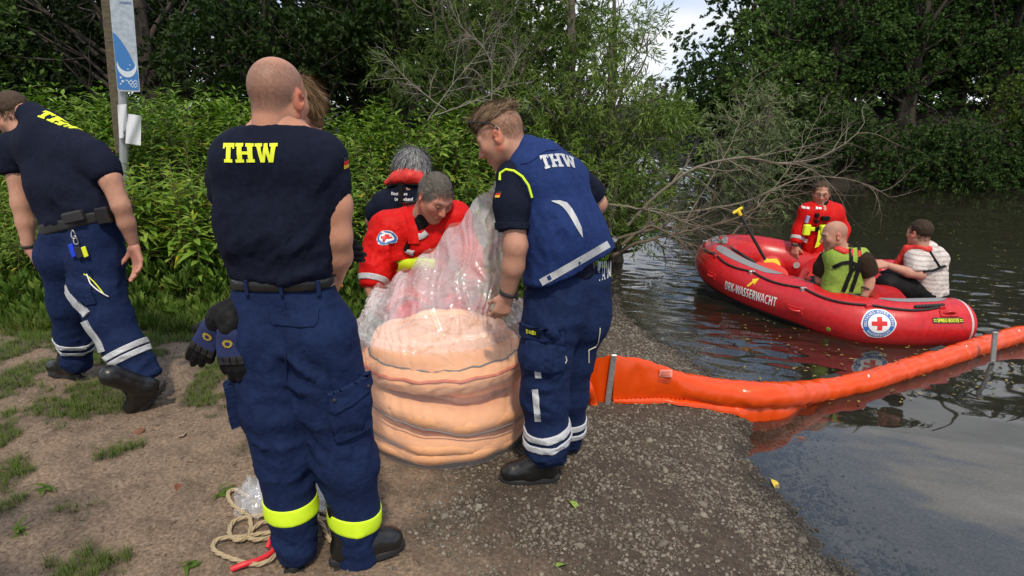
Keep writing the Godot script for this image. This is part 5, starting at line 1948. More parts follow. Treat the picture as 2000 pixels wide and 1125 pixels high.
func glasses(o: Node3D, t: Transform3D, m: Material, dark := false) -> void:
	var g := MB.new()
	for s in [-1.0, 1.0]:
		var ring := []
		for k in 15: ring.append(t * Vector3(0.033 * s + 0.024 * cos(TAU * k / 14.0), 0.004 + 0.016 * sin(TAU * k / 14.0), 0.1045 - 0.12 * absf(0.033 * s + 0.024 * cos(TAU * k / 14.0)) * 0.4))
		g.tube(ring, 0.0018, 5, false)
		g.tube([t * Vector3(0.056 * s, 0.010, 0.098), t * Vector3(0.079 * s, 0.012, 0.06), t * Vector3(0.081 * s, 0.012, 0.0), t * Vector3(0.082 * s, -0.004, -0.025)], 0.0018, 5)
	g.tube([t * Vector3(-0.010, 0.010, 0.106), t * Vector3(0, 0.013, 0.109), t * Vector3(0.010, 0.010, 0.106)], 0.0018, 5)
	part("glasses", g.mesh(), m, o)

# close cropped hair: a thin cap on the scalp and short strands on it
func hair_zone(p: Vector3, front := 0.085, nape := -0.055) -> bool:
	if absf(p.x) > 0.0775: return false
	var line := lerpf(front, 0.010, smoothstep(0.085, 0.035, p.z))
	if p.z < 0.02: line = lerpf(0.002, nape, smoothstep(0.02, -0.06, p.z))
	return p.y > line

func short_hair(o: Node3D, hf: Field, t: Transform3D, c0: Color, c1: Color, length: float, style := 0, count := 2600, front := 0.080) -> void:
	rng.seed = 600 + style
	var f := Field.new()
	f.egg(Vector3(0, 0.036, -0.014), Vector3(0.0795, 0.0905, 0.1005), Basis.IDENTITY, 0.01)
	f.fold(noise(30.0, 2, FastNoiseLite.TYPE_SIMPLEX_SMOOTH, 40 + style), Basis.from_scale(Vector3(1.6, 1, 0.5)), 0.004, false)
	# take away the face side
	f.add(Vector3(0, -0.035, 0.13), Vector3(0, -0.035, 0.13), 0.142, 0.142, 0.012, 8)
	f.plane(Vector3(0, -1, 0.10), Vector3(0, -0.030, -0.02))
	var root := scalp_root(hf, func(p: Vector3) -> bool: return hair_zone(p, front))
	var way := func(p: Vector3, nn: Vector3) -> Vector3:
		var d := Vector3(p.x * 4.0, 0.25 + rnd(-0.2, 0.2), 0.9 if p.y > 0.07 else -0.25)
		if p.y < 0.07: d.y = -0.9
		if style == 3: d = Vector3(0.15, 0.45, -1.0) if p.y > 0.075 else Vector3(0, -0.7, -0.8)
		d += rnd_dir() * 0.35
		return (d - nn * d.dot(nn) + nn * (0.35 if style != 3 or p.y < 0.08 else 0.75)).normalized()
	var mb := strands(hf, t, count, root, way, length, 0.0011, c0, c1, 3)
	var cap_tint := func(_p: Vector3) -> Color: return c0.lerp(c1, 0.25)
	job([[f, 0.005, cap_tint, t]], func(m: MB) -> void:
		var h := part("hair", m.mesh(), M.hair, o)
		part("strands", mb.mesh(), M.hair, h, "", "stuff"))

func vest_man() -> void:
	var base := Z(1085, 900, 2.62)
	base.y = height(base.x, base.z)
	var o := thing("person", "man in bright blue vest bending over the bag and holding the plastic", "person", base)
	var skin := Color(0.50, 0.285, 0.20)
	var plain := func(p: Vector3) -> Color: return skin * (1.0 + 0.14 * fine_noise.get_noise_3d(p.x * 3, p.y * 3, p.z * 3))
	var b := Field.new()
	b.chain([S(995, 290, 2.68, 0.055), S(1040, 305, 2.66, 0.066)], 0.04)
	b.chain([S(1005, 345, 2.58, 0.06), S(1060, 330, 2.66, 0.08), S(1125, 350, 2.80, 0.06)], 0.05)
	b.chain([S(1056, 365, 2.64, 0.085), S(1108, 545, 2.64, 0.08)], 0.06)
	b.chain([S(1096, 365, 2.72, 0.085), S(1130, 545, 2.72, 0.08)], 0.06)
	b.chain([S(1004, 355, 2.58, 0.056), S(1004, 420, 2.52, 0.052), S(1006, 480, 2.48, 0.048)], 0.03)
	b.chain([S(1008, 480, 2.48, 0.049), S(1002, 520, 2.49, 0.047), S(992, 572, 2.52, 0.032)], 0.02)
	b.chain([S(1128, 356, 2.82, 0.052), S(1166, 398, 2.86, 0.046)], 0.03)
	b.chain([S(1166, 398, 2.86, 0.045), S(1120, 470, 3.0, 0.04), S(1010, 470, 2.98, 0.03)], 0.02)
	b.chain([S(1105, 590, 2.60, 0.09), S(1066, 730, 2.56, 0.06), S(1068, 885, 2.60, 0.045)], 0.03)
	b.chain([S(1140, 590, 2.74, 0.09), S(1122, 730, 2.76, 0.06), S(1118, 850, 2.82, 0.045)], 0.03)
	var hf := head_field(1.1)
	var ht := Transform3D(facing(-103, 30, 4) * 1.03, Z(978, 268, 2.68))
	var hl := hand_at(Z(992, 574, 2.52), Vector3(-0.35, -1.0, -0.1), Vector3(0.3, 0.1, 1), false, 1.0)
	var hr := hand_at(Z(1010, 470, 2.98), Vector3(-1, 0.1, 0.2), Vector3(0, 0.9, -0.2), true, 1.0)
	job([[b, 0.013, plain], [hf, 0.005, face_tint(skin, Color(0.10, 0.06, 0.035), 0.9, 0.35), ht], [hand_field([0.75, 0.8, 0.85, 0.85], 0.45, 0.5), 0.005, func(_p: Vector3) -> Color: return skin, hl], [hand_field([0.8, 0.85, 0.9, 0.9], 0.4), 0.005, func(_p: Vector3) -> Color: return skin, hr]], func(mb: MB) -> void:
		eyeballs(mb, ht)
		part("body", mb.mesh(), M.skin, o))
	# fade cut: short sides, longer top combed back
	rng.seed = 72
	var hc := Field.new()
	hc.egg(Vector3(0, 0.068, -0.006), Vector3(0.069, 0.060, 0.090), Basis(Vector3.RIGHT, -0.10), 0.01)
	hc.egg(Vector3(0, 0.096, 0.034), Vector3(0.046, 0.030, 0.044), Basis.IDENTITY, 0.03)
	hc.fold(noise(26.0, 2, FastNoiseLite.TYPE_SIMPLEX_SMOOTH, 44), Basis.from_scale(Vector3(2.2, 1, 0.35)), 0.008, false)
	var c0 := Color(0.070, 0.044, 0.028)
	var c1 := Color(0.32, 0.225, 0.14)
	var root := scalp_root(hf, func(p: Vector3) -> bool: return p.y > 0.060 and absf(p.x) < 0.075 and p.z > -0.10)
	var st := strands(hc, ht, 2600, func() -> Vector3:
		var d := rnd_dir()
		if d.y < 0.05: d.y = -d.y
		return hc.hit(Vector3(0, 0.07, 0) + d * 0.2, -d, 0.2), func(_p: Vector3, nn: Vector3) -> Vector3:
		var d := Vector3(0.25, 0.2, -1.0) + rnd_dir() * 0.25
		return (d - nn * d.dot(nn) + nn * 0.12).normalized(), 0.055, 0.0012, c0, c1, 4)
	job([[hc, 0.005, func(_p: Vector3) -> Color: return c0, ht]], func(m: MB) -> void:
		var h := part("hair", m.mesh(), M.hair, o)
		part("strands", st.mesh(), M.hair, h, "", "stuff"))
	var side := strands(hf, ht, 1600, scalp_root(hf, func(p: Vector3) -> bool: return hair_zone(p, 0.06, -0.062) and p.y < 0.09), func(_p: Vector3, nn: Vector3) -> Vector3:
		var d := Vector3(0, -0.8, -0.5) + rnd_dir() * 0.5
		return (d - nn * d.dot(nn) + nn * 0.4).normalized(), 0.006, 0.0006, Color(0.12, 0.075, 0.05), Color(0.22, 0.14, 0.10), 2)
	ribs(o, "hair_sides", side, M.hair).set_meta("kind", "stuff")
	# sunglasses pushed up over the forehead
	var gt := ht * Transform3D(Basis(Vector3.RIGHT, -0.55), Vector3(0, 0.045, -0.010))
	var g := MB.new()
	for s in [-1.0, 1.0]:
		g.ball(gt * Vector3(0.033 * s, 0.006, 0.112), Vector3(0.026, 0.019, 0.004), 12, 6, gt.basis * Basis(Vector3.UP, 0.25 * s))
		g.tube([gt * Vector3(0.058 * s, 0.010, 0.104), gt * Vector3(0.082 * s, 0.010, 0.055), gt * Vector3(0.086 * s, 0.006, 0.0), gt * Vector3(0.085 * s, -0.012, -0.03)], 0.0035, 6)
	g.tube([gt * Vector3(-0.01, 0.010, 0.114), gt * Vector3(0.01, 0.010, 0.114)], 0.003, 5)
	var gl := mat(0.01, 0.01, 0.012, 0.12)
	ribs(o, "sunglasses", g, gl)
	# navy shirt: sleeves and collar
	var s := Field.new()
	s.chain([S(1006, 350, 2.59, 0.080), S(1002, 400, 2.54, 0.071), S(1003, 452, 2.50, 0.066)], 0.04, true)
	s.chain([S(1124, 350, 2.80, 0.070), S(1150, 376, 2.84, 0.062), S(1158, 386, 2.85, 0.060)], 0.04, true)
	s.chain([S(1050, 345, 2.66, 0.10), S(1115, 545, 2.66, 0.115)], 0.05)
	s.plane(Vector3(0.25, -1, 0), Z(1120, 556, 2.55))
	folds(s, 0.006, Vector3(1.2, 0.8, 1), 31, 6.0, 0.4)
	job([[s, 0.012]], func(mb: MB) -> void: part("shirt", mb.mesh(), M.tee, o))
	ribs(o, "sleeve_hem", band(s, Z(1003, 442, 2.505), Z(1003, 452, 2.50), 0.028, Vector3.ZERO, 0.005, 0, TAU, 0.12), M.tee)
	for k in 3:
		var c: Color = [Color(0.01, 0.01, 0.01), Color(0.45, 0.02, 0.01), Color(0.70, 0.42, 0.03)][k]
		ribs(o, "flag_stripe", press_on(s, [rect(-0.013, 0.010 - 0.0085 * k, 0.013, 0.0185 - 0.0085 * k)], Z(979, 383, 2.50), Vector3(0.25, 0.15, 1), Vector3(0.1, 1, 0), 0.0025, 0.01, 0.12), mat(c.r, c.g, c.b, 0.8))
	# vest
	var v := Field.new()
	v.chain([S(1030, 330, 2.60, 0.080), S(1060, 320, 2.67, 0.088), S(1108, 345, 2.78, 0.078)], 0.06)
	v.chain([S(1066, 372, 2.60, 0.118), S(1088, 460, 2.58, 0.122), S(1086, 545, 2.58, 0.145)], 0.10)
	v.chain([S(1096, 366, 2.72, 0.108), S(1126, 450, 2.70, 0.108), S(1158, 508, 2.70, 0.118)], 0.09)
	v.chain([S(1024, 296, 2.67, 0.070), S(1050, 320, 2.67, 0.075)], 0.03)
	v.plane(Vector3(0.34, -1, 0.0), Z(1115, 543, 2.45))
	v.plane(Vector3(-0.80, 0.42, -0.30), Z(1004, 292, 2.67))
	v.masks = [[Z(1060, 480, 2.45), 0.14, 1.0], [Z(1130, 420, 2.55), 0.14, 0.5]]
	folds(v, 0.012, Vector3(1.5, 0.6, 1), 41, 4.6, -0.45)
	job([[v, 0.0115]], func(mb: MB) -> void: part("vest", mb.mesh(), M.vest, o))
	ribs(o, "vest_print", press_on(v, thw(0.062, 0.135), Z(1090, 312, 2.55), Vector3(1, 0.36, 0.0), Vector3(-0.35, 0.9, -0.45), 0.003, 0.02), M.silver, "silver block letters across the shoulders")
	# piping round the armhole
	var pts := []
	for q in [[976, 352], [977, 338], [988, 331], [1004, 334], [1020, 345], [1032, 362], [1039, 386]]:
		pts.append(Z(q[0], q[1], 2.50))
	var arm := MB.new()
	var pip := []
	for p in pts:
		var r: Vector3 = (p - Vector3(0, EYE, 0)).normalized()
		var h1 := v.hit(Vector3(0, EYE, 0) + r * 1.5, r, 2.0)
		var h2 := s.hit(Vector3(0, EYE, 0) + r * 1.5, r, 2.0)
		var h := h1 if h1.distance_to(Vector3(0, EYE, 0)) < h2.distance_to(Vector3(0, EYE, 0)) else h2
		pip.append(h - r * 0.003)
	arm.tube(pip, 0.0055, 7)
	ribs(o, "armhole_piping", arm, M.neon)
	# reflective stripes: two swooshes, a band above the hem
	var sw := func(pts2: Array, wd: Array) -> MB:
		var up_row := []
		var lo_row := []
		for k in pts2.size():
			var a: Vector2 = pts2[maxi(k - 1, 0)]
			var c: Vector2 = pts2[mini(k + 1, pts2.size() - 1)]
			var d: Vector2 = (c - a).normalized().orthogonal() * float(wd[k])
			var p1: Vector2 = pts2[k] + d
			var p2: Vector2 = pts2[k] - d
			var w1 := see(v, p1.x, p1.y); var w2 := see(v, p2.x, p2.y)
			up_row.append(w1 + v.normal(w1) * 0.003); lo_row.append(w2 + v.normal(w2) * 0.003)
		var m := MB.new()
		m.sheet([up_row, lo_row])
		for k in m.n.size(): m.n[k] = v.normal(m.v[k])
		return m
	var line := func(a: Vector2, c: Vector2, w: float, n := 14) -> MB:
		var p := []
		var wd := []
		for k in n + 1: p.append(a.lerp(c, float(k) / n)); wd.append(w)
		return sw.call(p, wd)
	ribs(o, "reflective_stripe", sw.call([Vector2(1077, 393), Vector2(1092, 395), Vector2(1103, 400), Vector2(1112, 411), Vector2(1122, 428), Vector2(1131, 446), Vector2(1137, 463)], [0.6, 4.0, 6.0, 6.0, 5.5, 4.5, 0.6]), M.silver)
	ribs(o, "reflective_stripe", line.call(Vector2(1057, 552), Vector2(1210, 464), 7.0), M.silver)
	ribs(o, "reflective_stripe", line.call(Vector2(1016, 578), Vector2(1046, 560), 7.0, 6), M.silver)
	ribs(o, "shoulder_seam", (func() -> MB:
		var p := []
		for k in 9: p.append(see(v, lerpf(1018, 1095, k / 8.0), lerpf(320, 286, k / 8.0) + 4.0 * sin(k)) - Vector3(0, -0.001, -0.001))
		var m := MB.new()
		m.tube(p, 0.003, 5)
		return m).call(), M.vest)
	# trousers
	var t := Field.new()
	t.chain([S(1085, 560, 2.60, 0.125), S(1078, 620, 2.59, 0.130)], 0.08)
	t.chain([S(1140, 550, 2.72, 0.125), S(1136, 620, 2.72, 0.130)], 0.08)
	t.chain([S(1085, 600, 2.60, 0.130), S(1066, 690, 2.56, 0.112), S(1064, 770, 2.56, 0.106), S(1069, 850, 2.55, 0.094), S(1070, 902, 2.54, 0.076)], 0.04, true)
	t.chain([S(1134, 610, 2.72, 0.126), S(1112, 700, 2.74, 0.110), S(1106, 770, 2.77, 0.100), S(1108, 830, 2.80, 0.084), S(1111, 868, 2.82, 0.068)], 0.04, true)
	t.plane(Vector3(0.1, 1, 0.0), Z(1120, 535, 2.6))
	t.masks = [[Z(1070, 890, 2.5), 0.12, 1.3], [Z(1062, 760, 2.45), 0.12, 0.8], [Z(1080, 640, 2.45), 0.12, 0.8]]
	folds(t, 0.015, Vector3(0.8, 1.4, 1), 51, 4.6, 0.4)
	var leg_l := Field.new()
	leg_l.chain([S(1066, 690, 2.56, 0.112), S(1064, 770, 2.56, 0.106), S(1069, 850, 2.55, 0.094), S(1070, 902, 2.54, 0.076)], 0.04, true)
	var leg_r := Field.new()
	leg_r.chain([S(1112, 700, 2.74, 0.110), S(1106, 770, 2.77, 0.100), S(1108, 830, 2.80, 0.084), S(1111, 868, 2.82, 0.068)], 0.04, true)
	for l in [leg_l, leg_r]: l.masks = t.masks; l.wr = t.wr
	job([[t, 0.012]], func(mb: MB) -> void: part("trousers", mb.mesh(), M.blue, o))
	for q in [[827, 0.030], [846, 0.030]]:
		ribs(o, "leg_band", band(leg_l, Z(1066, q[0], 2.57), Z(1068, q[0] + 20, 2.58), q[1], Vector3(0.06, 0, 0), 0.005, 0, TAU, 0.14), M.silver)
		ribs(o, "leg_band", band(leg_r, Z(1107, q[0] - 8, 2.79), Z(1108, q[0] + 12, 2.80), q[1], Vector3(-0.12, 0, 0), 0.005, 0, TAU, 0.13), M.silver)
	for q in [[[1043, 684], [1052, 738]], [[1045, 760], [1051, 823]]]:
		var up_row := []
		var lo_row := []
		for k in 8:
			var p := Vector2(q[0][0], q[0][1]).lerp(Vector2(q[1][0], q[1][1]), k / 7.0)
			var a := see(t, p.x - 6.0, p.y); var c := see(t, p.x + 6.0, p.y)
			up_row.append(a + t.normal(a) * 0.003); lo_row.append(c + t.normal(c) * 0.003)
		var m := MB.new()
		m.sheet([up_row, lo_row])
		for k in m.n.size(): m.n[k] = t.normal(m.v[k])
		ribs(o, "leg_stripe", m, M.silver)
	ribs(o, "cargo_pocket", press_on(t, [rect(-0.075, -0.095, 0.085, 0.075)], Z(1054, 690, 2.40), Vector3(1, 0, 0.3), Vector3(0, 1, 0), 0.012), M.blue)
	ribs(o, "cargo_flap", press_on(t, [PackedVector2Array([Vector2(-0.08, -0.03), Vector2(0.06, -0.025), Vector2(0.085, -0.008), Vector2(0.085, 0.03), Vector2(-0.08, 0.03)])], Z(1043, 664, 2.40), Vector3(1, 0, 0.3), Vector3(0, 1, 0), 0.020), M.blue)
	ribs(o, "name_patch", press_on(t, [rect(-0.034, -0.015, 0.034, 0.015)], Z(1035, 658, 2.40), Vector3(1, 0, 0.3), Vector3(0, 1, 0), 0.024), M.tee)
	ribs(o, "name_letters", press_text(t, "R.AUGAT", 0.048, 0.016, Z(1034, 658, 2.40), Vector3(1, 0, 0.3), Vector3(0, 1, 0), 0.027), M.neon_print)
	for q in [[[1084, 652], [1096, 690], [1098, 718]], [[1087, 652], [1101, 685], [1107, 703], [1100, 716]], [[1173, 640], [1168, 670], [1156, 690], [1150, 708]]]:
		var zp := []
		for k in 10:
			var e: float = k / 9.0 * (q.size() - 1.001)
			var p := Vector2(q[int(e)][0], q[int(e)][1]).lerp(Vector2(q[int(e) + 1][0], q[int(e) + 1][1]), fposmod(e, 1.0))
			zp.append(see(t, minf(p.x, 1172 if p.y < 680 else 1150), p.y) + Vector3(0, 0, 0.004))
		var zm := MB.new()
		zm.tube(zp, 0.0028, 5)
		ribs(o, "zip_tape", zm, mat(0.6, 0.55, 0.42, 0.6))
	ribs(o, "waist_print", press_text(t, "THW", 0.06, 0.030, Z(1180, 543, 2.60), Vector3(1, 0.1, 0.15), Vector3.UP, 0.004), M.silver)
	watch(o, Z(994, 568, 2.52), Z(991, 578, 2.52), 0.037)
	var f1 := Z(1092, 938, 2.50)
	boot(o, Vector3(f1.x - 0.045, height(f1.x, f1.z) + 0.003, -2.535), Vector3(-1, 0, 0.06))
	var f2 := Z(1112, 882, 2.84)
	boot(o, Vector3(f2.x, height(f2.x, f2.z) + 0.003, f2.z), Vector3(-0.75, 0, -0.55))

func press_text(f: Field, text: String, w: float, h: float, at: Vector3, right: Vector3, up: Vector3, lift := 0.002, font_name := "Droid Sans") -> MB:
	return wrap_text(f, text, w, h, at, right, up, lift, font_name)

# round badge: red cross in a white disc with a blue ring
func cross_badge(o: Node3D, parent: Node3D, f: Field, at: Vector3, right: Vector3, up: Vector3, r: float, lift := 0.003, ring_text := false) -> void:
	var white := mat(0.72, 0.72, 0.72, 0.5)
	var blue := mat(0.02, 0.13, 0.42, 0.5)
	var red := mat(0.60, 0.015, 0.02, 0.5)
	var gear := PackedVector2Array()
	for k in 48: gear.append(Vector2(cos(TAU * k / 48.0), sin(TAU * k / 48.0)) * r * (1.0 + 0.035 * pow(absf(cos(TAU * k / 16.0)), 8.0)))
	var a := part("badge", press_on(f, [gear], at, right, up, lift, 0.03, 0.3).mesh(), white, o)
	part("badge_ring", press_on(f, [disc(r * 0.93, 40)], at, right, up, lift + 0.002, 0.03, 0.3, false).mesh(), blue, a)
	part("badge_disc", press_on(f, [disc(r * 0.66, 36)], at, right, up, lift + 0.004, 0.03, 0.3, false).mesh(), white, a)
	var c := r * 0.15
	part("badge_cross", press_on(f, [PackedVector2Array([Vector2(-c, -c), Vector2(-c, -3 * c), Vector2(c, -3 * c), Vector2(c, -c), Vector2(3 * c, -c), Vector2(3 * c, c), Vector2(c, c), Vector2(c, 3 * c), Vector2(-c, 3 * c), Vector2(-c, c), Vector2(-3 * c, c), Vector2(-3 * c, -c)])], at, right, up, lift + 0.006, 0.03, 0.3, false).mesh(), red, a)
	if ring_text:
		var x := right.normalized()
		var y := (up - x * up.dot(x)).normalized()
		var mb := MB.new()
		for w in [["DEUTSCHES ROTES KREUZ", 1.0, 3.7], ["WASSERWACHT", -1.0, 1.9]]:
			var n: int = w[0].length()
			for k in n:
				if w[0][k] == " ": continue
				var q: float = (PI / 2 + w[2] * (0.5 - (k + 0.5) / n)) if w[1] > 0 else (-PI / 2 - w[2] * (0.5 - (k + 0.5) / n))
				var d := x * cos(q) + y * sin(q)
				var tx: Vector3 = (x * sin(q) - y * cos(q)) * w[1]
				mb.join(wrap_text(f, w[0][k], r * 0.10, r * 0.15, at + d * r * 0.795, tx, d * w[1], lift + 0.006, "Droid Sans", 0.05, 0.3))
		part("badge_letters", mb.mesh(), white, a)

func red_crouching_man() -> void:
	var base := Vector3(-0.42, 0.0, -3.72)
	base.y = height(base.x, base.z)
	var o := thing("person", "grey haired man in red dry suit crouching behind the bag", "person", base)
	var skin := Color(0.50, 0.26, 0.19)
	var hf := head_field(1.08)
	var ht := Transform3D(facing(38, 34, -6) * 1.06, Z(850, 385, 3.36))
	var b := Field.new()
	b.chain([S(838, 415, 3.44, 0.062), S(822, 445, 3.50, 0.075)], 0.04)
	b.chain([S(765, 450, 3.50, 0.07), S(822, 450, 3.52, 0.08), S(885, 425, 3.46, 0.065)], 0.05)
	b.chain([S(800, 470, 3.55, 0.10), S(790, 580, 3.66, 0.10)], 0.06)
	b.chain([S(845, 470, 3.52, 0.10), S(835, 580, 3.66, 0.10)], 0.06)
	b.chain([S(765, 455, 3.48, 0.06), S(735, 520, 3.38, 0.05), S(724, 565, 3.30, 0.035)], 0.03)
	b.chain([S(885, 430, 3.44, 0.06), S(915, 500, 3.42, 0.05), S(930, 560, 3.38, 0.035)], 0.03)
	var hl := hand_at(Z(724, 566, 3.30), Vector3(0.05, -1, 0.2), Vector3(-0.9, 0, 0.4), false, 1.1)
	var hr := hand_at(Z(930, 560, 3.38), Vector3(-0.3, -1, 0.2), Vector3(0.9, 0, 0.4), true, 1.1)
	var plain := func(_p: Vector3) -> Color: return skin
	job([[b, 0.018, plain], [hf, 0.0055, face_tint(skin, Color(0.12, 0.10, 0.085), 0.0, 0.25), ht], [hand_field([0.5, 0.55, 0.6, 0.6], 0.3), 0.005, plain, hl], [hand_field([0.5, 0.55, 0.6, 0.6], 0.3), 0.005, plain, hr]], func(mb: MB) -> void:
		eyeballs(mb, ht)
		part("body", mb.mesh(), M.skin, o))
	short_hair(o, hf, ht, Color(0.055, 0.048, 0.042), Color(0.26, 0.235, 0.21), 0.024, 1, 3200, 0.078)
	# neoprene collar
	var c := Field.new()
	c.chain([S(840, 408, 3.43, 0.074), S(830, 438, 3.47, 0.088)], 0.03)
	c.plane(Vector3(0.25, 1, 0.15), Z(838, 410, 3.38))
	folds(c, 0.003, Vector3.ONE, 3, 12.0)
	job([[c, 0.008]], func(mb: MB) -> void: part("neck_seal", mb.mesh(), M.black, o))
	# suit
	var s := Field.new()
	s.chain([S(762, 445, 3.50, 0.095), S(815, 440, 3.53, 0.10), S(885, 425, 3.46, 0.090)], 0.07)
	s.chain([S(790, 485, 3.54, 0.145), S(785, 590, 3.66, 0.150)], 0.09)
	s.chain([S(850, 475, 3.50, 0.140), S(840, 590, 3.66, 0.150)], 0.09)
	s.chain([S(755, 450, 3.50, 0.100), S(742, 490, 3.43, 0.094), S(733, 530, 3.36, 0.078), S(725, 562, 3.30, 0.060)], 0.05, true)
	s.chain([S(885, 432, 3.45, 0.095), S(915, 500, 3.42, 0.078), S(930, 555, 3.38, 0.056)], 0.05, true)
	# seat, thighs and shins of the crouch, behind the bag
	s.chain([[Vector3(-0.55, 0.42, -3.80), 0.15], [Vector3(-0.62, 0.50, -3.42), 0.105], [Vector3(-0.60, 0.10, -3.62), 0.07]], 0.06)
	s.chain([[Vector3(-0.33, 0.42, -3.80), 0.15], [Vector3(-0.25, 0.50, -3.42), 0.105], [Vector3(-0.28, 0.10, -3.62), 0.07]], 0.06)
	s.masks = [[Z(745, 490, 3.35), 0.12, 1.3], [Z(830, 480, 3.4), 0.12, 0.6]]
	folds(s, 0.017, Vector3(1, 1, 1), 61, 5.0, 0.9)
	job([[s, 0.014]], func(mb: MB) -> void: part("dry_suit", mb.mesh(), M.red, o))
	cross_badge(o, o, s, Z(736, 466, 3.3), Vector3(1, 0, 0.55), Vector3(0, 1, -0.15), 0.040, 0.004)
	ribs(o, "cuff_band", band(s, Z(728, 548, 3.33), Z(724, 566, 3.30), 0.030, Vector3.ZERO, 0.005, 0, TAU, 0.12), M.silver)
	# harness of the life vest: straps, buckle, reflective patches
	var strap := func(pts: Array, w: float, m: Material, called: String, lift := 0.012) -> MeshInstance3D:
		var a := []
		var c2 := []
		for k in pts.size():
			var p: Vector2 = pts[k]
			var d: Vector2 = ((pts[mini(k + 1, pts.size() - 1)] - pts[maxi(k - 1, 0)]) as Vector2).normalized().orthogonal() * w
			var w1 := see(s, p.x + d.x, p.y + d.y, 2.0); var w2 := see(s, p.x - d.x, p.y - d.y, 2.0)
			a.append(w1 + s.normal(w1) * lift); c2.append(w2 + s.normal(w2) * lift)
		var rows := [[], [], [], []]
		for k in pts.size():
			rows[0].append(a[k] - s.normal(a[k]) * lift * 1.2); rows[1].append(a[k]); rows[2].append(c2[k]); rows[3].append(c2[k] - s.normal(c2[k]) * lift * 1.2)
		var m2 := MB.new()
		m2.sheet(rows)
		for k in m2.n.size():
			if m2.n[k].dot(s.normal(m2.v[k])) < 0: m2.n[k] = -m2.n[k]
		return ribs(o, called, m2, m)
	strap.call([Vector2(790, 385), Vector2(797, 400), Vector2(803, 425), Vector2(808, 450), Vector2(808, 475)], 9.0, M.red, "harness_strap", 0.016)
	strap.call([Vector2(785, 388), Vector2(800, 381), Vector2(812, 377)], 4.0, M.silver, "reflective_patch", 0.014)
	strap.call([Vector2(819, 463), Vector2(828, 460), Vector2(835, 453)], 5.0, M.silver, "reflective_patch", 0.014)
	strap.call([Vector2(793, 489), Vector2(801, 492), Vector2(809, 494)], 3.5, M.silver, "reflective_patch", 0.014)
	strap.call([Vector2(792, 488), Vector2(797, 478), Vector2(802, 470)], 4.0, M.black, "harness_strap", 0.014)
	strap.call([Vector2(775, 520), Vector2(800, 513), Vector2(830, 510), Vector2(850, 512)], 9.0, M.neon, "neon_pouch", 0.022)
	var bk := MB.new()
	var bp := see(s, 803, 403, 2.0)
	bk.bevel_box(bp + s.normal(bp) * 0.02, Vector3(0.028, 0.006, 0.01), Vector3(-0.003, 0.011, 0.004), Vector3(0, -0.003, 0.007), 0.003)
	ribs(o, "buckle", bk, M.rubber)

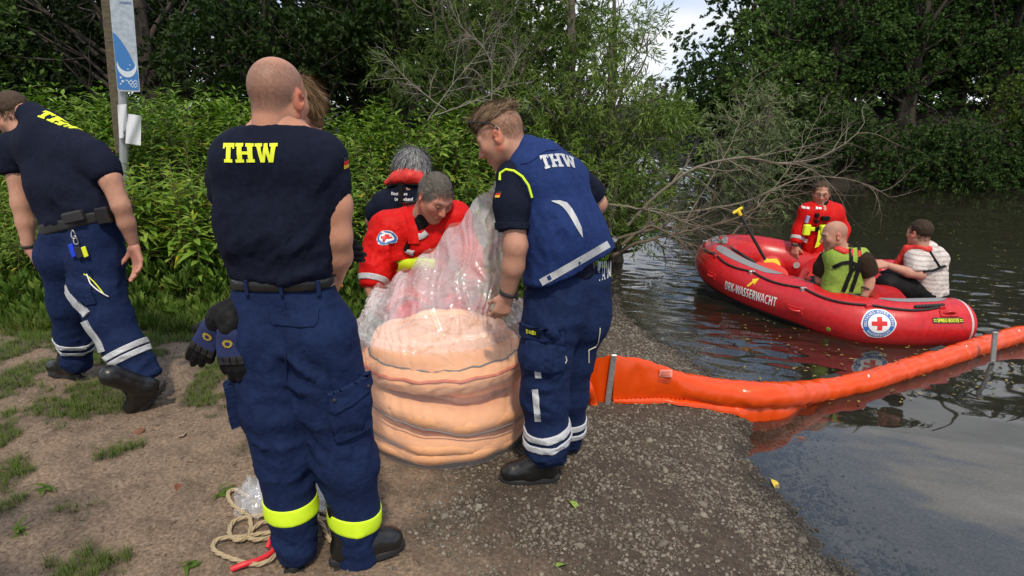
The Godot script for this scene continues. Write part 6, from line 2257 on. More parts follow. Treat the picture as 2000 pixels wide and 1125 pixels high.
func grey_haired_woman() -> void:
	var z := 4.15
	var base := Z(790, 640, z)
	base.y = height(base.x, base.z)
	var o := thing("person", "person with grey hair and red life vest collar turned to the plants", "person", base)
	var skin := Color(0.48, 0.28, 0.20)
	var hf := head_field()
	var ht := Transform3D(facing(165, 28, 0) * 1.02, Z(808, 330, z + 0.04))
	var b := Field.new()
	b.chain([S(800, 345, z, 0.055), S(795, 380, z, 0.065)], 0.04)
	b.chain([S(750, 400, z, 0.05), S(842, 400, z, 0.05)], 0.05)
	b.chain([S(775, 400, z, 0.09), S(780, 560, z, 0.09)], 0.06)
	b.chain([S(815, 400, z, 0.09), S(812, 560, z, 0.09)], 0.06)
	b.chain([S(742, 400, z, 0.048), S(728, 430, 4.18, 0.044), S(738, 480, 4.3, 0.036)], 0.03)
	b.chain([S(850, 400, z, 0.048), S(868, 450, 4.2, 0.044), S(860, 490, 4.35, 0.036)], 0.03)
	var plain := func(_p: Vector3) -> Color: return skin
	job([[b, 0.014, plain], [hf, 0.006, face_tint(skin, Color(0.2, 0.19, 0.18)), ht], [hand_field([0.5, 0.5, 0.5, 0.5]), 0.006, plain, hand_at(Z(738, 482, 4.3), Vector3(0.3, -0.7, -0.6), Vector3(0, 0.4, 1), false)], [hand_field([0.5, 0.5, 0.5, 0.5]), 0.006, plain, hand_at(Z(860, 492, 4.35), Vector3(-0.3, -0.7, -0.6), Vector3(0, 0.4, 1), true)]], func(mb: MB) -> void: part("body", mb.mesh(), M.skin, o))
	# chin-length grey hair
	rng.seed = 91
	var h := Field.new()
	h.egg(Vector3(0, 0.035, -0.016), Vector3(0.090, 0.098, 0.108), Basis.IDENTITY, 0.02)
	h.chain([[Vector3(0, 0.0, -0.05), 0.085], [Vector3(0, -0.055, -0.060), 0.070]], 0.04)
	for q in [-1.0, 1.0]: h.chain([[Vector3(0.06 * q, 0.0, -0.02), 0.045], [Vector3(0.066 * q, -0.085, -0.015), 0.026]], 0.03)
	h.add(Vector3(0, -0.03, 0.13), Vector3(0, -0.03, 0.13), 0.115, 0.115, 0.012, 8)
	h.fold(noise(40.0, 2, FastNoiseLite.TYPE_SIMPLEX_SMOOTH, 45), Basis.from_scale(Vector3(1.2, 0.25, 1.2)), 0.006, false)
	var st := strands(h, ht, 3000, func() -> Vector3:
		var d := rnd_dir()
		if d.y < -0.2: d.y = -d.y
		if d.z > 0.5: d.z = -d.z
		return h.hit(Vector3(0, 0.03, -0.016) + d * 0.25, -d, 0.25), func(p: Vector3, nn: Vector3) -> Vector3:
		var d := Vector3(p.x * 3.0, -1.0, p.z * 2.0) + rnd_dir() * 0.18
		return (d - nn * d.dot(nn) + nn * 0.02).normalized(), 0.10, 0.0014, Color(0.10, 0.10, 0.105), Color(0.50, 0.50, 0.51), 5)
	job([[h, 0.006, func(_p: Vector3) -> Color: return Color(0.17, 0.17, 0.175), ht]], func(m: MB) -> void:
		var hp := part("hair", m.mesh(), M.hair, o)
		part("strands", st.mesh(), M.hair, hp, "", "stuff"))
	var s := Field.new()
	s.chain([S(752, 398, z, 0.07), S(797, 372, z, 0.09), S(842, 398, z, 0.07)], 0.06)
	s.chain([S(798, 360, z - 0.02, 0.085), S(797, 390, z, 0.11)], 0.04)
	s.chain([S(770, 410, z, 0.115), S(775, 540, z, 0.12)], 0.08)
	s.chain([S(822, 410, z, 0.115), S(818, 540, z, 0.12)], 0.08)
	s.chain([S(748, 398, z, 0.07), S(736, 412, 4.16, 0.066), S(731, 424, 4.18, 0.064)], 0.04, true)
	s.chain([S(848, 398, z, 0.07), S(858, 415, 4.17, 0.066), S(863, 428, 4.19, 0.064)], 0.04, true)
	folds(s, 0.006, Vector3(1, 1, 1), 71, 6.0, 0.5)
	job([[s, 0.013]], func(mb: MB) -> void: part("shirt", mb.mesh(), M.tee, o))
	ribs(o, "shirt_print", press_text(s, "Deutsches", 0.105, 0.020, Z(778, 380, 4.0), Vector3.RIGHT, Vector3.UP, 0.004), M.white)
	ribs(o, "shirt_print", press_text(s, "Ortsverband", 0.115, 0.020, Z(787, 390.5, 4.0), Vector3.RIGHT, Vector3.UP, 0.004), M.white)
	var lc := Field.new()
	lc.chain([S(756, 357, z - 0.05, 0.020), S(774, 347, z - 0.080, 0.034), S(800, 345, z - 0.10, 0.042), S(820, 349, z - 0.080, 0.032), S(832, 358, z - 0.03, 0.020)], 0.03)
	lc.chain([S(784, 337, z - 0.080, 0.026), S(815, 339, z - 0.075, 0.026)], 0.03)
	folds(lc, 0.004, Vector3.ONE, 6, 12.0)
	job([[lc, 0.009]], func(mb: MB) -> void:
		var c := part("life_vest_collar", mb.mesh(), M.collar, o)
		var tm := MB.new()
		tm.tube([Z(756, 364, z - 0.07), Z(776, 360, z - 0.10), Z(800, 360, z - 0.12), Z(820, 361, z - 0.10), Z(832, 366, z - 0.05)], 0.008, 6)
		part("collar_trim", tm.mesh(), M.black, c))
	var strap := MB.new()
	var p := []
	for k in 8: p.append(see(s, 783, lerpf(358, 440, k / 7.0), 3.0) + Vector3(0, 0, 0.006))
	strap.tube(p, 0.018, 6, true, 0.3, Vector3(0, 0, 1))
	ribs(o, "back_strap", strap, M.black)
	var t := Field.new()
	t.chain([S(775, 540, z, 0.13), [Vector3(base.x - 0.06, base.y + 0.06, base.z), 0.08]], 0.06)
	t.chain([S(818, 540, z, 0.13), [Vector3(base.x + 0.10, base.y + 0.06, base.z), 0.08]], 0.06)
	folds(t, 0.008)
	job([[t, 0.015]], func(mb: MB) -> void: part("trousers", mb.mesh(), M.black, o))
	for q in [-0.06, 0.10]: boot(o, Vector3(base.x + q, base.y, base.z + 0.04), Vector3(0, 0, -1), Vector3.UP, 0.012)

# inflatable life vest: a red yoke round the neck with two lobes down the chest; basis z is where the chest points
func life_collar(o: Node3D, at: Vector3, basis: Basis, size := 1.0, lobes := true) -> void:
	var f := Field.new()
	var pts := []
	for k in 9:
		var q := PI * (k / 8.0) + PI
		pts.append([Vector3(0.088 * cos(q), 0.0, 0.075 * sin(q)), 0.024])
	f.chain(pts, 0.02)
	if lobes: f.chain([[Vector3(-0.088, 0, 0.0), 0.024], [Vector3(-0.090, -0.05, 0.085), 0.028], [Vector3(-0.080, -0.22, 0.10), 0.036]], 0.03)
	if lobes: f.chain([[Vector3(0.088, 0, 0.0), 0.024], [Vector3(0.090, -0.05, 0.085), 0.028], [Vector3(0.080, -0.22, 0.10), 0.036]], 0.03)
	f.chain([[Vector3(-0.07, 0.0, -0.06), 0.024], [Vector3(0, -0.03, -0.095), 0.034], [Vector3(0.07, 0.0, -0.06), 0.024]], 0.02)
	folds(f, 0.004, Vector3.ONE, 6, 14.0)
	var t := Transform3D(basis * size, at)
	job([[f, 0.008, null, t]], func(mb: MB) -> void:
		var c := part("life_vest_collar", mb.mesh(), M.collar, o)
		var pm := MB.new()
		var edge := []
		for k in 11:
			var q := PI * (k / 10.0) + PI
			edge.append(t * Vector3(0.100 * cos(q), -0.030, 0.096 * sin(q) - 0.008))
		pm.tube(edge, 0.007 * size, 6)
		part("collar_trim", pm.mesh(), M.black, c))

func teenager() -> void:
	var z := 3.15
	var base := Z(590, 790, z)
	base.y = height(base.x, base.z)
	var o := thing("person", "young person with wavy brown hair half hidden behind the shaved head", "person", base)
	var skin := Color(0.58, 0.34, 0.255)
	var hf := head_field(0.95)
	var ht := Transform3D(facing(-28, 10, 2) * 1.02, Z(584, 207, z))
	var b := Field.new()
	b.chain([S(582, 235, z - -0.02, 0.05), S(578, 270, z + 0.03, 0.06)], 0.04)
	b.chain([S(535, 290, z + 0.02, 0.05), S(575, 275, z + 0.02, 0.06), S(615, 292, z + 0.02, 0.05)], 0.05)
	b.chain([S(575, 300, z + 0.02, 0.11), S(575, 500, z + 0.02, 0.11)], 0.05)
	for q in [-1.0, 1.0]: b.chain([S(575 + 44 * q, 300, z, 0.045), S(575 + 52 * q, 400, z, 0.04), S(575 + 30 * q, 470, z - 0.12, 0.03)], 0.03)
	var plain := func(_p: Vector3) -> Color: return skin
	job([[b, 0.018, plain], [hf, 0.0055, face_tint(skin, Color(0.12, 0.075, 0.04)), ht], [hand_field([0.5, 0.5, 0.5, 0.5]), 0.006, plain, hand_at(Z(545, 472, z - 0.12), Vector3(0.8, -0.5, 0.3), Vector3(0, 0.4, 1), true)], [hand_field([0.5, 0.5, 0.5, 0.5]), 0.006, plain, hand_at(Z(605, 472, z - 0.12), Vector3(-0.8, -0.5, 0.3), Vector3(0, 0.4, 1), false)]], func(mb: MB) -> void:
		eyeballs(mb, ht)
		part("body", mb.mesh(), M.skin, o))
	rng.seed = 95
	var h := Field.new()
	h.egg(Vector3(0, 0.040, -0.020), Vector3(0.090, 0.096, 0.104), Basis.IDENTITY, 0.02)
	for q in [-1.0, 1.0]: h.chain([[Vector3(0.068 * q, 0.05, 0.0), 0.040], [Vector3(0.088 * q, -0.02, -0.005), 0.034], [Vector3(0.086 * q, -0.085, -0.015), 0.022]], 0.03)
	h.egg(Vector3(0, -0.03, -0.06), Vector3(0.08, 0.08, 0.06), Basis.IDENTITY, 0.02)
	h.add(Vector3(0, -0.025, 0.13), Vector3(0, -0.025, 0.13), 0.112, 0.112, 0.015, 8)
	h.fold(noise(34.0, 2, FastNoiseLite.TYPE_SIMPLEX_SMOOTH, 46), Basis.from_scale(Vector3(1.2, 0.5, 1.2)), 0.010, false)
	var st := strands(h, ht, 2200, func() -> Vector3:
		var d := rnd_dir()
		if d.y < -0.2: d.y = -d.y
		return h.hit(Vector3(0, 0.03, -0.016) + d * 0.25, -d, 0.25), func(p: Vector3, nn: Vector3) -> Vector3:
		var d := Vector3(p.x * 5.0 + 0.5 * sin(p.y * 70.0), -1.0, 0.4 * cos(p.y * 60.0)) + rnd_dir() * 0.25
		return (d - nn * d.dot(nn) + nn * 0.03).normalized(), 0.085, 0.0014, Color(0.075, 0.045, 0.025), Color(0.26, 0.165, 0.085), 5)
	job([[h, 0.006, func(_p: Vector3) -> Color: return Color(0.12, 0.075, 0.04), ht]], func(m: MB) -> void:
		var hp := part("hair", m.mesh(), M.hair, o)
		part("strands", st.mesh(), M.hair, hp, "", "stuff"))
	var s := Field.new()
	s.chain([S(532, 292, z + 0.02, 0.065), S(576, 268, z + 0.03, 0.07), S(618, 294, z + 0.02, 0.065)], 0.05)
	s.chain([S(552, 310, z + 0.02, 0.11), S(555, 500, z + 0.02, 0.11)], 0.07)
	s.chain([S(598, 310, z + 0.02, 0.11), S(598, 500, z + 0.02, 0.11)], 0.07)
	folds(s, 0.006)
	job([[s, 0.014]], func(mb: MB) -> void: part("shirt", mb.mesh(), M.tee, o))
	var t := Field.new()
	for q in [-1.0, 1.0]: t.chain([S(576 + 22 * q, 490, z + 0.02, 0.12), [Vector3(base.x + 0.09 * q, base.y + 0.06, base.z), 0.07]], 0.05)
	job([[t, 0.016]], func(mb: MB) -> void: part("trousers", mb.mesh(), M.blue, o))
	for q in [-0.09, 0.09]: boot(o, Vector3(base.x + q, base.y, base.z - 0.03), Vector3(0.1, 0, 1), Vector3.UP, 0.012)

# ---------------------------------------------------------------- the people at the boat
func standing_rescuer() -> void:
	var z := 6.75
	var c := Z(1603, 380, z)
	var o := thing("person", "man with glasses in red dry suit standing in the river behind the boat", "person", Vector3(c.x, height(c.x, -z), -z))
	var skin := Color(0.52, 0.29, 0.205)
	var hf := head_field(1.0)
	var ht := Transform3D(facing(-22, 8, 0) * 1.03, Z(1604, 378, z))
	var b := Field.new()
	b.chain([S(1604, 388, z, 0.058), S(1603, 403, z, 0.07)], 0.04)
	b.chain([S(1580, 412, z, 0.06), S(1627, 412, z, 0.06)], 0.05)
	b.chain([S(1603, 420, z, 0.12), S(1600, 490, z, 0.12)], 0.05)
	b.chain([S(1575, 412, z, 0.06), S(1562, 450, z, 0.05), S(1553, 478, z - 0.05, 0.033)], 0.03)
	b.chain([S(1632, 412, z, 0.06), S(1646, 452, z, 0.05), S(1640, 480, z - 0.15, 0.033)], 0.03)
	var plain := func(_p: Vector3) -> Color: return skin
	job([[b, 0.018, plain], [hf, 0.007, face_tint(skin, Color(0.09, 0.055, 0.035), 0.0, 0.3), ht], [hand_field([0.4, 0.45, 0.5, 0.5]), 0.006, plain, hand_at(Z(1553, 478, z - 0.05), Vector3(0.05, -1, 0.1), Vector3(-0.8, 0, 0.6), true, 1.1)], [hand_field([0.6, 0.6, 0.6, 0.6]), 0.007, plain, hand_at(Z(1640, 480, z - 0.15), Vector3(-0.6, -0.7, 0.4), Vector3(0.6, 0, 0.8), false)]], func(mb: MB) -> void:
		eyeballs(mb, ht)
		part("body", mb.mesh(), M.skin, o))
	short_hair(o, hf, ht, Color(0.045, 0.030, 0.021), Color(0.11, 0.075, 0.05), 0.022, 3, 1500, 0.070)
	glasses(o, ht, M.rubber)
	var n := Field.new()
	n.chain([S(1604, 394, z, 0.072), S(1604, 404, z + 0.01, 0.09)], 0.03)
	n.plane(Vector3(0, 1, 0.25), Z(1604, 393, z - 0.06))
	job([[n, 0.010]], func(mb: MB) -> void: part("neck_seal", mb.mesh(), M.black, o))
	var s := Field.new()
	s.chain([S(1578, 412, z, 0.085), S(1603, 405, z + 0.03, 0.085), S(1630, 412, z, 0.085)], 0.06)
	s.chain([S(1590, 425, z, 0.125), S(1588, 480, z, 0.115)], 0.08)
	s.chain([S(1618, 425, z, 0.125), S(1614, 480, z, 0.115)], 0.08)
	s.chain([S(1576, 414, z, 0.085), S(1563, 448, z, 0.074), S(1554, 474, z - 0.05, 0.058)], 0.04, true)
	s.chain([S(1632, 414, z, 0.085), S(1645, 450, z, 0.076), S(1640, 478, z - 0.15, 0.058)], 0.04, true)
	for q in [-1.0, 1.0]: s.chain([S(1601 + 13 * q, 480, z, 0.115), S(1601 + 15 * q, 525, z, 0.105), [Vector3(c.x + 0.12 * q, o.position.y + 0.05, -z), 0.08]], 0.04)
	s.masks = [[Z(1601, 480, z), 0.15, 1.0]]
	folds(s, 0.011, Vector3(1, 1, 1), 81, 5.5, 0.8)
	job([[s, 0.013]], func(mb: MB) -> void: part("dry_suit", mb.mesh(), M.red, o))
	for q in [[1583, 413], [1606, 413]]:
		ribs(o, "chest_patch", press_on(s, [rect(-0.03, -0.012, -0.004, 0.012), rect(0.004, -0.008, 0.03, 0.012)], Z(q[0], q[1] - 3, z - 0.2), Vector3(1, -0.1, 0.1), Vector3.UP, 0.004), M.white)
	# gear on the harness
	var on := func(x: float, y: float) -> Vector3: return see(s, x, y, 5.0)
	var gear := func(x: float, y: float, w: float, h: float, d: float, m: Material, called: String, tilt := 0.0, label := "") -> void:
		var p: Vector3 = on.call(x, y)
		var mb := MB.new()
		var bx := Basis(Vector3.BACK, tilt)
		mb.bevel_box(p + Vector3(0, 0, d), bx * Vector3(w, 0, 0), bx * Vector3(0, h, 0), Vector3(0, 0, d), minf(w, h) * 0.3)
		part(called, mb.mesh(), m, o, label)
	gear.call(1594, 420, 0.020, 0.022, 0.02, M.black, "buckle")
	gear.call(1593, 432, 0.020, 0.020, 0.02, M.black, "buckle")
	gear.call(1610, 426, 0.042, 0.024, 0.025, M.black, "radio")
	gear.call(1575, 428, 0.016, 0.040, 0.018, mat(0.25, 0.30, 0.55, 0.4), "torch", -0.2)
	gear.call(1573, 448, 0.036, 0.060, 0.03, M.neon, "throw_bag", -0.05, "neon yellow throw bag")
	gear.call(1590, 447, 0.075, 0.022, 0.012, M.neon, "waist_belt")
	gear.call(1594, 447, 0.02, 0.026, 0.016, M.black, "buckle")
	gear.call(1605, 446, 0.035, 0.045, 0.035, M.neon, "rope_bag", 0.1)
	var tail := MB.new()
	tail.sheet([[on.call(1600, 448) + Vector3(-0.03, 0, 0.05), on.call(1600, 448) + Vector3(0.05, 0, 0.05)], [on.call(1597, 468) + Vector3(-0.035, 0, 0.06), on.call(1597, 468) + Vector3(0.03, 0.01, 0.055)], [on.call(1593, 483) + Vector3(-0.03, 0, 0.04), on.call(1593, 483) + Vector3(0.012, 0.02, 0.04)]])
	ribs(o, "belt_end", tail, M.neon)
	ribs(o, "cuff_band", band(s, Z(1557, 466, z - 0.03), Z(1554, 475, z - 0.05), 0.035, Vector3.ZERO, 0.003, 0, TAU, 0.11), M.silver)
	watch(o, Z(1554, 475, z - 0.05), Z(1553, 481, z - 0.05), 0.042)

func green_vest_man() -> void:
	var z := 5.27
	var base := Z(1640, 588, z)
	var o := thing("person", "bald man in brown shirt and green life vest sitting on the boat", "person", base)
	var skin := Color(0.50, 0.28, 0.20)
	var hf := head_field(1.05)
	var ht := Transform3D(facing(-98, 14, 3) * 1.03, Z(1629, 460, z))
	var b := Field.new()
	b.chain([S(1636, 475, z, 0.057), S(1642, 492, z, 0.068)], 0.04)
	b.chain([S(1617, 505, 5.32, 0.055), S(1648, 495, z, 0.07), S(1686, 510, 5.18, 0.055)], 0.05)
	b.chain([S(1640, 510, z, 0.10), S(1632, 580, z, 0.10)], 0.06)
	b.chain([S(1662, 510, z, 0.10), S(1660, 580, z, 0.10)], 0.06)
	b.chain([S(1614, 508, 5.34, 0.052), S(1603, 545, 5.36, 0.047)], 0.03)
	b.chain([S(1603, 545, 5.36, 0.047), S(1606, 556, 5.40, 0.044), S(1585, 552, 5.62, 0.030)], 0.02)
	b.chain([S(1688, 510, 5.17, 0.052), S(1697, 548, 5.15, 0.046), S(1695, 560, 5.14, 0.044), S(1686, 582, 5.13, 0.030)], 0.02)
	var plain := func(_p: Vector3) -> Color: return skin
	job([[b, 0.013, plain], [hf, 0.005, face_tint(skin, Color(0.10, 0.08, 0.07), 0.45, 0.5), ht], [hand_field([0.7, 0.75, 0.8, 0.8]), 0.006, plain, hand_at(Z(1585, 552, 5.62), Vector3(-0.5, -0.1, -0.6), Vector3(-0.2, 0.9, 0), false, 1.05)], [hand_field([0.15, 0.2, 0.25, 0.3]), 0.006, plain, hand_at(Z(1686, 582, 5.13), Vector3(-0.85, -0.35, 0.45), Vector3(0.0, 0.8, 0.6), true, 0.95)]], func(mb: MB) -> void:
		eyeballs(mb, ht)
		part("body", mb.mesh(), M.skin, o))
	var s := Field.new()
	s.chain([S(1618, 508, 5.32, 0.066), S(1648, 494, z, 0.074), S(1686, 510, 5.18, 0.066)], 0.06)
	s.chain([S(1634, 525, z, 0.105), S(1630, 582, z, 0.105)], 0.08)
	s.chain([S(1664, 525, z, 0.108), S(1662, 582, z, 0.105)], 0.08)
	s.chain([S(1616, 508, 5.33, 0.075), S(1608, 522, 5.35, 0.070), S(1603, 536, 5.36, 0.068)], 0.04, true)
	s.chain([S(1688, 510, 5.17, 0.072), S(1694, 526, 5.16, 0.066), S(1697, 538, 5.15, 0.063)], 0.04, true)
	folds(s, 0.007, Vector3.ONE, 91, 6.0, 0.6)
	var brown := cloth(0.035, 0.022, 0.014, 0.05)
	job([[s, 0.012]], func(mb: MB) -> void: part("shirt", mb.mesh(), brown, o))
	var v := Field.new()
	v.chain([S(1640, 515, z - 0.01, 0.128), S(1630, 574, z - 0.01, 0.126)], 0.08)
	v.chain([S(1668, 515, z - 0.02, 0.126), S(1663, 574, z - 0.01, 0.124)], 0.08)
	v.chain([S(1632, 500, z - 0.01, 0.098), S(1674, 500, z - 0.03, 0.092)], 0.05)
	v.plane(Vector3(0.05, 1, -0.3), Z(1655, 481, z - 0.1))
	v.plane(Vector3(0, -1, 0), Z(1650, 574, z - 0.12))
	folds(v, 0.006, Vector3.ONE, 93, 5.0, 0.5)
	var green := cloth(0.30, 0.43, 0.075, 0.04)
	job([[v, 0.011]], func(mb: MB) -> void: part("vest", mb.mesh(), green, o))
	life_collar(o, Z(1642, 483, z), facing(-140, -20), 1.0, false)
	var strap := func(pts: Array, w: float, m: Material, called: String) -> void:
		var rows := [[], []]
		for k in 13:
			var e: float = k / 12.0 * (pts.size() - 1.001)
			var p: Vector2 = (pts[int(e)] as Vector2).lerp(pts[int(e) + 1], fposmod(e, 1.0))
			var d: Vector2 = (pts[int(e) + 1] - pts[int(e)] as Vector2).normalized().orthogonal() * w
			for g in 2:
				var h := see(v, p.x + d.x * (1 - 2 * g), p.y + d.y * (1 - 2 * g), 4.0)
				rows[g].append(h + v.normal(h) * 0.008)
		var mb := MB.new()
		mb.sheet(rows)
		for k in mb.n.size(): mb.n[k] = v.normal(mb.v[k])
		ribs(o, called, mb, m)
	strap.call([Vector2(1660, 472), Vector2(1662, 500), Vector2(1662, 525)], 3.6, M.black, "back_strap")
	strap.call([Vector2(1677, 478), Vector2(1679, 500), Vector2(1676, 520), Vector2(1664, 528)], 3.0, M.black, "back_strap")
	strap.call([Vector2(1627, 522), Vector2(1645, 514), Vector2(1663, 512)], 3.6, M.black, "back_strap")
	strap.call([Vector2(1663, 513), Vector2(1676, 520), Vector2(1688, 535)], 4.0, M.black, "back_strap")
	strap.call([Vector2(1664, 525), Vector2(1656, 545), Vector2(1646, 570)], 4.0, M.black, "back_strap")
	strap.call([Vector2(1676, 526), Vector2(1670, 545), Vector2(1661, 570)], 4.0, M.black, "back_strap")
	for q in [[1664, 487], [1678, 490]]: strap.call([Vector2(q[0], q[1]), Vector2(q[0], q[1] + 12)], 2.2, M.collar, "strap_tab")
	var t := Field.new()
	t.chain([S(1632, 578, z, 0.120), S(1660, 578, z, 0.120)], 0.06)
	t.chain([S(1630, 580, z, 0.118), S(1600, 562, 5.55, 0.098), S(1588, 558, 5.68, 0.088)], 0.05)
	t.chain([S(1655, 582, z + 0.03, 0.118), S(1622, 578, 5.65, 0.095)], 0.05)
	t.chain([S(1588, 558, 5.68, 0.085), S(1592, 592, 5.80, 0.070)], 0.04)
	t.chain([S(1622, 578, 5.65, 0.090), S(1620, 606, 5.80, 0.070)], 0.04)
	folds(t, 0.008, Vector3.ONE, 95, 6.0)
	job([[t, 0.013]], func(mb: MB) -> void: part("trousers", mb.mesh(), M.black, o))
	var wb := Field.new()
	wb.chain([S(1632, 575, z, 0.128), S(1662, 576, z, 0.128)], 0.06)
	wb.plane(Vector3.UP, Z(1650, 568, z - 0.12)); wb.plane(Vector3.DOWN, Z(1650, 580, z - 0.12))
	job([[wb, 0.010]], func(mb: MB) -> void: part("waist_belt", mb.mesh(), M.black, o))
	for q in [[1622, 571], [1655, 575]]:
		var p := see(wb, q[0], q[1], 4.0)
		var tb := MB.new()
		tb.bevel_box(p + Vector3(0, 0, 0.006), Vector3(0.016, 0, 0), Vector3(0.003, 0.02, 0), Vector3(0, 0, 0.006), 0.003)
		ribs(o, "strap_tab", tb, M.collar)
	watch(o, Z(1691, 560, 5.14), Z(1688, 568, 5.13), 0.042)

func striped_shirt_man() -> void:
	var z := 5.45
	var base := Z(1815, 590, z)
	var o := thing("person", "man in white striped shirt and red collar sitting at the boat's end", "person", base)
	var skin := Color(0.52, 0.30, 0.22)
	var hf := head_field(1.0)
	var ht := Transform3D(facing(-162, 4, 0) * 1.02, Z(1796, 456, z))
	var b := Field.new()
	b.chain([S(1796, 470, z, 0.052), S(1803, 488, z, 0.066)], 0.04)
	b.chain([S(1788, 500, 5.40, 0.055), S(1808, 490, z, 0.07), S(1832, 500, 5.52, 0.055)], 0.05)
	b.chain([S(1808, 505, z, 0.10), S(1815, 580, z, 0.10)], 0.06)
	b.chain([S(1788, 502, 5.38, 0.052), S(1797, 535, 5.30, 0.046)], 0.03)
	b.chain([S(1797, 536, 5.30, 0.046), S(1775, 532, 5.32, 0.044), S(1733, 518, 5.40, 0.029)], 0.02)
	b.chain([S(1830, 505, 5.55, 0.05), S(1815, 545, 5.68, 0.045), S(1775, 545, 5.7, 0.032)], 0.03)
	var plain := func(_p: Vector3) -> Color: return skin
	job([[b, 0.013, plain], [hf, 0.005, face_tint(skin, Color(0.09, 0.06, 0.04)), ht], [hand_field([1.0, 1.05, 1.1, 1.1], 0.6, 0.4), 0.005, plain, hand_at(Z(1733, 518, 5.40), Vector3(-1, 0.1, 0), Vector3(0, 0.5, 0.8), false, 1.05)], [hand_field([0.8, 0.8, 0.8, 0.8]), 0.007, plain, hand_at(Z(1775, 545, 5.7), Vector3(-1, 0, 0), Vector3(0, 1, 0), true)]], func(mb: MB) -> void: part("body", mb.mesh(), M.skin, o))
	short_hair(o, hf, ht, Color(0.030, 0.021, 0.015), Color(0.075, 0.052, 0.036), 0.014, 4, 1800, 0.07)
	var s := Field.new()
	s.chain([S(1788, 503, 5.40, 0.070), S(1806, 489, z, 0.080), S(1832, 503, 5.52, 0.072)], 0.06)
	s.chain([S(1802, 515, z - 0.02, 0.112), S(1808, 582, z, 0.112)], 0.08)
	s.chain([S(1822, 515, z + 0.04, 0.112), S(1824, 580, z + 0.04, 0.112)], 0.08)
	s.chain([S(1788, 503, 5.39, 0.078), S(1790, 518, 5.35, 0.075), S(1793, 532, 5.31, 0.074)], 0.04, true)
	s.plane(Vector3(0.1, -1, 0), Z(1815, 583, z - 0.1))
	folds(s, 0.008, Vector3.ONE, 103, 5.5, 0.5)
	var shirt := cloth(1, 1, 1, 0.04, true)
	job([[s, 0.009, func(p: Vector3) -> Color:
		var q := fposmod((p.y + 0.10 * (p.x - 3.3)) * 24.0, 1.0)
		return Color(0.50, 0.42, 0.39) if q < 0.34 else Color(0.68, 0.64, 0.61)]], func(mb: MB) -> void: part("shirt", mb.mesh(), shirt, o))
	life_collar(o, Z(1802, 480, z), facing(-140, -14), 0.98)
	for q in [[[1808, 476], [1825, 505], [1836, 522]], [[1803, 530], [1822, 528], [1845, 519]]]:
		var p := []
		for k in 10:
			var e: float = k / 9.0 * 1.999
			var v := Vector2(q[int(e)][0], q[int(e)][1]).lerp(Vector2(q[int(e) + 1][0], q[int(e) + 1][1]), fposmod(e, 1.0))
			p.append(see(s, v.x, v.y, 4.0) + Vector3(0, 0, 0.004))
		var mb := MB.new()
		mb.tube(p, 0.010 if q[0][0] > 1805 else 0.020, 6, true, 0.5)
		ribs(o, "back_strap", mb, M.black)
	var t := Field.new()
	t.chain([S(1802, 575, z, 0.115), S(1826, 575, z + 0.05, 0.115)], 0.06)
	t.chain([S(1802, 575, z, 0.112), S(1765, 562, 5.40, 0.098), S(1735, 556, 5.36, 0.090)], 0.05)
	t.chain([S(1812, 570, z + 0.1, 0.105), S(1760, 550, 5.68, 0.090), S(1735, 545, 5.72, 0.085)], 0.05)
	t.chain([S(1735, 556, 5.36, 0.088), S(1728, 590, 5.40, 0.072)], 0.04)
	t.chain([S(1735, 545, 5.72, 0.085), S(1728, 590, 5.72, 0.072)], 0.04)
	folds(t, 0.008, Vector3.ONE, 105, 6.0)
	job([[t, 0.012]], func(mb: MB) -> void: part("trousers", mb.mesh(), M.black, o))
	for q in [[[1722, 565], [1738, 568], [1750, 578]], [[1720, 578], [1735, 574], [1750, 582]]]:
		var rows := [[], []]
		for k in 9:
			var e: float = k / 8.0 * 1.999
			var v := Vector2(q[int(e)][0], q[int(e)][1]).lerp(Vector2(q[int(e) + 1][0], q[int(e) + 1][1]), fposmod(e, 1.0))
			for g in 2:
				var h := see(t, v.x, v.y + (3.0 if g else -3.0), 4.0)
				rows[g].append(h + t.normal(h) * 0.005)
		var mb := MB.new()
		mb.sheet(rows)
		for k in mb.n.size(): mb.n[k] = t.normal(mb.v[k])
		ribs(o, "leg_stripe", mb, M.neon)

# ---------------------------------------------------------------- the boat
func smooth_path(pts: Array, n: int, gain := 0.17) -> Array:
	var c := Curve3D.new()
	c.bake_interval = 0.01
	for k in pts.size():
		var tn: Vector3 = (pts[mini(k + 1, pts.size() - 1)] - pts[maxi(k - 1, 0)]) * gain
		c.add_point(pts[k], -tn, tn)
	var out := []
	var l := c.get_baked_length()
	for k in n + 1: out.append(c.sample_baked(l * k / n))
	return out

# strip on a swept tube between two path shares and two angles (0 outside level, PI/2 top, measured from outward to up)
func tube_strip(path: Array, r: float, a: int, b: int, q0: float, q1: float, inner: Vector3, lift := 0.003, ends := 3) -> MB:
	var rows := []
	for k in range(a, b + 1):
		var d: Vector3 = (path[mini(k + 1, path.size() - 1)] - path[maxi(k - 1, 0)]).normalized()
		var out := d.cross(Vector3.UP).normalized()
		if out.dot(path[k] - inner) < 0: out = -out
		var up := Vector3.UP - d * d.y
		up = up.normalized()
		var e := minf(1.0, sqrt(minf(k - a, b - k) / float(ends) + 0.04))
		var row := []
		for s in 9:
			var q := lerpf(q0, q1, 0.5 + (s / 8.0 - 0.5) * e)
			row.append(path[k] + (out * cos(q) + up * sin(q)) * (r + lift))
		rows.append(row)
	var mb := MB.new()
	mb.sheet(rows)
	for k in mb.n.size():
		var c: Vector3 = path[clampi(a + k / 9, 0, path.size() - 1)]
		mb.n[k] = (mb.v[k] - c).normalized()
	return mb

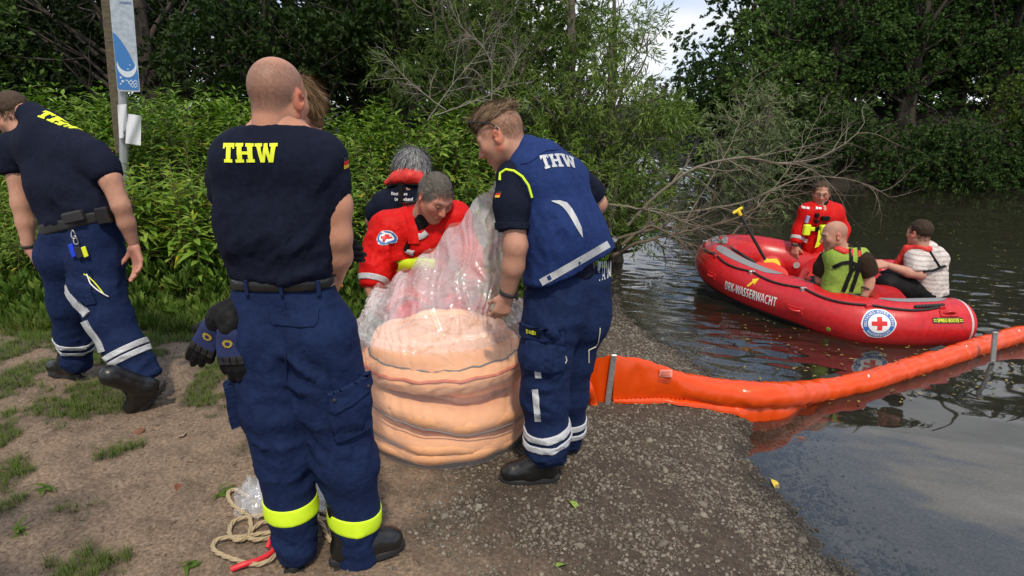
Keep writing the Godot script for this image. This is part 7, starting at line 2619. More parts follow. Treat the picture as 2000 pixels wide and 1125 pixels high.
func boat() -> void:
	var r := 0.215
	var way := smooth_path([Vector3(3.73, -0.12, -4.99), Vector3(3.52, -0.12, -4.975), Vector3(3.28, -0.12, -4.97), Vector3(2.97, -0.12, -5.06), Vector3(2.70, -0.09, -5.38), Vector3(2.43, -0.06, -5.79), Vector3(2.26, -0.02, -6.20), Vector3(2.24, 0.01, -6.60), Vector3(2.40, 0.03, -6.90), Vector3(2.78, 0.01, -7.02), Vector3(3.15, -0.04, -6.92), Vector3(3.45, -0.09, -6.68), Vector3(3.75, -0.12, -6.44), Vector3(4.12, -0.12, -6.34)], 110)
	var middle := Vector3(3.2, -0.1, -5.9)
	var o := thing("inflatable_boat", "red rescue raft with grey top strips and black grab line on the river", "boat", Vector3(3.1, WATER, -5.8))
	var red := mat(0.60, 0.018, 0.022, 0.33)
	red.heightmap_enabled = true
	red.heightmap_texture = M.grain
	red.heightmap_scale = 0.03
	red.albedo_texture = M.mottle
	tri_tex(red, 2.0)
	var grey := mat(0.20, 0.20, 0.21, 0.8)
	var mb := MB.new()
	var pts := []
	var rr := []
	var ends := [way[0], (way[0] - way[1]).normalized()]
	for k in 9:
		var q := PI / 2 * (1.0 - k / 9.0)
		pts.append(way[0] + ends[1] * sin(q) * 0.15)
		rr.append(r * maxf(0.55 + 0.45 * cos(q), 0.02) if k > 0 else 0.06)
	for p in way: pts.append(p); rr.append(r)
	var e2: Vector3 = (way[-1] - way[-2]).normalized()
	for k in 9:
		var q := PI / 2 * (k + 1) / 9.0
		pts.append(way[-1] + e2 * sin(q) * 0.15)
		rr.append(r * (0.55 + 0.45 * cos(q)) if k < 8 else 0.06)
	# a little slack between the seams
	mb.tube(pts, rr, 36)
	var tube := part("tube", mb.mesh(), red, o)
	var f := Field.new()
	for k in range(0, way.size() - 1, 3): f.cap(way[k], way[mini(k + 3, way.size() - 1)], r, r, 0.002)
	# seams round the tube
	for k in [14, 30, 41, 52, 62, 74, 84, 96]:
		var d: Vector3 = (way[k + 1] - way[k]).normalized()
		var sm := MB.new()
		sm.tube([way[k] - d * 0.018, way[k] - d * 0.016, way[k] + d * 0.016, way[k] + d * 0.018], [r, r + 0.0025, r + 0.0025, r], 36, false)
		part("seam_band", sm.mesh(), red, tube)
	var endband := MB.new()
	endband.tube([way[0] + ends[1] * 0.045, way[0] + ends[1] * 0.046, way[0] + ends[1] * 0.068, way[0] + ends[1] * 0.069], [r * 0.985, r * 0.993, r * 0.962, r * 0.95], 36, false)
	part("end_ring", endband.mesh(), mat(0.45, 0.42, 0.42, 0.5), tube)
	# grey tread on top, the black rubbing strip under water level
	for q in [[34, 56, 1.25, 2.05], [58, 66, 1.2, 2.1], [84, 97, 1.0, 2.0], [1, 14, 1.35, 1.95], [16, 33, 1.65, 2.2]]:
		part("tread_strip", tube_strip(way, r, q[0], q[1], q[2], q[3], middle).mesh(), grey, tube)
	part("rubbing_strip", tube_strip(way, r, 20, 82, -1.25, -0.62, middle, 0.004, 6).mesh(), M.rubber, tube)
	# grab line with its eyes
	var line := []
	for k in range(4, 62):
		var d: Vector3 = (way[k + 1] - way[k - 1]).normalized()
		var out := d.cross(Vector3.UP).normalized()
		if out.dot(way[k] - middle) < 0: out = -out
		var sag := 0.05 * absf(sin(PI * (k - 4) / 11.6))
		var q := 1.02 - sag * 3.0
		line.append(way[k] + (out * cos(q) + Vector3.UP * sin(q)) * (r + 0.010))
	var lm := MB.new()
	lm.tube(line, 0.010, 7)
	var grab := part("grab_line", lm.mesh(), M.rubber, o)
	for k in [0, 12, 23, 35, 46, 57]:
		var em := MB.new()
		em.bevel_box(line[k] - Vector3(0, 0.012, 0), Vector3(0.028, 0, 0), Vector3(0, 0.02, 0), Vector3(0, 0, 0.018), 0.006)
		part("line_eye", em.mesh(), M.metal if k % 2 else red, grab)
	var coil := MB.new()
	for k in 9:
		var p: Vector3 = line[0].lerp(line[8], k / 14.0) + Vector3(0, 0.012, 0.0)
		coil.ball(p, Vector3(0.022, 0.016, 0.016), 7, 5)
	part("line_knots", coil.mesh(), M.rubber, grab)
	# carrying handles
	for q in [[1390, 538], [1553, 605], [1853, 612]]:
		var p := see(f, q[0], q[1], 4.0)
		var n := f.normal(p)
		var along := n.cross(Vector3.UP).normalized()
		var base_ := MB.new()
		base_.bevel_box(p + n * 0.004, along * 0.075, n.cross(along) * 0.032, n * 0.006, 0.004)
		var h := part("handle_patch", base_.mesh(), red, tube)
		var hm := MB.new()
		var hp := []
		for k in 9: hp.append(p + along * lerpf(-0.05, 0.05, k / 8.0) + n * (0.008 + 0.028 * sin(PI * k / 8.0)))
		hm.tube(hp, 0.011, 7)
		part("handle", hm.mesh(), red, h)
	# valves on the inside of the far tube
	var vp := see(f, 1556, 518, 6.2)
	var vm := MB.new()
	vm.tube([vp, vp + f.normal(vp) * 0.012], 0.035, 16)
	part("valve", vm.mesh(), mat(0.35, 0.33, 0.33, 0.5), tube)
	# floor and seats
	var fl := MB.new()
	var inner := []
	for k in range(0, 111, 5):
		var p: Vector3 = way[k].lerp(middle, 0.1)
		inner.append(Vector3(p.x, -0.17, p.z))
	for k in inner.size():
		var a: Vector3 = inner[k]
		var b: Vector3 = inner[(k + 1) % inner.size()]
		var c := Vector3(middle.x, -0.17, middle.z)
		var i0 := fl.vert(a, Vector3.UP); fl.vert(b, Vector3.UP); fl.vert(c, Vector3.UP)
		fl.tri(i0, i0 + 1, i0 + 2)
	part("floor", fl.mesh(), red, o)
	for q in [[Vector3(2.75, -0.06, -5.45), Vector3(3.45, -0.06, -6.62), 0.19, 0.75], [Vector3(3.25, -0.02, -5.05), Vector3(3.75, -0.04, -6.4), 0.17, 0.9], [Vector3(2.45, -0.12, -6.0), Vector3(3.0, -0.1, -6.9), 0.16, 0.9]]:
		var tm := MB.new()
		var tp := []
		for k in 9: tp.append(q[0].lerp(q[1], k / 8.0))
		tm.tube(tp, q[2], 24, true, q[3])
		part("seat_tube", tm.mesh(), red, o)
	# lettering and badge
	var white := mat(0.72, 0.72, 0.72, 0.5)
	var put := func(text: String, x0: float, y0: float, x1: float, y1: float, h: float, m: Material, called: String, font: String, lift: float) -> void:
		var a := see(f, x0, y0, 4.0); var b := see(f, x1, y1, 4.0)
		var c := a.lerp(b, 0.5)
		c = see(f, (x0 + x1) / 2, (y0 + y1) / 2, 4.0)
		var nn := f.normal(c)
		part(called, wrap_text(f, text, a.distance_to(b), h, c, b - a, Vector3.UP - nn * nn.y, lift, font, 0.05).mesh(), m, tube)
	put.call("DRK-WASSERWACHT", 1413, 556, 1511, 590, 0.085, white, "lettering", "Droid Sans", 0.004)
	var bc := see(f, 1718, 632, 4.0)
	var bn := f.normal(bc)
	cross_badge(o, tube, f, bc, Vector3(1, 0, -0.05), Vector3.UP - bn * bn.y, 0.118, 0.004, true)
	var sa := see(f, 1851, 626, 4.0)
	var sn := f.normal(sa)
	var sk := part("sticker", press_on(f, [rect(-0.130, -0.023, 0.130, 0.023)], sa, Vector3(1, 0, -0.02), Vector3.UP - sn * sn.y, 0.004, 0.04).mesh(), M.rubber, tube)
	part("sticker_letters", wrap_text(f, "SPREU BOOTE", 0.185, 0.030, sa, Vector3(1, 0, -0.02), Vector3.UP - sn * sn.y, 0.0065, "Droid Sans", 0.05).mesh(), M.neon_print, sk)
	for s in [-1.0, 1.0]:
		for l in [-0.007, 0.007]:
			var wv := PackedVector2Array()
			for k in 9: wv.append(Vector2(0.112 * s + (k / 8.0 - 0.5) * 0.026, l + 0.003 * sin(k * 1.57) + 0.0025))
			for k in 9: wv.append(Vector2(0.112 * s + ((8 - k) / 8.0 - 0.5) * 0.026, l + 0.003 * sin((8 - k) * 1.57) - 0.0025))
			part("wave_mark", press_on(f, [wv], sa, Vector3(1, 0, -0.02), Vector3.UP - sn * sn.y, 0.0065, 0.05, 0.22, false).mesh(), M.neon_print, sk)
	var ap := see(f, 1470, 553, 4.0)
	part("arrow_mark", press_on(f, [PackedVector2Array([Vector2(-0.05, -0.035), Vector2(-0.034, -0.045), Vector2(0.008, 0.005), Vector2(0.022, -0.010), Vector2(0.046, 0.048), Vector2(-0.016, 0.030), Vector2(-0.006, 0.016)])], ap, Vector3(0.7, 0.0, 0.7), Vector3.UP, 0.005, 0.03).mesh(), mat(0.75, 0.52, 0.02, 0.5), tube)
	var leaf := MB.new()
	var lp := see(f, 1618, 643, 4.0)
	leaf.ball(lp + f.normal(lp) * 0.002, Vector3(0.022, 0.022, 0.003), 12, 5, Basis.looking_at(-f.normal(lp)))
	part("lime_mark", leaf.mesh(), mat(0.25, 0.35, 0.03, 0.6), tube)

func paddle(label: String, grip: Vector3, neck: Vector3, tip: Vector3, shaft_m: Material, blade_m: Material, grip_m: Material) -> void:
	var o := thing("paddle", label, "paddle", tip)
	var d := (neck - grip).normalized()
	var mb := MB.new()
	mb.tube([grip, neck], 0.016, 10)
	part("shaft", mb.mesh(), shaft_m, o)
	var side := d.cross(Vector3(0, 0, 1)).normalized()
	var gm := MB.new()
	gm.tube([grip - side * 0.055, grip - side * 0.03, grip, grip + side * 0.03, grip + side * 0.055], [0.014, 0.018, 0.017, 0.018, 0.014], 9)
	gm.tube([grip, grip + d * 0.06], [0.022, 0.018], 9)
	part("grip", gm.mesh(), grip_m, o)
	var bm := MB.new()
	var pts := []
	var rr := []
	for k in 15:
		var s := k / 14.0
		pts.append(neck.lerp(tip, s))
		rr.append(0.018 + 0.085 * smoothstep(0.0, 0.45, s) * (1.0 - 0.75 * pow(s, 9.0)))
	bm.tube(pts, rr, 14, true, 0.12, side.cross(d) * 0.4 + Vector3(0.1, 0.2, 1))
	part("blade", bm.mesh(), blade_m, o)

func paddles() -> void:
	var yellow := mat(0.70, 0.52, 0.02, 0.4)
	var red := mat(0.62, 0.05, 0.03, 0.4)
	paddle("paddle with yellow grip and yellow blade standing in the bow of the raft", Z(1441, 411, 6.35), Z(1494, 506, 6.35), Z(1514, 532, 6.3), M.rubber, yellow, yellow)
	paddle("paddle with red blade lying across the bow of the raft", Z(1404, 470, 6.75), Z(1476, 514, 6.35), Z(1535, 548, 6.0), M.rubber, red, red)
	paddle("black paddle with a red tipped grip held on the lap of the green vest man", Z(1571, 540, 5.5), Z(1660, 590, 5.3), Z(1720, 612, 5.2), M.rubber, M.rubber, red)

# ---------------------------------------------------------------- the oil boom
func boom() -> void:
	var o := thing("oil_boom", "orange floating boom running from the gravel into the river", "boom", Vector3(1.2, WATER, -3.6))
	var skin := mat(0.64, 0.060, 0.002, 0.22)
	skin.heightmap_enabled = true
	skin.heightmap_texture = M.crease
	skin.heightmap_scale = 0.10
	tri_tex(skin, 1.7)
	# centre line of the float, with height
	var way := smooth_path([Z(1196, 745, 3.42), Z(1250, 745, 3.46), Z(1330, 755, 3.52), Z(1420, 768, 3.56), Z(1510, 772, 3.58), G(1600, 763, WATER + 0.045), G(1690, 745, WATER + 0.045), G(1780, 718, WATER + 0.045), G(1870, 690, WATER + 0.05), G(1940, 668, WATER + 0.055), G(2010, 648, WATER + 0.055), G(2120, 614, WATER + 0.055)], 180)
	var rad := func(s: float) -> float: return lerpf(0.05, 0.084, smoothstep(0.0, 0.13, s)) * lerpf(1.0, 0.86, smoothstep(0.2, 0.4, s)) * (1.0 - 0.55 * exp(-pow((s - 0.815) / 0.016, 2.0)))
	rng.seed = 9
	var no := noise(5.0, 2, FastNoiseLite.TYPE_SIMPLEX_SMOOTH, 66, FastNoiseLite.FRACTAL_RIDGED)
	var rows := []
	var skirt := []
	var skirt2 := []
	for k in way.size():
		var s := float(k) / (way.size() - 1)
		var d: Vector3 = (way[mini(k + 1, way.size() - 1)] - way[maxi(k - 1, 0)]).normalized()
		var front := Vector3.UP.cross(d).normalized()
		if front.z < 0: front = -front
		var up := Vector3.UP
		var r: float = rad.call(s)
		var tall := lerpf(0.165, r, smoothstep(0.0, 0.13, s))
		if s > 0.78 and s < 0.85: tall = maxf(r, 0.125 * exp(-pow((s - 0.815) / 0.010, 2.0)))
		var thin := lerpf(0.018, r, smoothstep(0.0, 0.13, s))
		if s > 0.78 and s < 0.85: thin = lerpf(r, 0.02, exp(-pow((s - 0.815) / 0.010, 2.0)))
		var row := []
		for q in 28:
			var t := TAU * q / 28.0
			var p: Vector3 = way[k] + front * cos(t) * thin + up * sin(t) * tall
			var w := no.get_noise_3d(p.x * 0.8 + s * 3.0, p.y * 0.8, p.z) * 0.008 + sin(s * 150.0 + 2.5 * cos(t) + 5.0 * no.get_noise_1d(s * 20.0)) * 0.0022
			row.append(p + (front * cos(t) + up * sin(t)) * w)
		rows.append(row)
		# skirt: hangs from the lower front of the float, lies on the ground near its end
		var low: Vector3 = way[k] - up * tall * 0.70 + front * thin * 0.35
		var out := 0.045 * exp(-pow((s - 0.10) / 0.12, 2.0)) - 0.05 * smoothstep(0.15, 0.45, s)
		var hang := lerpf(0.25, 0.0, smoothstep(0.13, 0.42, s))
		var foot := low + front * out
		foot.y = maxf(height(foot.x, foot.z) + 0.012, low.y - hang)
		if foot.y > low.y - 0.01: foot.y = low.y - 0.01
		var wave := (0.010 * sin(s * 90.0) + 0.012 * no.get_noise_2d(s * 25.0, 3.0)) * smoothstep(0.0, 0.05, s)
		var mid := low.lerp(foot, 0.5) + front * ((0.018 + wave) * (1.0 if s < 0.3 else 0.0)) + up * 0.012
		skirt.append([low + up * 0.02, low + front * 0.006, mid, foot + front * wave, foot + front * wave + Vector3(0, -0.006, 0), mid - front * 0.01, low - front * 0.004])
	var mb := MB.new()
	mb.sheet(rows, true)
	for k in mb.n.size():
		if mb.n[k].dot(mb.v[k] - way[k / 28]) < 0: mb.n[k] = -mb.n[k]
	var fl := part("float", mb.mesh(), skin, o)
	var sk := MB.new()
	sk.sheet(skirt)
	for k in sk.n.size():
		if sk.n[k].z < 0: sk.n[k] = -sk.n[k]
	part("skirt", sk.mesh(), skin, o)
	# end flap left of the connector: folded sheet standing on edge
	var a := Z(1196, 692, 3.42)
	var b := Z(1180, 806, 3.42)
	var flap := []
	for k in 13:
		var s := k / 12.0
		var row := []
		for q in 13:
			var t := q / 12.0
			var p := a.lerp(b, t)
			var lean := Vector3(-0.145 * s, -0.03 * s * (1.0 - t), 0)
			p += lean * (1.0 + 0.25 * sin(t * 5.0)) + Vector3(0, 0, 0.045 * sin(s * 4.6 + t * 2.0) * s + 0.05 * s * t)
			if s > 0.55: p += Vector3(0.03, 0.0, 0.06) * (s - 0.55) * (1.0 + t)
			row.append(p)
		flap.append(row)
	var fm := MB.new()
	fm.sheet(flap)
	for k in fm.n.size():
		if fm.n[k].z < 0: fm.n[k] = -fm.n[k]
	part("end_flap", fm.mesh(), skin, o)
	var roll := MB.new()
	var rp := []
	for k in 8: rp.append(Z(lerpf(1148, 1164, k / 7.0), lerpf(745, 806, k / 7.0), 3.36 - 0.02 * sin(k)))
	roll.tube(rp, [0.018, 0.022, 0.024, 0.026, 0.026, 0.026, 0.024, 0.020], 12)
	part("rolled_edge", roll.mesh(), skin, o)
	var alu := mat(0.52, 0.52, 0.50, 0.4)
	alu.metallic = 0.7
	alu.albedo_texture = M.mottle
	tri_tex(alu, 5.0)
	var bar := func(p0: Vector3, p1: Vector3, w: float) -> void:
		var m := MB.new()
		var y := (p0 - p1) * 0.5
		m.bevel_box((p0 + p1) * 0.5, Vector3(w, 0, 0), y, Vector3(0, 0, 0.010), 0.004)
		var bp := part("connector_bar", m.mesh(), alu, o)
		for e in 4:
			var sm := MB.new()
			var c := p0.lerp(p1, [0.03, 0.06, 0.94, 0.97][e]) + Vector3(0, 0, 0.010)
			sm.tube([c, c + Vector3(0, 0, 0.006)], 0.006, 6)
			part("bolt", sm.mesh(), M.metal, bp)
	bar.call(a + Vector3(0.005, 0.012, 0.030), b + Vector3(0.005, -0.006, 0.030), 0.0175)
	bar.call(Z(1944, 648, 4.42), Z(1938, 708, 4.42), 0.02)
	# straps, eyelets, the printed plate
	for q in [[0.335, 1], [0.565, 1], [0.71, 1]]:
		var k := int(q[0] * 180)
		var d: Vector3 = (way[k + 1] - way[k - 1]).normalized()
		var r: float = rad.call(q[0])
		var m := MB.new()
		m.bevel_box(way[k] + Vector3(0, r * 0.9, -r * 0.55), d * 0.085, Vector3(0, 0.012, 0.004), d.cross(Vector3.UP) * 0.028, 0.008)
		var h := part("strap_handle", m.mesh(), M.rubber, fl)
		for e in 2:
			var sl := MB.new()
			var c: Vector3 = way[k + (10 if e else -6)] + Vector3(0, r * 0.80, r * 0.62)
			sl.box(c, d * 0.006, Vector3(0, 0.013, -0.010), Vector3(0, 0.001, 0.001))
			part("eyelet_strap", sl.mesh(), M.white if e else M.rubber, h)
	var f := Field.new()
	for k in range(0, 60):
		var r: float = rad.call(k / 180.0)
		var e := smoothstep(0.0, 0.13, k / 180.0)
		var thin := lerpf(0.018, r, e)
		var rise := Vector3.UP * maxf(lerpf(0.165, r, e) - thin, 0.0)
		f.cap(way[k] + rise, way[k + 1] + rise, thin, thin, 0.01)
		f.cap(way[k] - rise * 0.5, way[k] + rise, thin, thin, 0.01)
	var pc := see(f, 1300, 729, 2.5)
	var pn := f.normal(pc)
	var pl := part("printed_plate", press_on(f, [rect(-0.042, -0.02, 0.042, 0.02)], pc, Vector3(1, -0.1, 0), Vector3.UP - pn * pn.y, 0.006, 0.02).mesh(), mat(0.62, 0.22, 0.16, 0.5), fl)
	for k in 3:
		part("plate_print", press_on(f, [rect(-0.034, 0.006 - 0.010 * k, [0.03, 0.02, 0.026][k], 0.010 - 0.010 * k)], pc, Vector3(1, -0.1, 0), Vector3.UP - pn * pn.y, 0.008, 0.03, 0.2, false).mesh(), mat(0.45, 0.06, 0.03, 0.5), pl)
	part("plate_print", press_on(f, [rect(-0.042, -0.045, 0.042, -0.038), rect(-0.042, -0.058, 0.034, -0.051)], pc, Vector3(1, -0.1, 0), Vector3.UP - pn * pn.y, 0.004, 0.03, 0.2, false).mesh(), mat(0.45, 0.06, 0.03, 0.5), pl)

# ---------------------------------------------------------------- the absorbent sock in its bag
func sock_and_bag() -> void:
	var c := Vector3(-0.345, 0, -2.98)
	c.y = height(c.x, c.z) + 0.01
	var o := thing("absorbent_sock", "thick peach coloured absorbent sock coiled up inside the clear bag", "absorbent sock", c)
	var peach := mat(0.85, 0.43, 0.22, 0.85)
	peach.heightmap_enabled = true
	peach.heightmap_texture = M.crease
	peach.heightmap_scale = 0.15
	peach.rim_enabled = true
	peach.rim = 0.3
	tri_tex(peach, 2.6)
	var no := noise(1.3, 2, FastNoiseLite.TYPE_SIMPLEX_SMOOTH, 18)
	var pts := []
	var rr := []
	var turns := 5.5
	var n := 300
	for k in n + 1:
		var s := float(k) / n
		var q := TAU * turns * s + 1.9
		var lift := s * turns
		lift = maxf(lift - 1.45 + 0.13 * sin(lift * 1.9), 0.0)
		var y := 0.085 + 0.145 * (floorf(lift) + smoothstep(0.25, 0.75, fposmod(lift, 1.0))) * 0.88 + 0.022 * no.get_noise_1d(k * 0.10)
		var r := (0.285 - 0.12 * smoothstep(0.05, 0.0, s)) + 0.05 * sin(PI * clampf(y / 0.5, 0, 1)) + 0.010 * no.get_noise_1d(100 + k * 0.1)
		r -= 0.24 * smoothstep(0.80, 1.0, s)
		y = minf(y, 0.51)
		pts.append(c + Vector3(r * cos(q), y, r * sin(q) * 0.98))
		rr.append((0.110 + 0.009 * no.get_noise_1d(300 + k * 0.15)) * (1.0 if s > 0.02 else 0.8))
	var mb := MB.new()
	mb.tube(pts, rr, 26, true, 0.66, Vector3.UP)
	var nb := noise(4.0, 3, FastNoiseLite.TYPE_SIMPLEX_SMOOTH, 19, FastNoiseLite.FRACTAL_RIDGED)
	for k in mb.v.size(): mb.v[k] += mb.n[k] * nb.get_noise_3d(mb.v[k].x * 0.6, mb.v[k].y * 1.5, mb.v[k].z * 0.6) * 0.004
	var t := part("sock_coil", mb.mesh(), peach, o)
	# filling of the middle and the smooth upper wrap
	var f := Field.new()
	f.egg(c + Vector3(0, 0.27, 0), Vector3(0.30, 0.27, 0.30), Basis.IDENTITY, 0.02)
	folds(f, 0.01)
	job([[f, 0.02]], func(m: MB) -> void: part("sock_core", m.mesh(), peach, o))
	var wrap_rows := []
	for a in 15:
		var s := a / 14.0
		var row := []
		for b in 72:
			var q := TAU * b / 72.0
			var y := 0.585 - 0.200 * s + 0.022 * sin(q + 0.5) * s + 0.012 * no.get_noise_2d(b * 0.3, a * 0.2)
			var r := 0.405 * pow(sin(lerpf(0.25, PI * 0.62, s)), 0.6) * 1.055 + 0.010 * nb.get_noise_2d(cos(q) * 0.6, sin(q) * 0.6 + s)
			row.append(c + Vector3(r * cos(q), y, r * sin(q) * 0.98))
		wrap_rows.append(row)
	var wm := MB.new()
	wm.sheet(wrap_rows, true)
	for k in wm.n.size():
		if wm.n[k].dot(wm.v[k] - c - Vector3(0, 0.3, 0)) < 0: wm.n[k] = -wm.n[k]
	var wt := part("upper_wrap", wm.mesh(), peach, o)
	var lid := MB.new()
	var ci := lid.vert(c + Vector3(0, 0.595, 0), Vector3.UP)
	for b in 73: lid.vert(wrap_rows[0][b % 72], Vector3.UP)
	for b in 72: lid.tri(ci, ci + 1 + b, ci + 2 + b)
	part("top_fold", lid.mesh(), peach, wt)
	var zipm := mat(0.16, 0.17, 0.18, 0.6)
	var edge := mat(0.60, 0.16, 0.09, 0.8)
	for q in [[6, zipm, 0.0045, 0.003, "zip"], [9, edge, 0.008, 0.002, "edge_cord"]]:
		var line := []
		for b in 73: line.append(wrap_rows[q[0]][b % 72] + (wrap_rows[q[0]][b % 72] - c - Vector3(0, 0.45, 0)).normalized() * q[3])
		var zm := MB.new()
		zm.tube(line, q[2], 6, false)
		part(q[4], zm.mesh(), q[1], wt)
	# the same seam runs along the coil
	var seam := []
	for k in range(110, n - 110, 1):
		var d: Vector3 = (pts[k + 1] - pts[k]).normalized()
		var out: Vector3 = (pts[k] - Vector3(c.x, pts[k].y, c.z)).normalized()
		var q := 0.75 * sin(k * 0.035) + 0.2
		seam.append(pts[k] + (out * cos(q) + Vector3.UP * sin(q) * 0.85) * (rr[k] + 0.002))
	var se := MB.new()
	se.tube(seam, 0.0035, 5, false)
	part("zip", se.mesh(), zipm, t)
	# clear bag: hugs the coil, then rises to the hands
	var bag := thing("plastic_bag", "huge crinkled clear plastic bag pulled up over the peach coil", "plastic bag", c)
	var left_top := Z(724, 572, 3.22)
	var apex := Z(968, 350, 2.80)
	var crink := noise(5.5, 3, FastNoiseLite.TYPE_SIMPLEX, 23, FastNoiseLite.FRACTAL_PING_PONG)
	crink.domain_warp_enabled = true
	crink.domain_warp_amplitude = 0.06
	crink.domain_warp_frequency = 3.0
	var big := noise(2.2, 2, FastNoiseLite.TYPE_SIMPLEX_SMOOTH, 24)
	var rows := []
	var cols := 270
	for a in 191:
		var s := a / 190.0
		var row := []
		for b in cols:
			var q := TAU * b / cols
			var dir := Vector3(cos(q), 0, sin(q) * 0.98)
			var p: Vector3
			var low := clampf(s / 0.42, 0, 1)
			var y := 0.004 + 0.60 * low
			var prof := 0.440 - 0.05 * pow(1.0 - low, 3.0)
			var hug := c + dir * prof + Vector3(0, y, 0)
			if s <= 0.42:
				p = hug
			else:
				var t2 := (s - 0.42) / 0.58
				var share := 0.5 + 0.5 * cos(q)                       # 0 left, 1 right
				var bow := pow(share, 0.9)
				var top := left_top.lerp(apex, bow) + Vector3(0, -0.05 * sin(PI * bow) + 0.02 * sin(bow * 31.0), 0.055 * sin(q) + 0.02 * sin(bow * 17.0))
				p = hug.lerp(top, t2)
				# belly of the slack sheet, pinched at the hand that grips it
				p += Vector3(0, 0, 0.10 * sin(q)) * sin(PI * t2) * 0.6
				p -= Vector3(0.06, 0, 0) * exp(-pow((t2 - 0.30) / 0.12, 2.0)) * pow(share, 6.0)
				var fall := smoothstep(0.0, 0.25, t2)
				var fan := q * 19.0 + 5.0 * big.get_noise_2d(q * 0.9, s * 1.3) + 6.0 * s
				var w := (1.0 - 2.0 * absf(sin(fan))) * 0.0075 + crink.get_noise_3d(p.x, p.y * 0.8, p.z * 2.0) * 0.0018 + big.get_noise_3d(p.x, p.y, p.z * 1.5 + q * 0.5) * 0.030
				p += Vector3(dir.x * 0.4, 0.2, signf(sin(q)) * 0.9) * w * fall * (1.0 if absf(sin(q)) > 0.12 else absf(sin(q)) / 0.12)
			# strained folds that run up towards the gripping hand
			var slant := q * 26.0 - 7.0 * s * cos(q) + 4.0 * big.get_noise_2d(q * 0.6, s)
			var strain := (1.0 - 2.0 * absf(sin(slant))) * 0.0095 * smoothstep(0.06, 0.36, s) * (1.0 - smoothstep(0.42, 0.7, s)) * clampf(0.6 + 1.4 * big.get_noise_2d(q * 1.7, 5.0), 0.0, 1.0)
			p += dir * (strain + crink.get_noise_3d(p.x * 0.7, p.y * 0.7, p.z) * 0.006 * smoothstep(0.02, 0.2, s))
			if s < 0.5: p += dir * 0.014
			row.append(p)
		rows.append(row)
	var skins := []
	for k in 2:
		var film := mat(0.88, 0.86, 0.90, 0.09)
		film.transparency = BaseMaterial3D.TRANSPARENCY_ALPHA
		film.albedo_color.a = [0.12, 0.30][k]
		film.metallic_specular = 1.0
		skins.append(film)
	var cut_row := 84
	for k in 2:
		var bm := MB.new()
		bm.sheet(rows.slice(0, cut_row + 1) if k == 0 else rows.slice(cut_row), true)
		for e in bm.n.size():
			var out: Vector3 = bm.v[e] - c - Vector3(0, 0.3, 0)
			if k == 1: out = Vector3(0, 0, bm.v[e].z - lerpf(c.z, -3.0, clampf((bm.v[e].y - 0.6) * 2.0, 0, 1)))
			if k == 0 and bm.n[e].dot(out) < 0: bm.n[e] = -bm.n[e]
		part(["film", "gathered_film"][k], bm.mesh(), skins[k], bag)

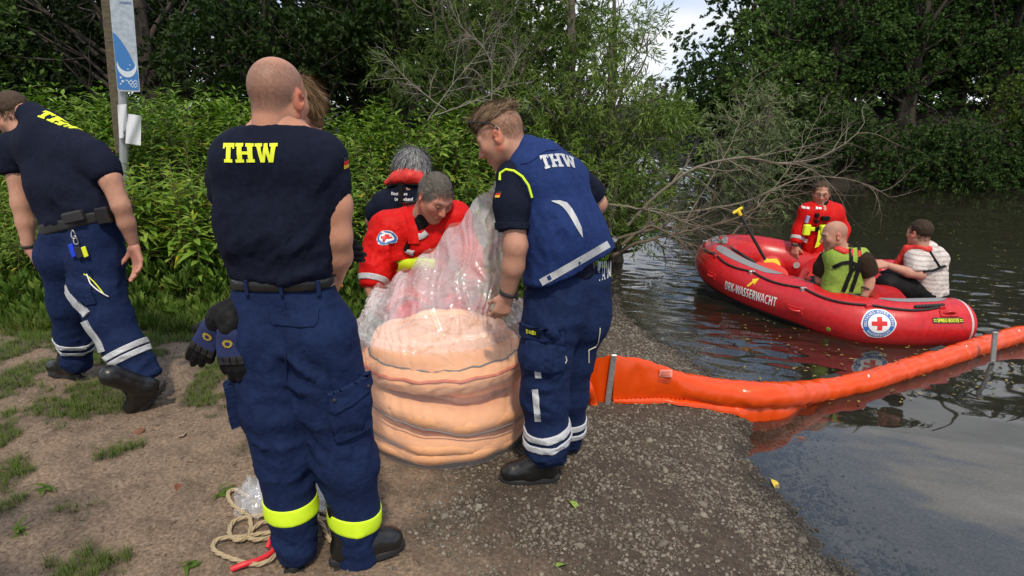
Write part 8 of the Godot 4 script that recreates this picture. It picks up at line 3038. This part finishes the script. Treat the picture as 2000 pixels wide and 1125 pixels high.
# ---------------------------------------------------------------- rope and folded bag behind the nearest man
func rope() -> void:
	var o := thing("rope", "twisted natural rope in loops with red taped ends by the boots", "rope", G(480, 1070, 0.0))
	var hemp := mat(0.46, 0.36, 0.215, 0.85)
	hemp.albedo_texture = M.mottle
	tri_tex(hemp, 9.0)
	var px := [[452, 1112], [478, 1106], [510, 1094], [535, 1076], [546, 1050], [540, 1030], [520, 1022], [496, 1034], [486, 1050], [500, 1058], [535, 1048], [560, 1040], [520, 1044], [470, 1050], [430, 1056], [416, 1066], [424, 1082], [458, 1096], [500, 1104], [530, 1096], [546, 1072], [552, 1040], [530, 1012], [490, 1010], [458, 1022], [448, 1042], [462, 1058], [482, 1052], [490, 1030], [486, 1012], [470, 1000], [452, 985], [446, 966], [462, 958], [500, 985], [560, 1000], [610, 1012], [645, 1020], [640, 1004], [615, 1000], [632, 1030], [640, 1052], [660, 1072], [690, 1080]]
	var way := []
	for k in px.size():
		var g := G(px[k][0], px[k][1], 0.0)
		g = G(px[k][0], px[k][1], height(g.x, g.z) + 0.012)
		way.append(g + Vector3(0, 0.010 * absf(sin(k * 1.9)), 0))
	var line := smooth_path(way, 420, 0.17)
	for s in 3:
		var pts := []
		for k in line.size():
			var d: Vector3 = (line[mini(k + 1, line.size() - 1)] - line[maxi(k - 1, 0)]).normalized()
			var x := d.cross(Vector3.UP).normalized()
			var q := k * 0.42 + TAU * s / 3.0
			pts.append(line[k] + (x * cos(q) + x.cross(d) * sin(q)) * 0.0046)
		var mb := MB.new()
		mb.tube(pts, 0.0052, 6)
		part("strand", mb.mesh(), hemp, o)
	var red := mat(0.55, 0.02, 0.03, 0.45)
	var e0 := MB.new()
	var ep := []
	for k in 24: ep.append(line[k])
	e0.tube(ep, 0.0112, 10)
	part("red_end", e0.mesh(), red, o)
	var e1 := MB.new()
	var q0 := G(522, 1070, 0.03)
	e1.tube([q0, q0 + Vector3(0.004, 0.012, -0.02), q0 + Vector3(0.004, 0.016, -0.045)], 0.010, 10)
	part("red_end", e1.mesh(), red, o)
	# crumpled clear bag
	var at := G(545, 985, 0.02)
	var p := thing("crumpled_bag", "crumpled clear plastic lying behind the legs of the nearest man", "plastic bag", at)
	var no := noise(4.5, 2, FastNoiseLite.TYPE_SIMPLEX_SMOOTH, 31, FastNoiseLite.FRACTAL_RIDGED)
	for layer in 3:
		var rows := []
		for a in 34:
			var row := []
			for b in 60:
				var u := b / 59.0
				var v := a / 33.0
				var g := G(lerpf(462, 655, u), lerpf(1012, 955, v), 0.0)
				var y := 0.012 + 0.085 * sin(PI * v) * (0.6 + 0.5 * sin(u * 3.0 + layer)) * sin(PI * clampf(u * 1.1, 0.03, 0.97))
				row.append(g + Vector3(0.02 * layer, y * (0.55 + 0.3 * layer) + absf(no.get_noise_3d(g.x, layer * 3.0, g.z)) * 0.05 + height(g.x, g.z), -0.02 * layer + 0.03 * no.get_noise_2d(g.x * 1.5, g.z * 1.5 + layer)))
			rows.append(row)
		var mb := MB.new()
		mb.sheet(rows)
		for k in mb.n.size():
			if mb.n[k].y < 0: mb.n[k] = -mb.n[k]
		part("film", mb.mesh(), M.film2, p)

# ---------------------------------------------------------------- the sign in the plants
func sign_post() -> void:
	var d := 5.75
	var foot := Z(240, 520, d)
	foot.y = height(foot.x, foot.z)
	var o := thing("sign", "tall bluish white sign with blue water emblem on a leaning post", "sign", foot)
	var wood := bark(0.12, 0.10, 0.065)
	var top := Z(203, -60, d + 0.12)
	var pm := MB.new()
	var bot := Z(236, 300, d + 0.10)
	bot.x += 0.0
	pm.bevel_box((top + bot) * 0.5, Vector3(0.036, 0, -0.015), (top - bot) * 0.5, Vector3(0.015, 0, 0.036), 0.006)
	part("wooden_post", pm.mesh(), wood, o)
	var pole := MB.new()
	pole.tube([Vector3(foot.x, foot.y, foot.z), Z(240, 185, d), Z(222, -60, d)], 0.036, 14)
	var steel := mat(0.40, 0.42, 0.43, 0.4)
	steel.metallic = 0.6
	part("steel_pole", pole.mesh(), steel, o)
	# plate: corners from the measured outline, a sheet 4 mm thick with rounded corners
	var a := Z(213, -40, d - 0.06); var b := Z(254, -40, d - 0.02); var c := Z(274, 183, d - 0.02); var e := Z(230, 178, d - 0.06)
	var right := ((b - a) + (c - e)).normalized()
	var up := ((a - e) + (b - c)).normalized()
	var n := right.cross(up).normalized()
	if n.z < 0: n = -n
	var mid := (a + b + c + e) * 0.25
	var w := (c - e).length() * 0.5
	var h := (a - e).length() * 0.5
	var at := func(x: float, y: float, l: float) -> Vector3: return mid + right * x * w + up * y * h + n * l
	var outline := PackedVector2Array()
	for k in 20:
		var q := TAU * k / 20.0 + 0.157
		var p := Vector2(cos(q), sin(q))
		var corner := Vector2(signf(p.x) * (1.0 - 0.13), signf(p.y) * (1.0 - 0.025))
		outline.append(corner + Vector2(p.x * 0.13, p.y * 0.025))
	var sheet_of := func(poly: PackedVector2Array, l: float) -> MB:
		var m := MB.new()
		for q in poly: m.vert(at.call(q.x, q.y, l), n)
		m.i = Geometry2D.triangulate_polygon(poly)
		return m
	var plate: MB = sheet_of.call(outline, 0.004)
	for k in outline.size():
		var p := outline[k]
		var q := outline[(k + 1) % outline.size()]
		plate.quad(at.call(p.x, p.y, 0.004), at.call(q.x, q.y, 0.004), at.call(q.x, q.y, -0.001), at.call(p.x, p.y, -0.001))
	var bm := MB.new()
	for q in outline: bm.vert(at.call(q.x, q.y, -0.001), -n)
	bm.i = Geometry2D.triangulate_polygon(outline)
	plate.join(bm)
	var pale := mat(0.43, 0.50, 0.58, 0.5)
	pale.albedo_texture = M.mottle
	tri_tex(pale, 2.0)
	var pp := part("sign_plate", plate.mesh(), pale, o)
	var blue := mat(0.035, 0.16, 0.42, 0.5)
	var white := mat(0.55, 0.62, 0.68, 0.5)
	# emblem: a blue drop over a white bowl and waves
	var bluefield := PackedVector2Array([Vector2(-0.96, 0.08), Vector2(-0.75, 0.05), Vector2(-0.3, -0.06), Vector2(0.2, -0.24), Vector2(0.7, -0.48), Vector2(0.93, -0.62), Vector2(0.95, -0.93), Vector2(0.85, -0.965), Vector2(-0.85, -0.965), Vector2(-0.95, -0.93)])
	part("blue_field", sheet_of.call(bluefield, 0.006).mesh(), blue, pp)
	var bowl := PackedVector2Array()
	for k in 13:
		var q := PI + PI * k / 12.0
		bowl.append(Vector2(0.02 + 0.88 * cos(q), -0.50 + 0.235 * sin(q)))
	for k in 13:
		var q := TAU - PI * k / 12.0
		bowl.append(Vector2(0.02 + 0.80 * cos(q), -0.44 + 0.185 * sin(q)))
	part("white_bowl", sheet_of.call(bowl, 0.008).mesh(), white, pp)
	for k in 3:
		var wv := PackedVector2Array()
		for q in 13: wv.append(Vector2(lerpf(-0.2 + 0.2 * k, 0.85, q / 12.0), -0.80 - 0.05 * k + 0.018 * sin(q * 1.4) + 0.010))
		for q in 13: wv.append(Vector2(lerpf(0.85, -0.2 + 0.2 * k, q / 12.0), -0.80 - 0.05 * k + 0.018 * sin((12 - q) * 1.4) - 0.008))
		part("wave", sheet_of.call(wv, 0.008).mesh(), white, pp)
	for q in [[-0.6, -0.74, 0.10, 0.02], [-0.45, -0.81, 0.13, 0.022], [-0.66, -0.86, 0.08, 0.016], [0.1, -0.58, 0.07, 0.012], [0.3, -0.50, 0.06, 0.012]]:
		var dr := PackedVector2Array()
		for k in 10: dr.append(Vector2(q[0] + q[2] * cos(TAU * k / 10.0), q[1] + q[3] * sin(TAU * k / 10.0)))
		part("droplet", sheet_of.call(dr, 0.008).mesh(), white, pp)
	part("place_name", flat_text("schladern", w * 1.0, h * 0.055, at.call(0.34, 0.62, 0.006), right, up).mesh(), mat(0.06, 0.12, 0.30, 0.5), pp)
	# sheets of paper tied to the pole
	for k in 2:
		var rows := []
		for q in 9:
			var row := []
			for s in 7:
				var x: float = lerpf([229, 248][k], [247, 276][k], s / 6.0) + ([4.0, -3.0][k]) * q / 8.0 * (1.0 if s < 4 else 0.4)
				var y: float = lerpf([205, 222][k], [270, 280][k], q / 8.0) - [2.0, -4.0][k] * s / 6.0
				row.append(Z(x, y, d - 0.06 + 0.02 * sin(s * 0.9 + q * 0.4 + k)))
			rows.append(row)
		var m := MB.new()
		m.sheet(rows)
		for q in m.n.size():
			if m.n[q].z < 0: m.n[q] = -m.n[q]
		var note := thing("paper_notice", ["white paper sheet tied behind the sign's steel pole", "pale blue paper sheet tied to the front of the sign's steel pole"][k], "paper", rows[8][3])
		part("sheet", m.mesh(), mat(0.62, 0.64, 0.68, 0.8), note)

func _ready() -> void:
	light_and_camera()
	materials()
	M.weed = leaf_material()
	M.weed.vertex_color_use_as_albedo = false
	M.weed.albedo_color = Color(0.06, 0.11, 0.02).linear_to_srgb()
	banks()
	ground()
	water()
	trees()
	shade_tree()
	branches()
	balsam()
	grass_and_gravel()
	boat()
	paddles()
	boom()
	sock_and_bag()
	rope()
	sign_post()
	bald_man()
	glove_pair()
	walking_man()
	vest_man()
	red_crouching_man()
	grey_haired_woman()
	teenager()
	standing_rescuer()
	green_vest_man()
	striped_shirt_man()
	run_jobs()
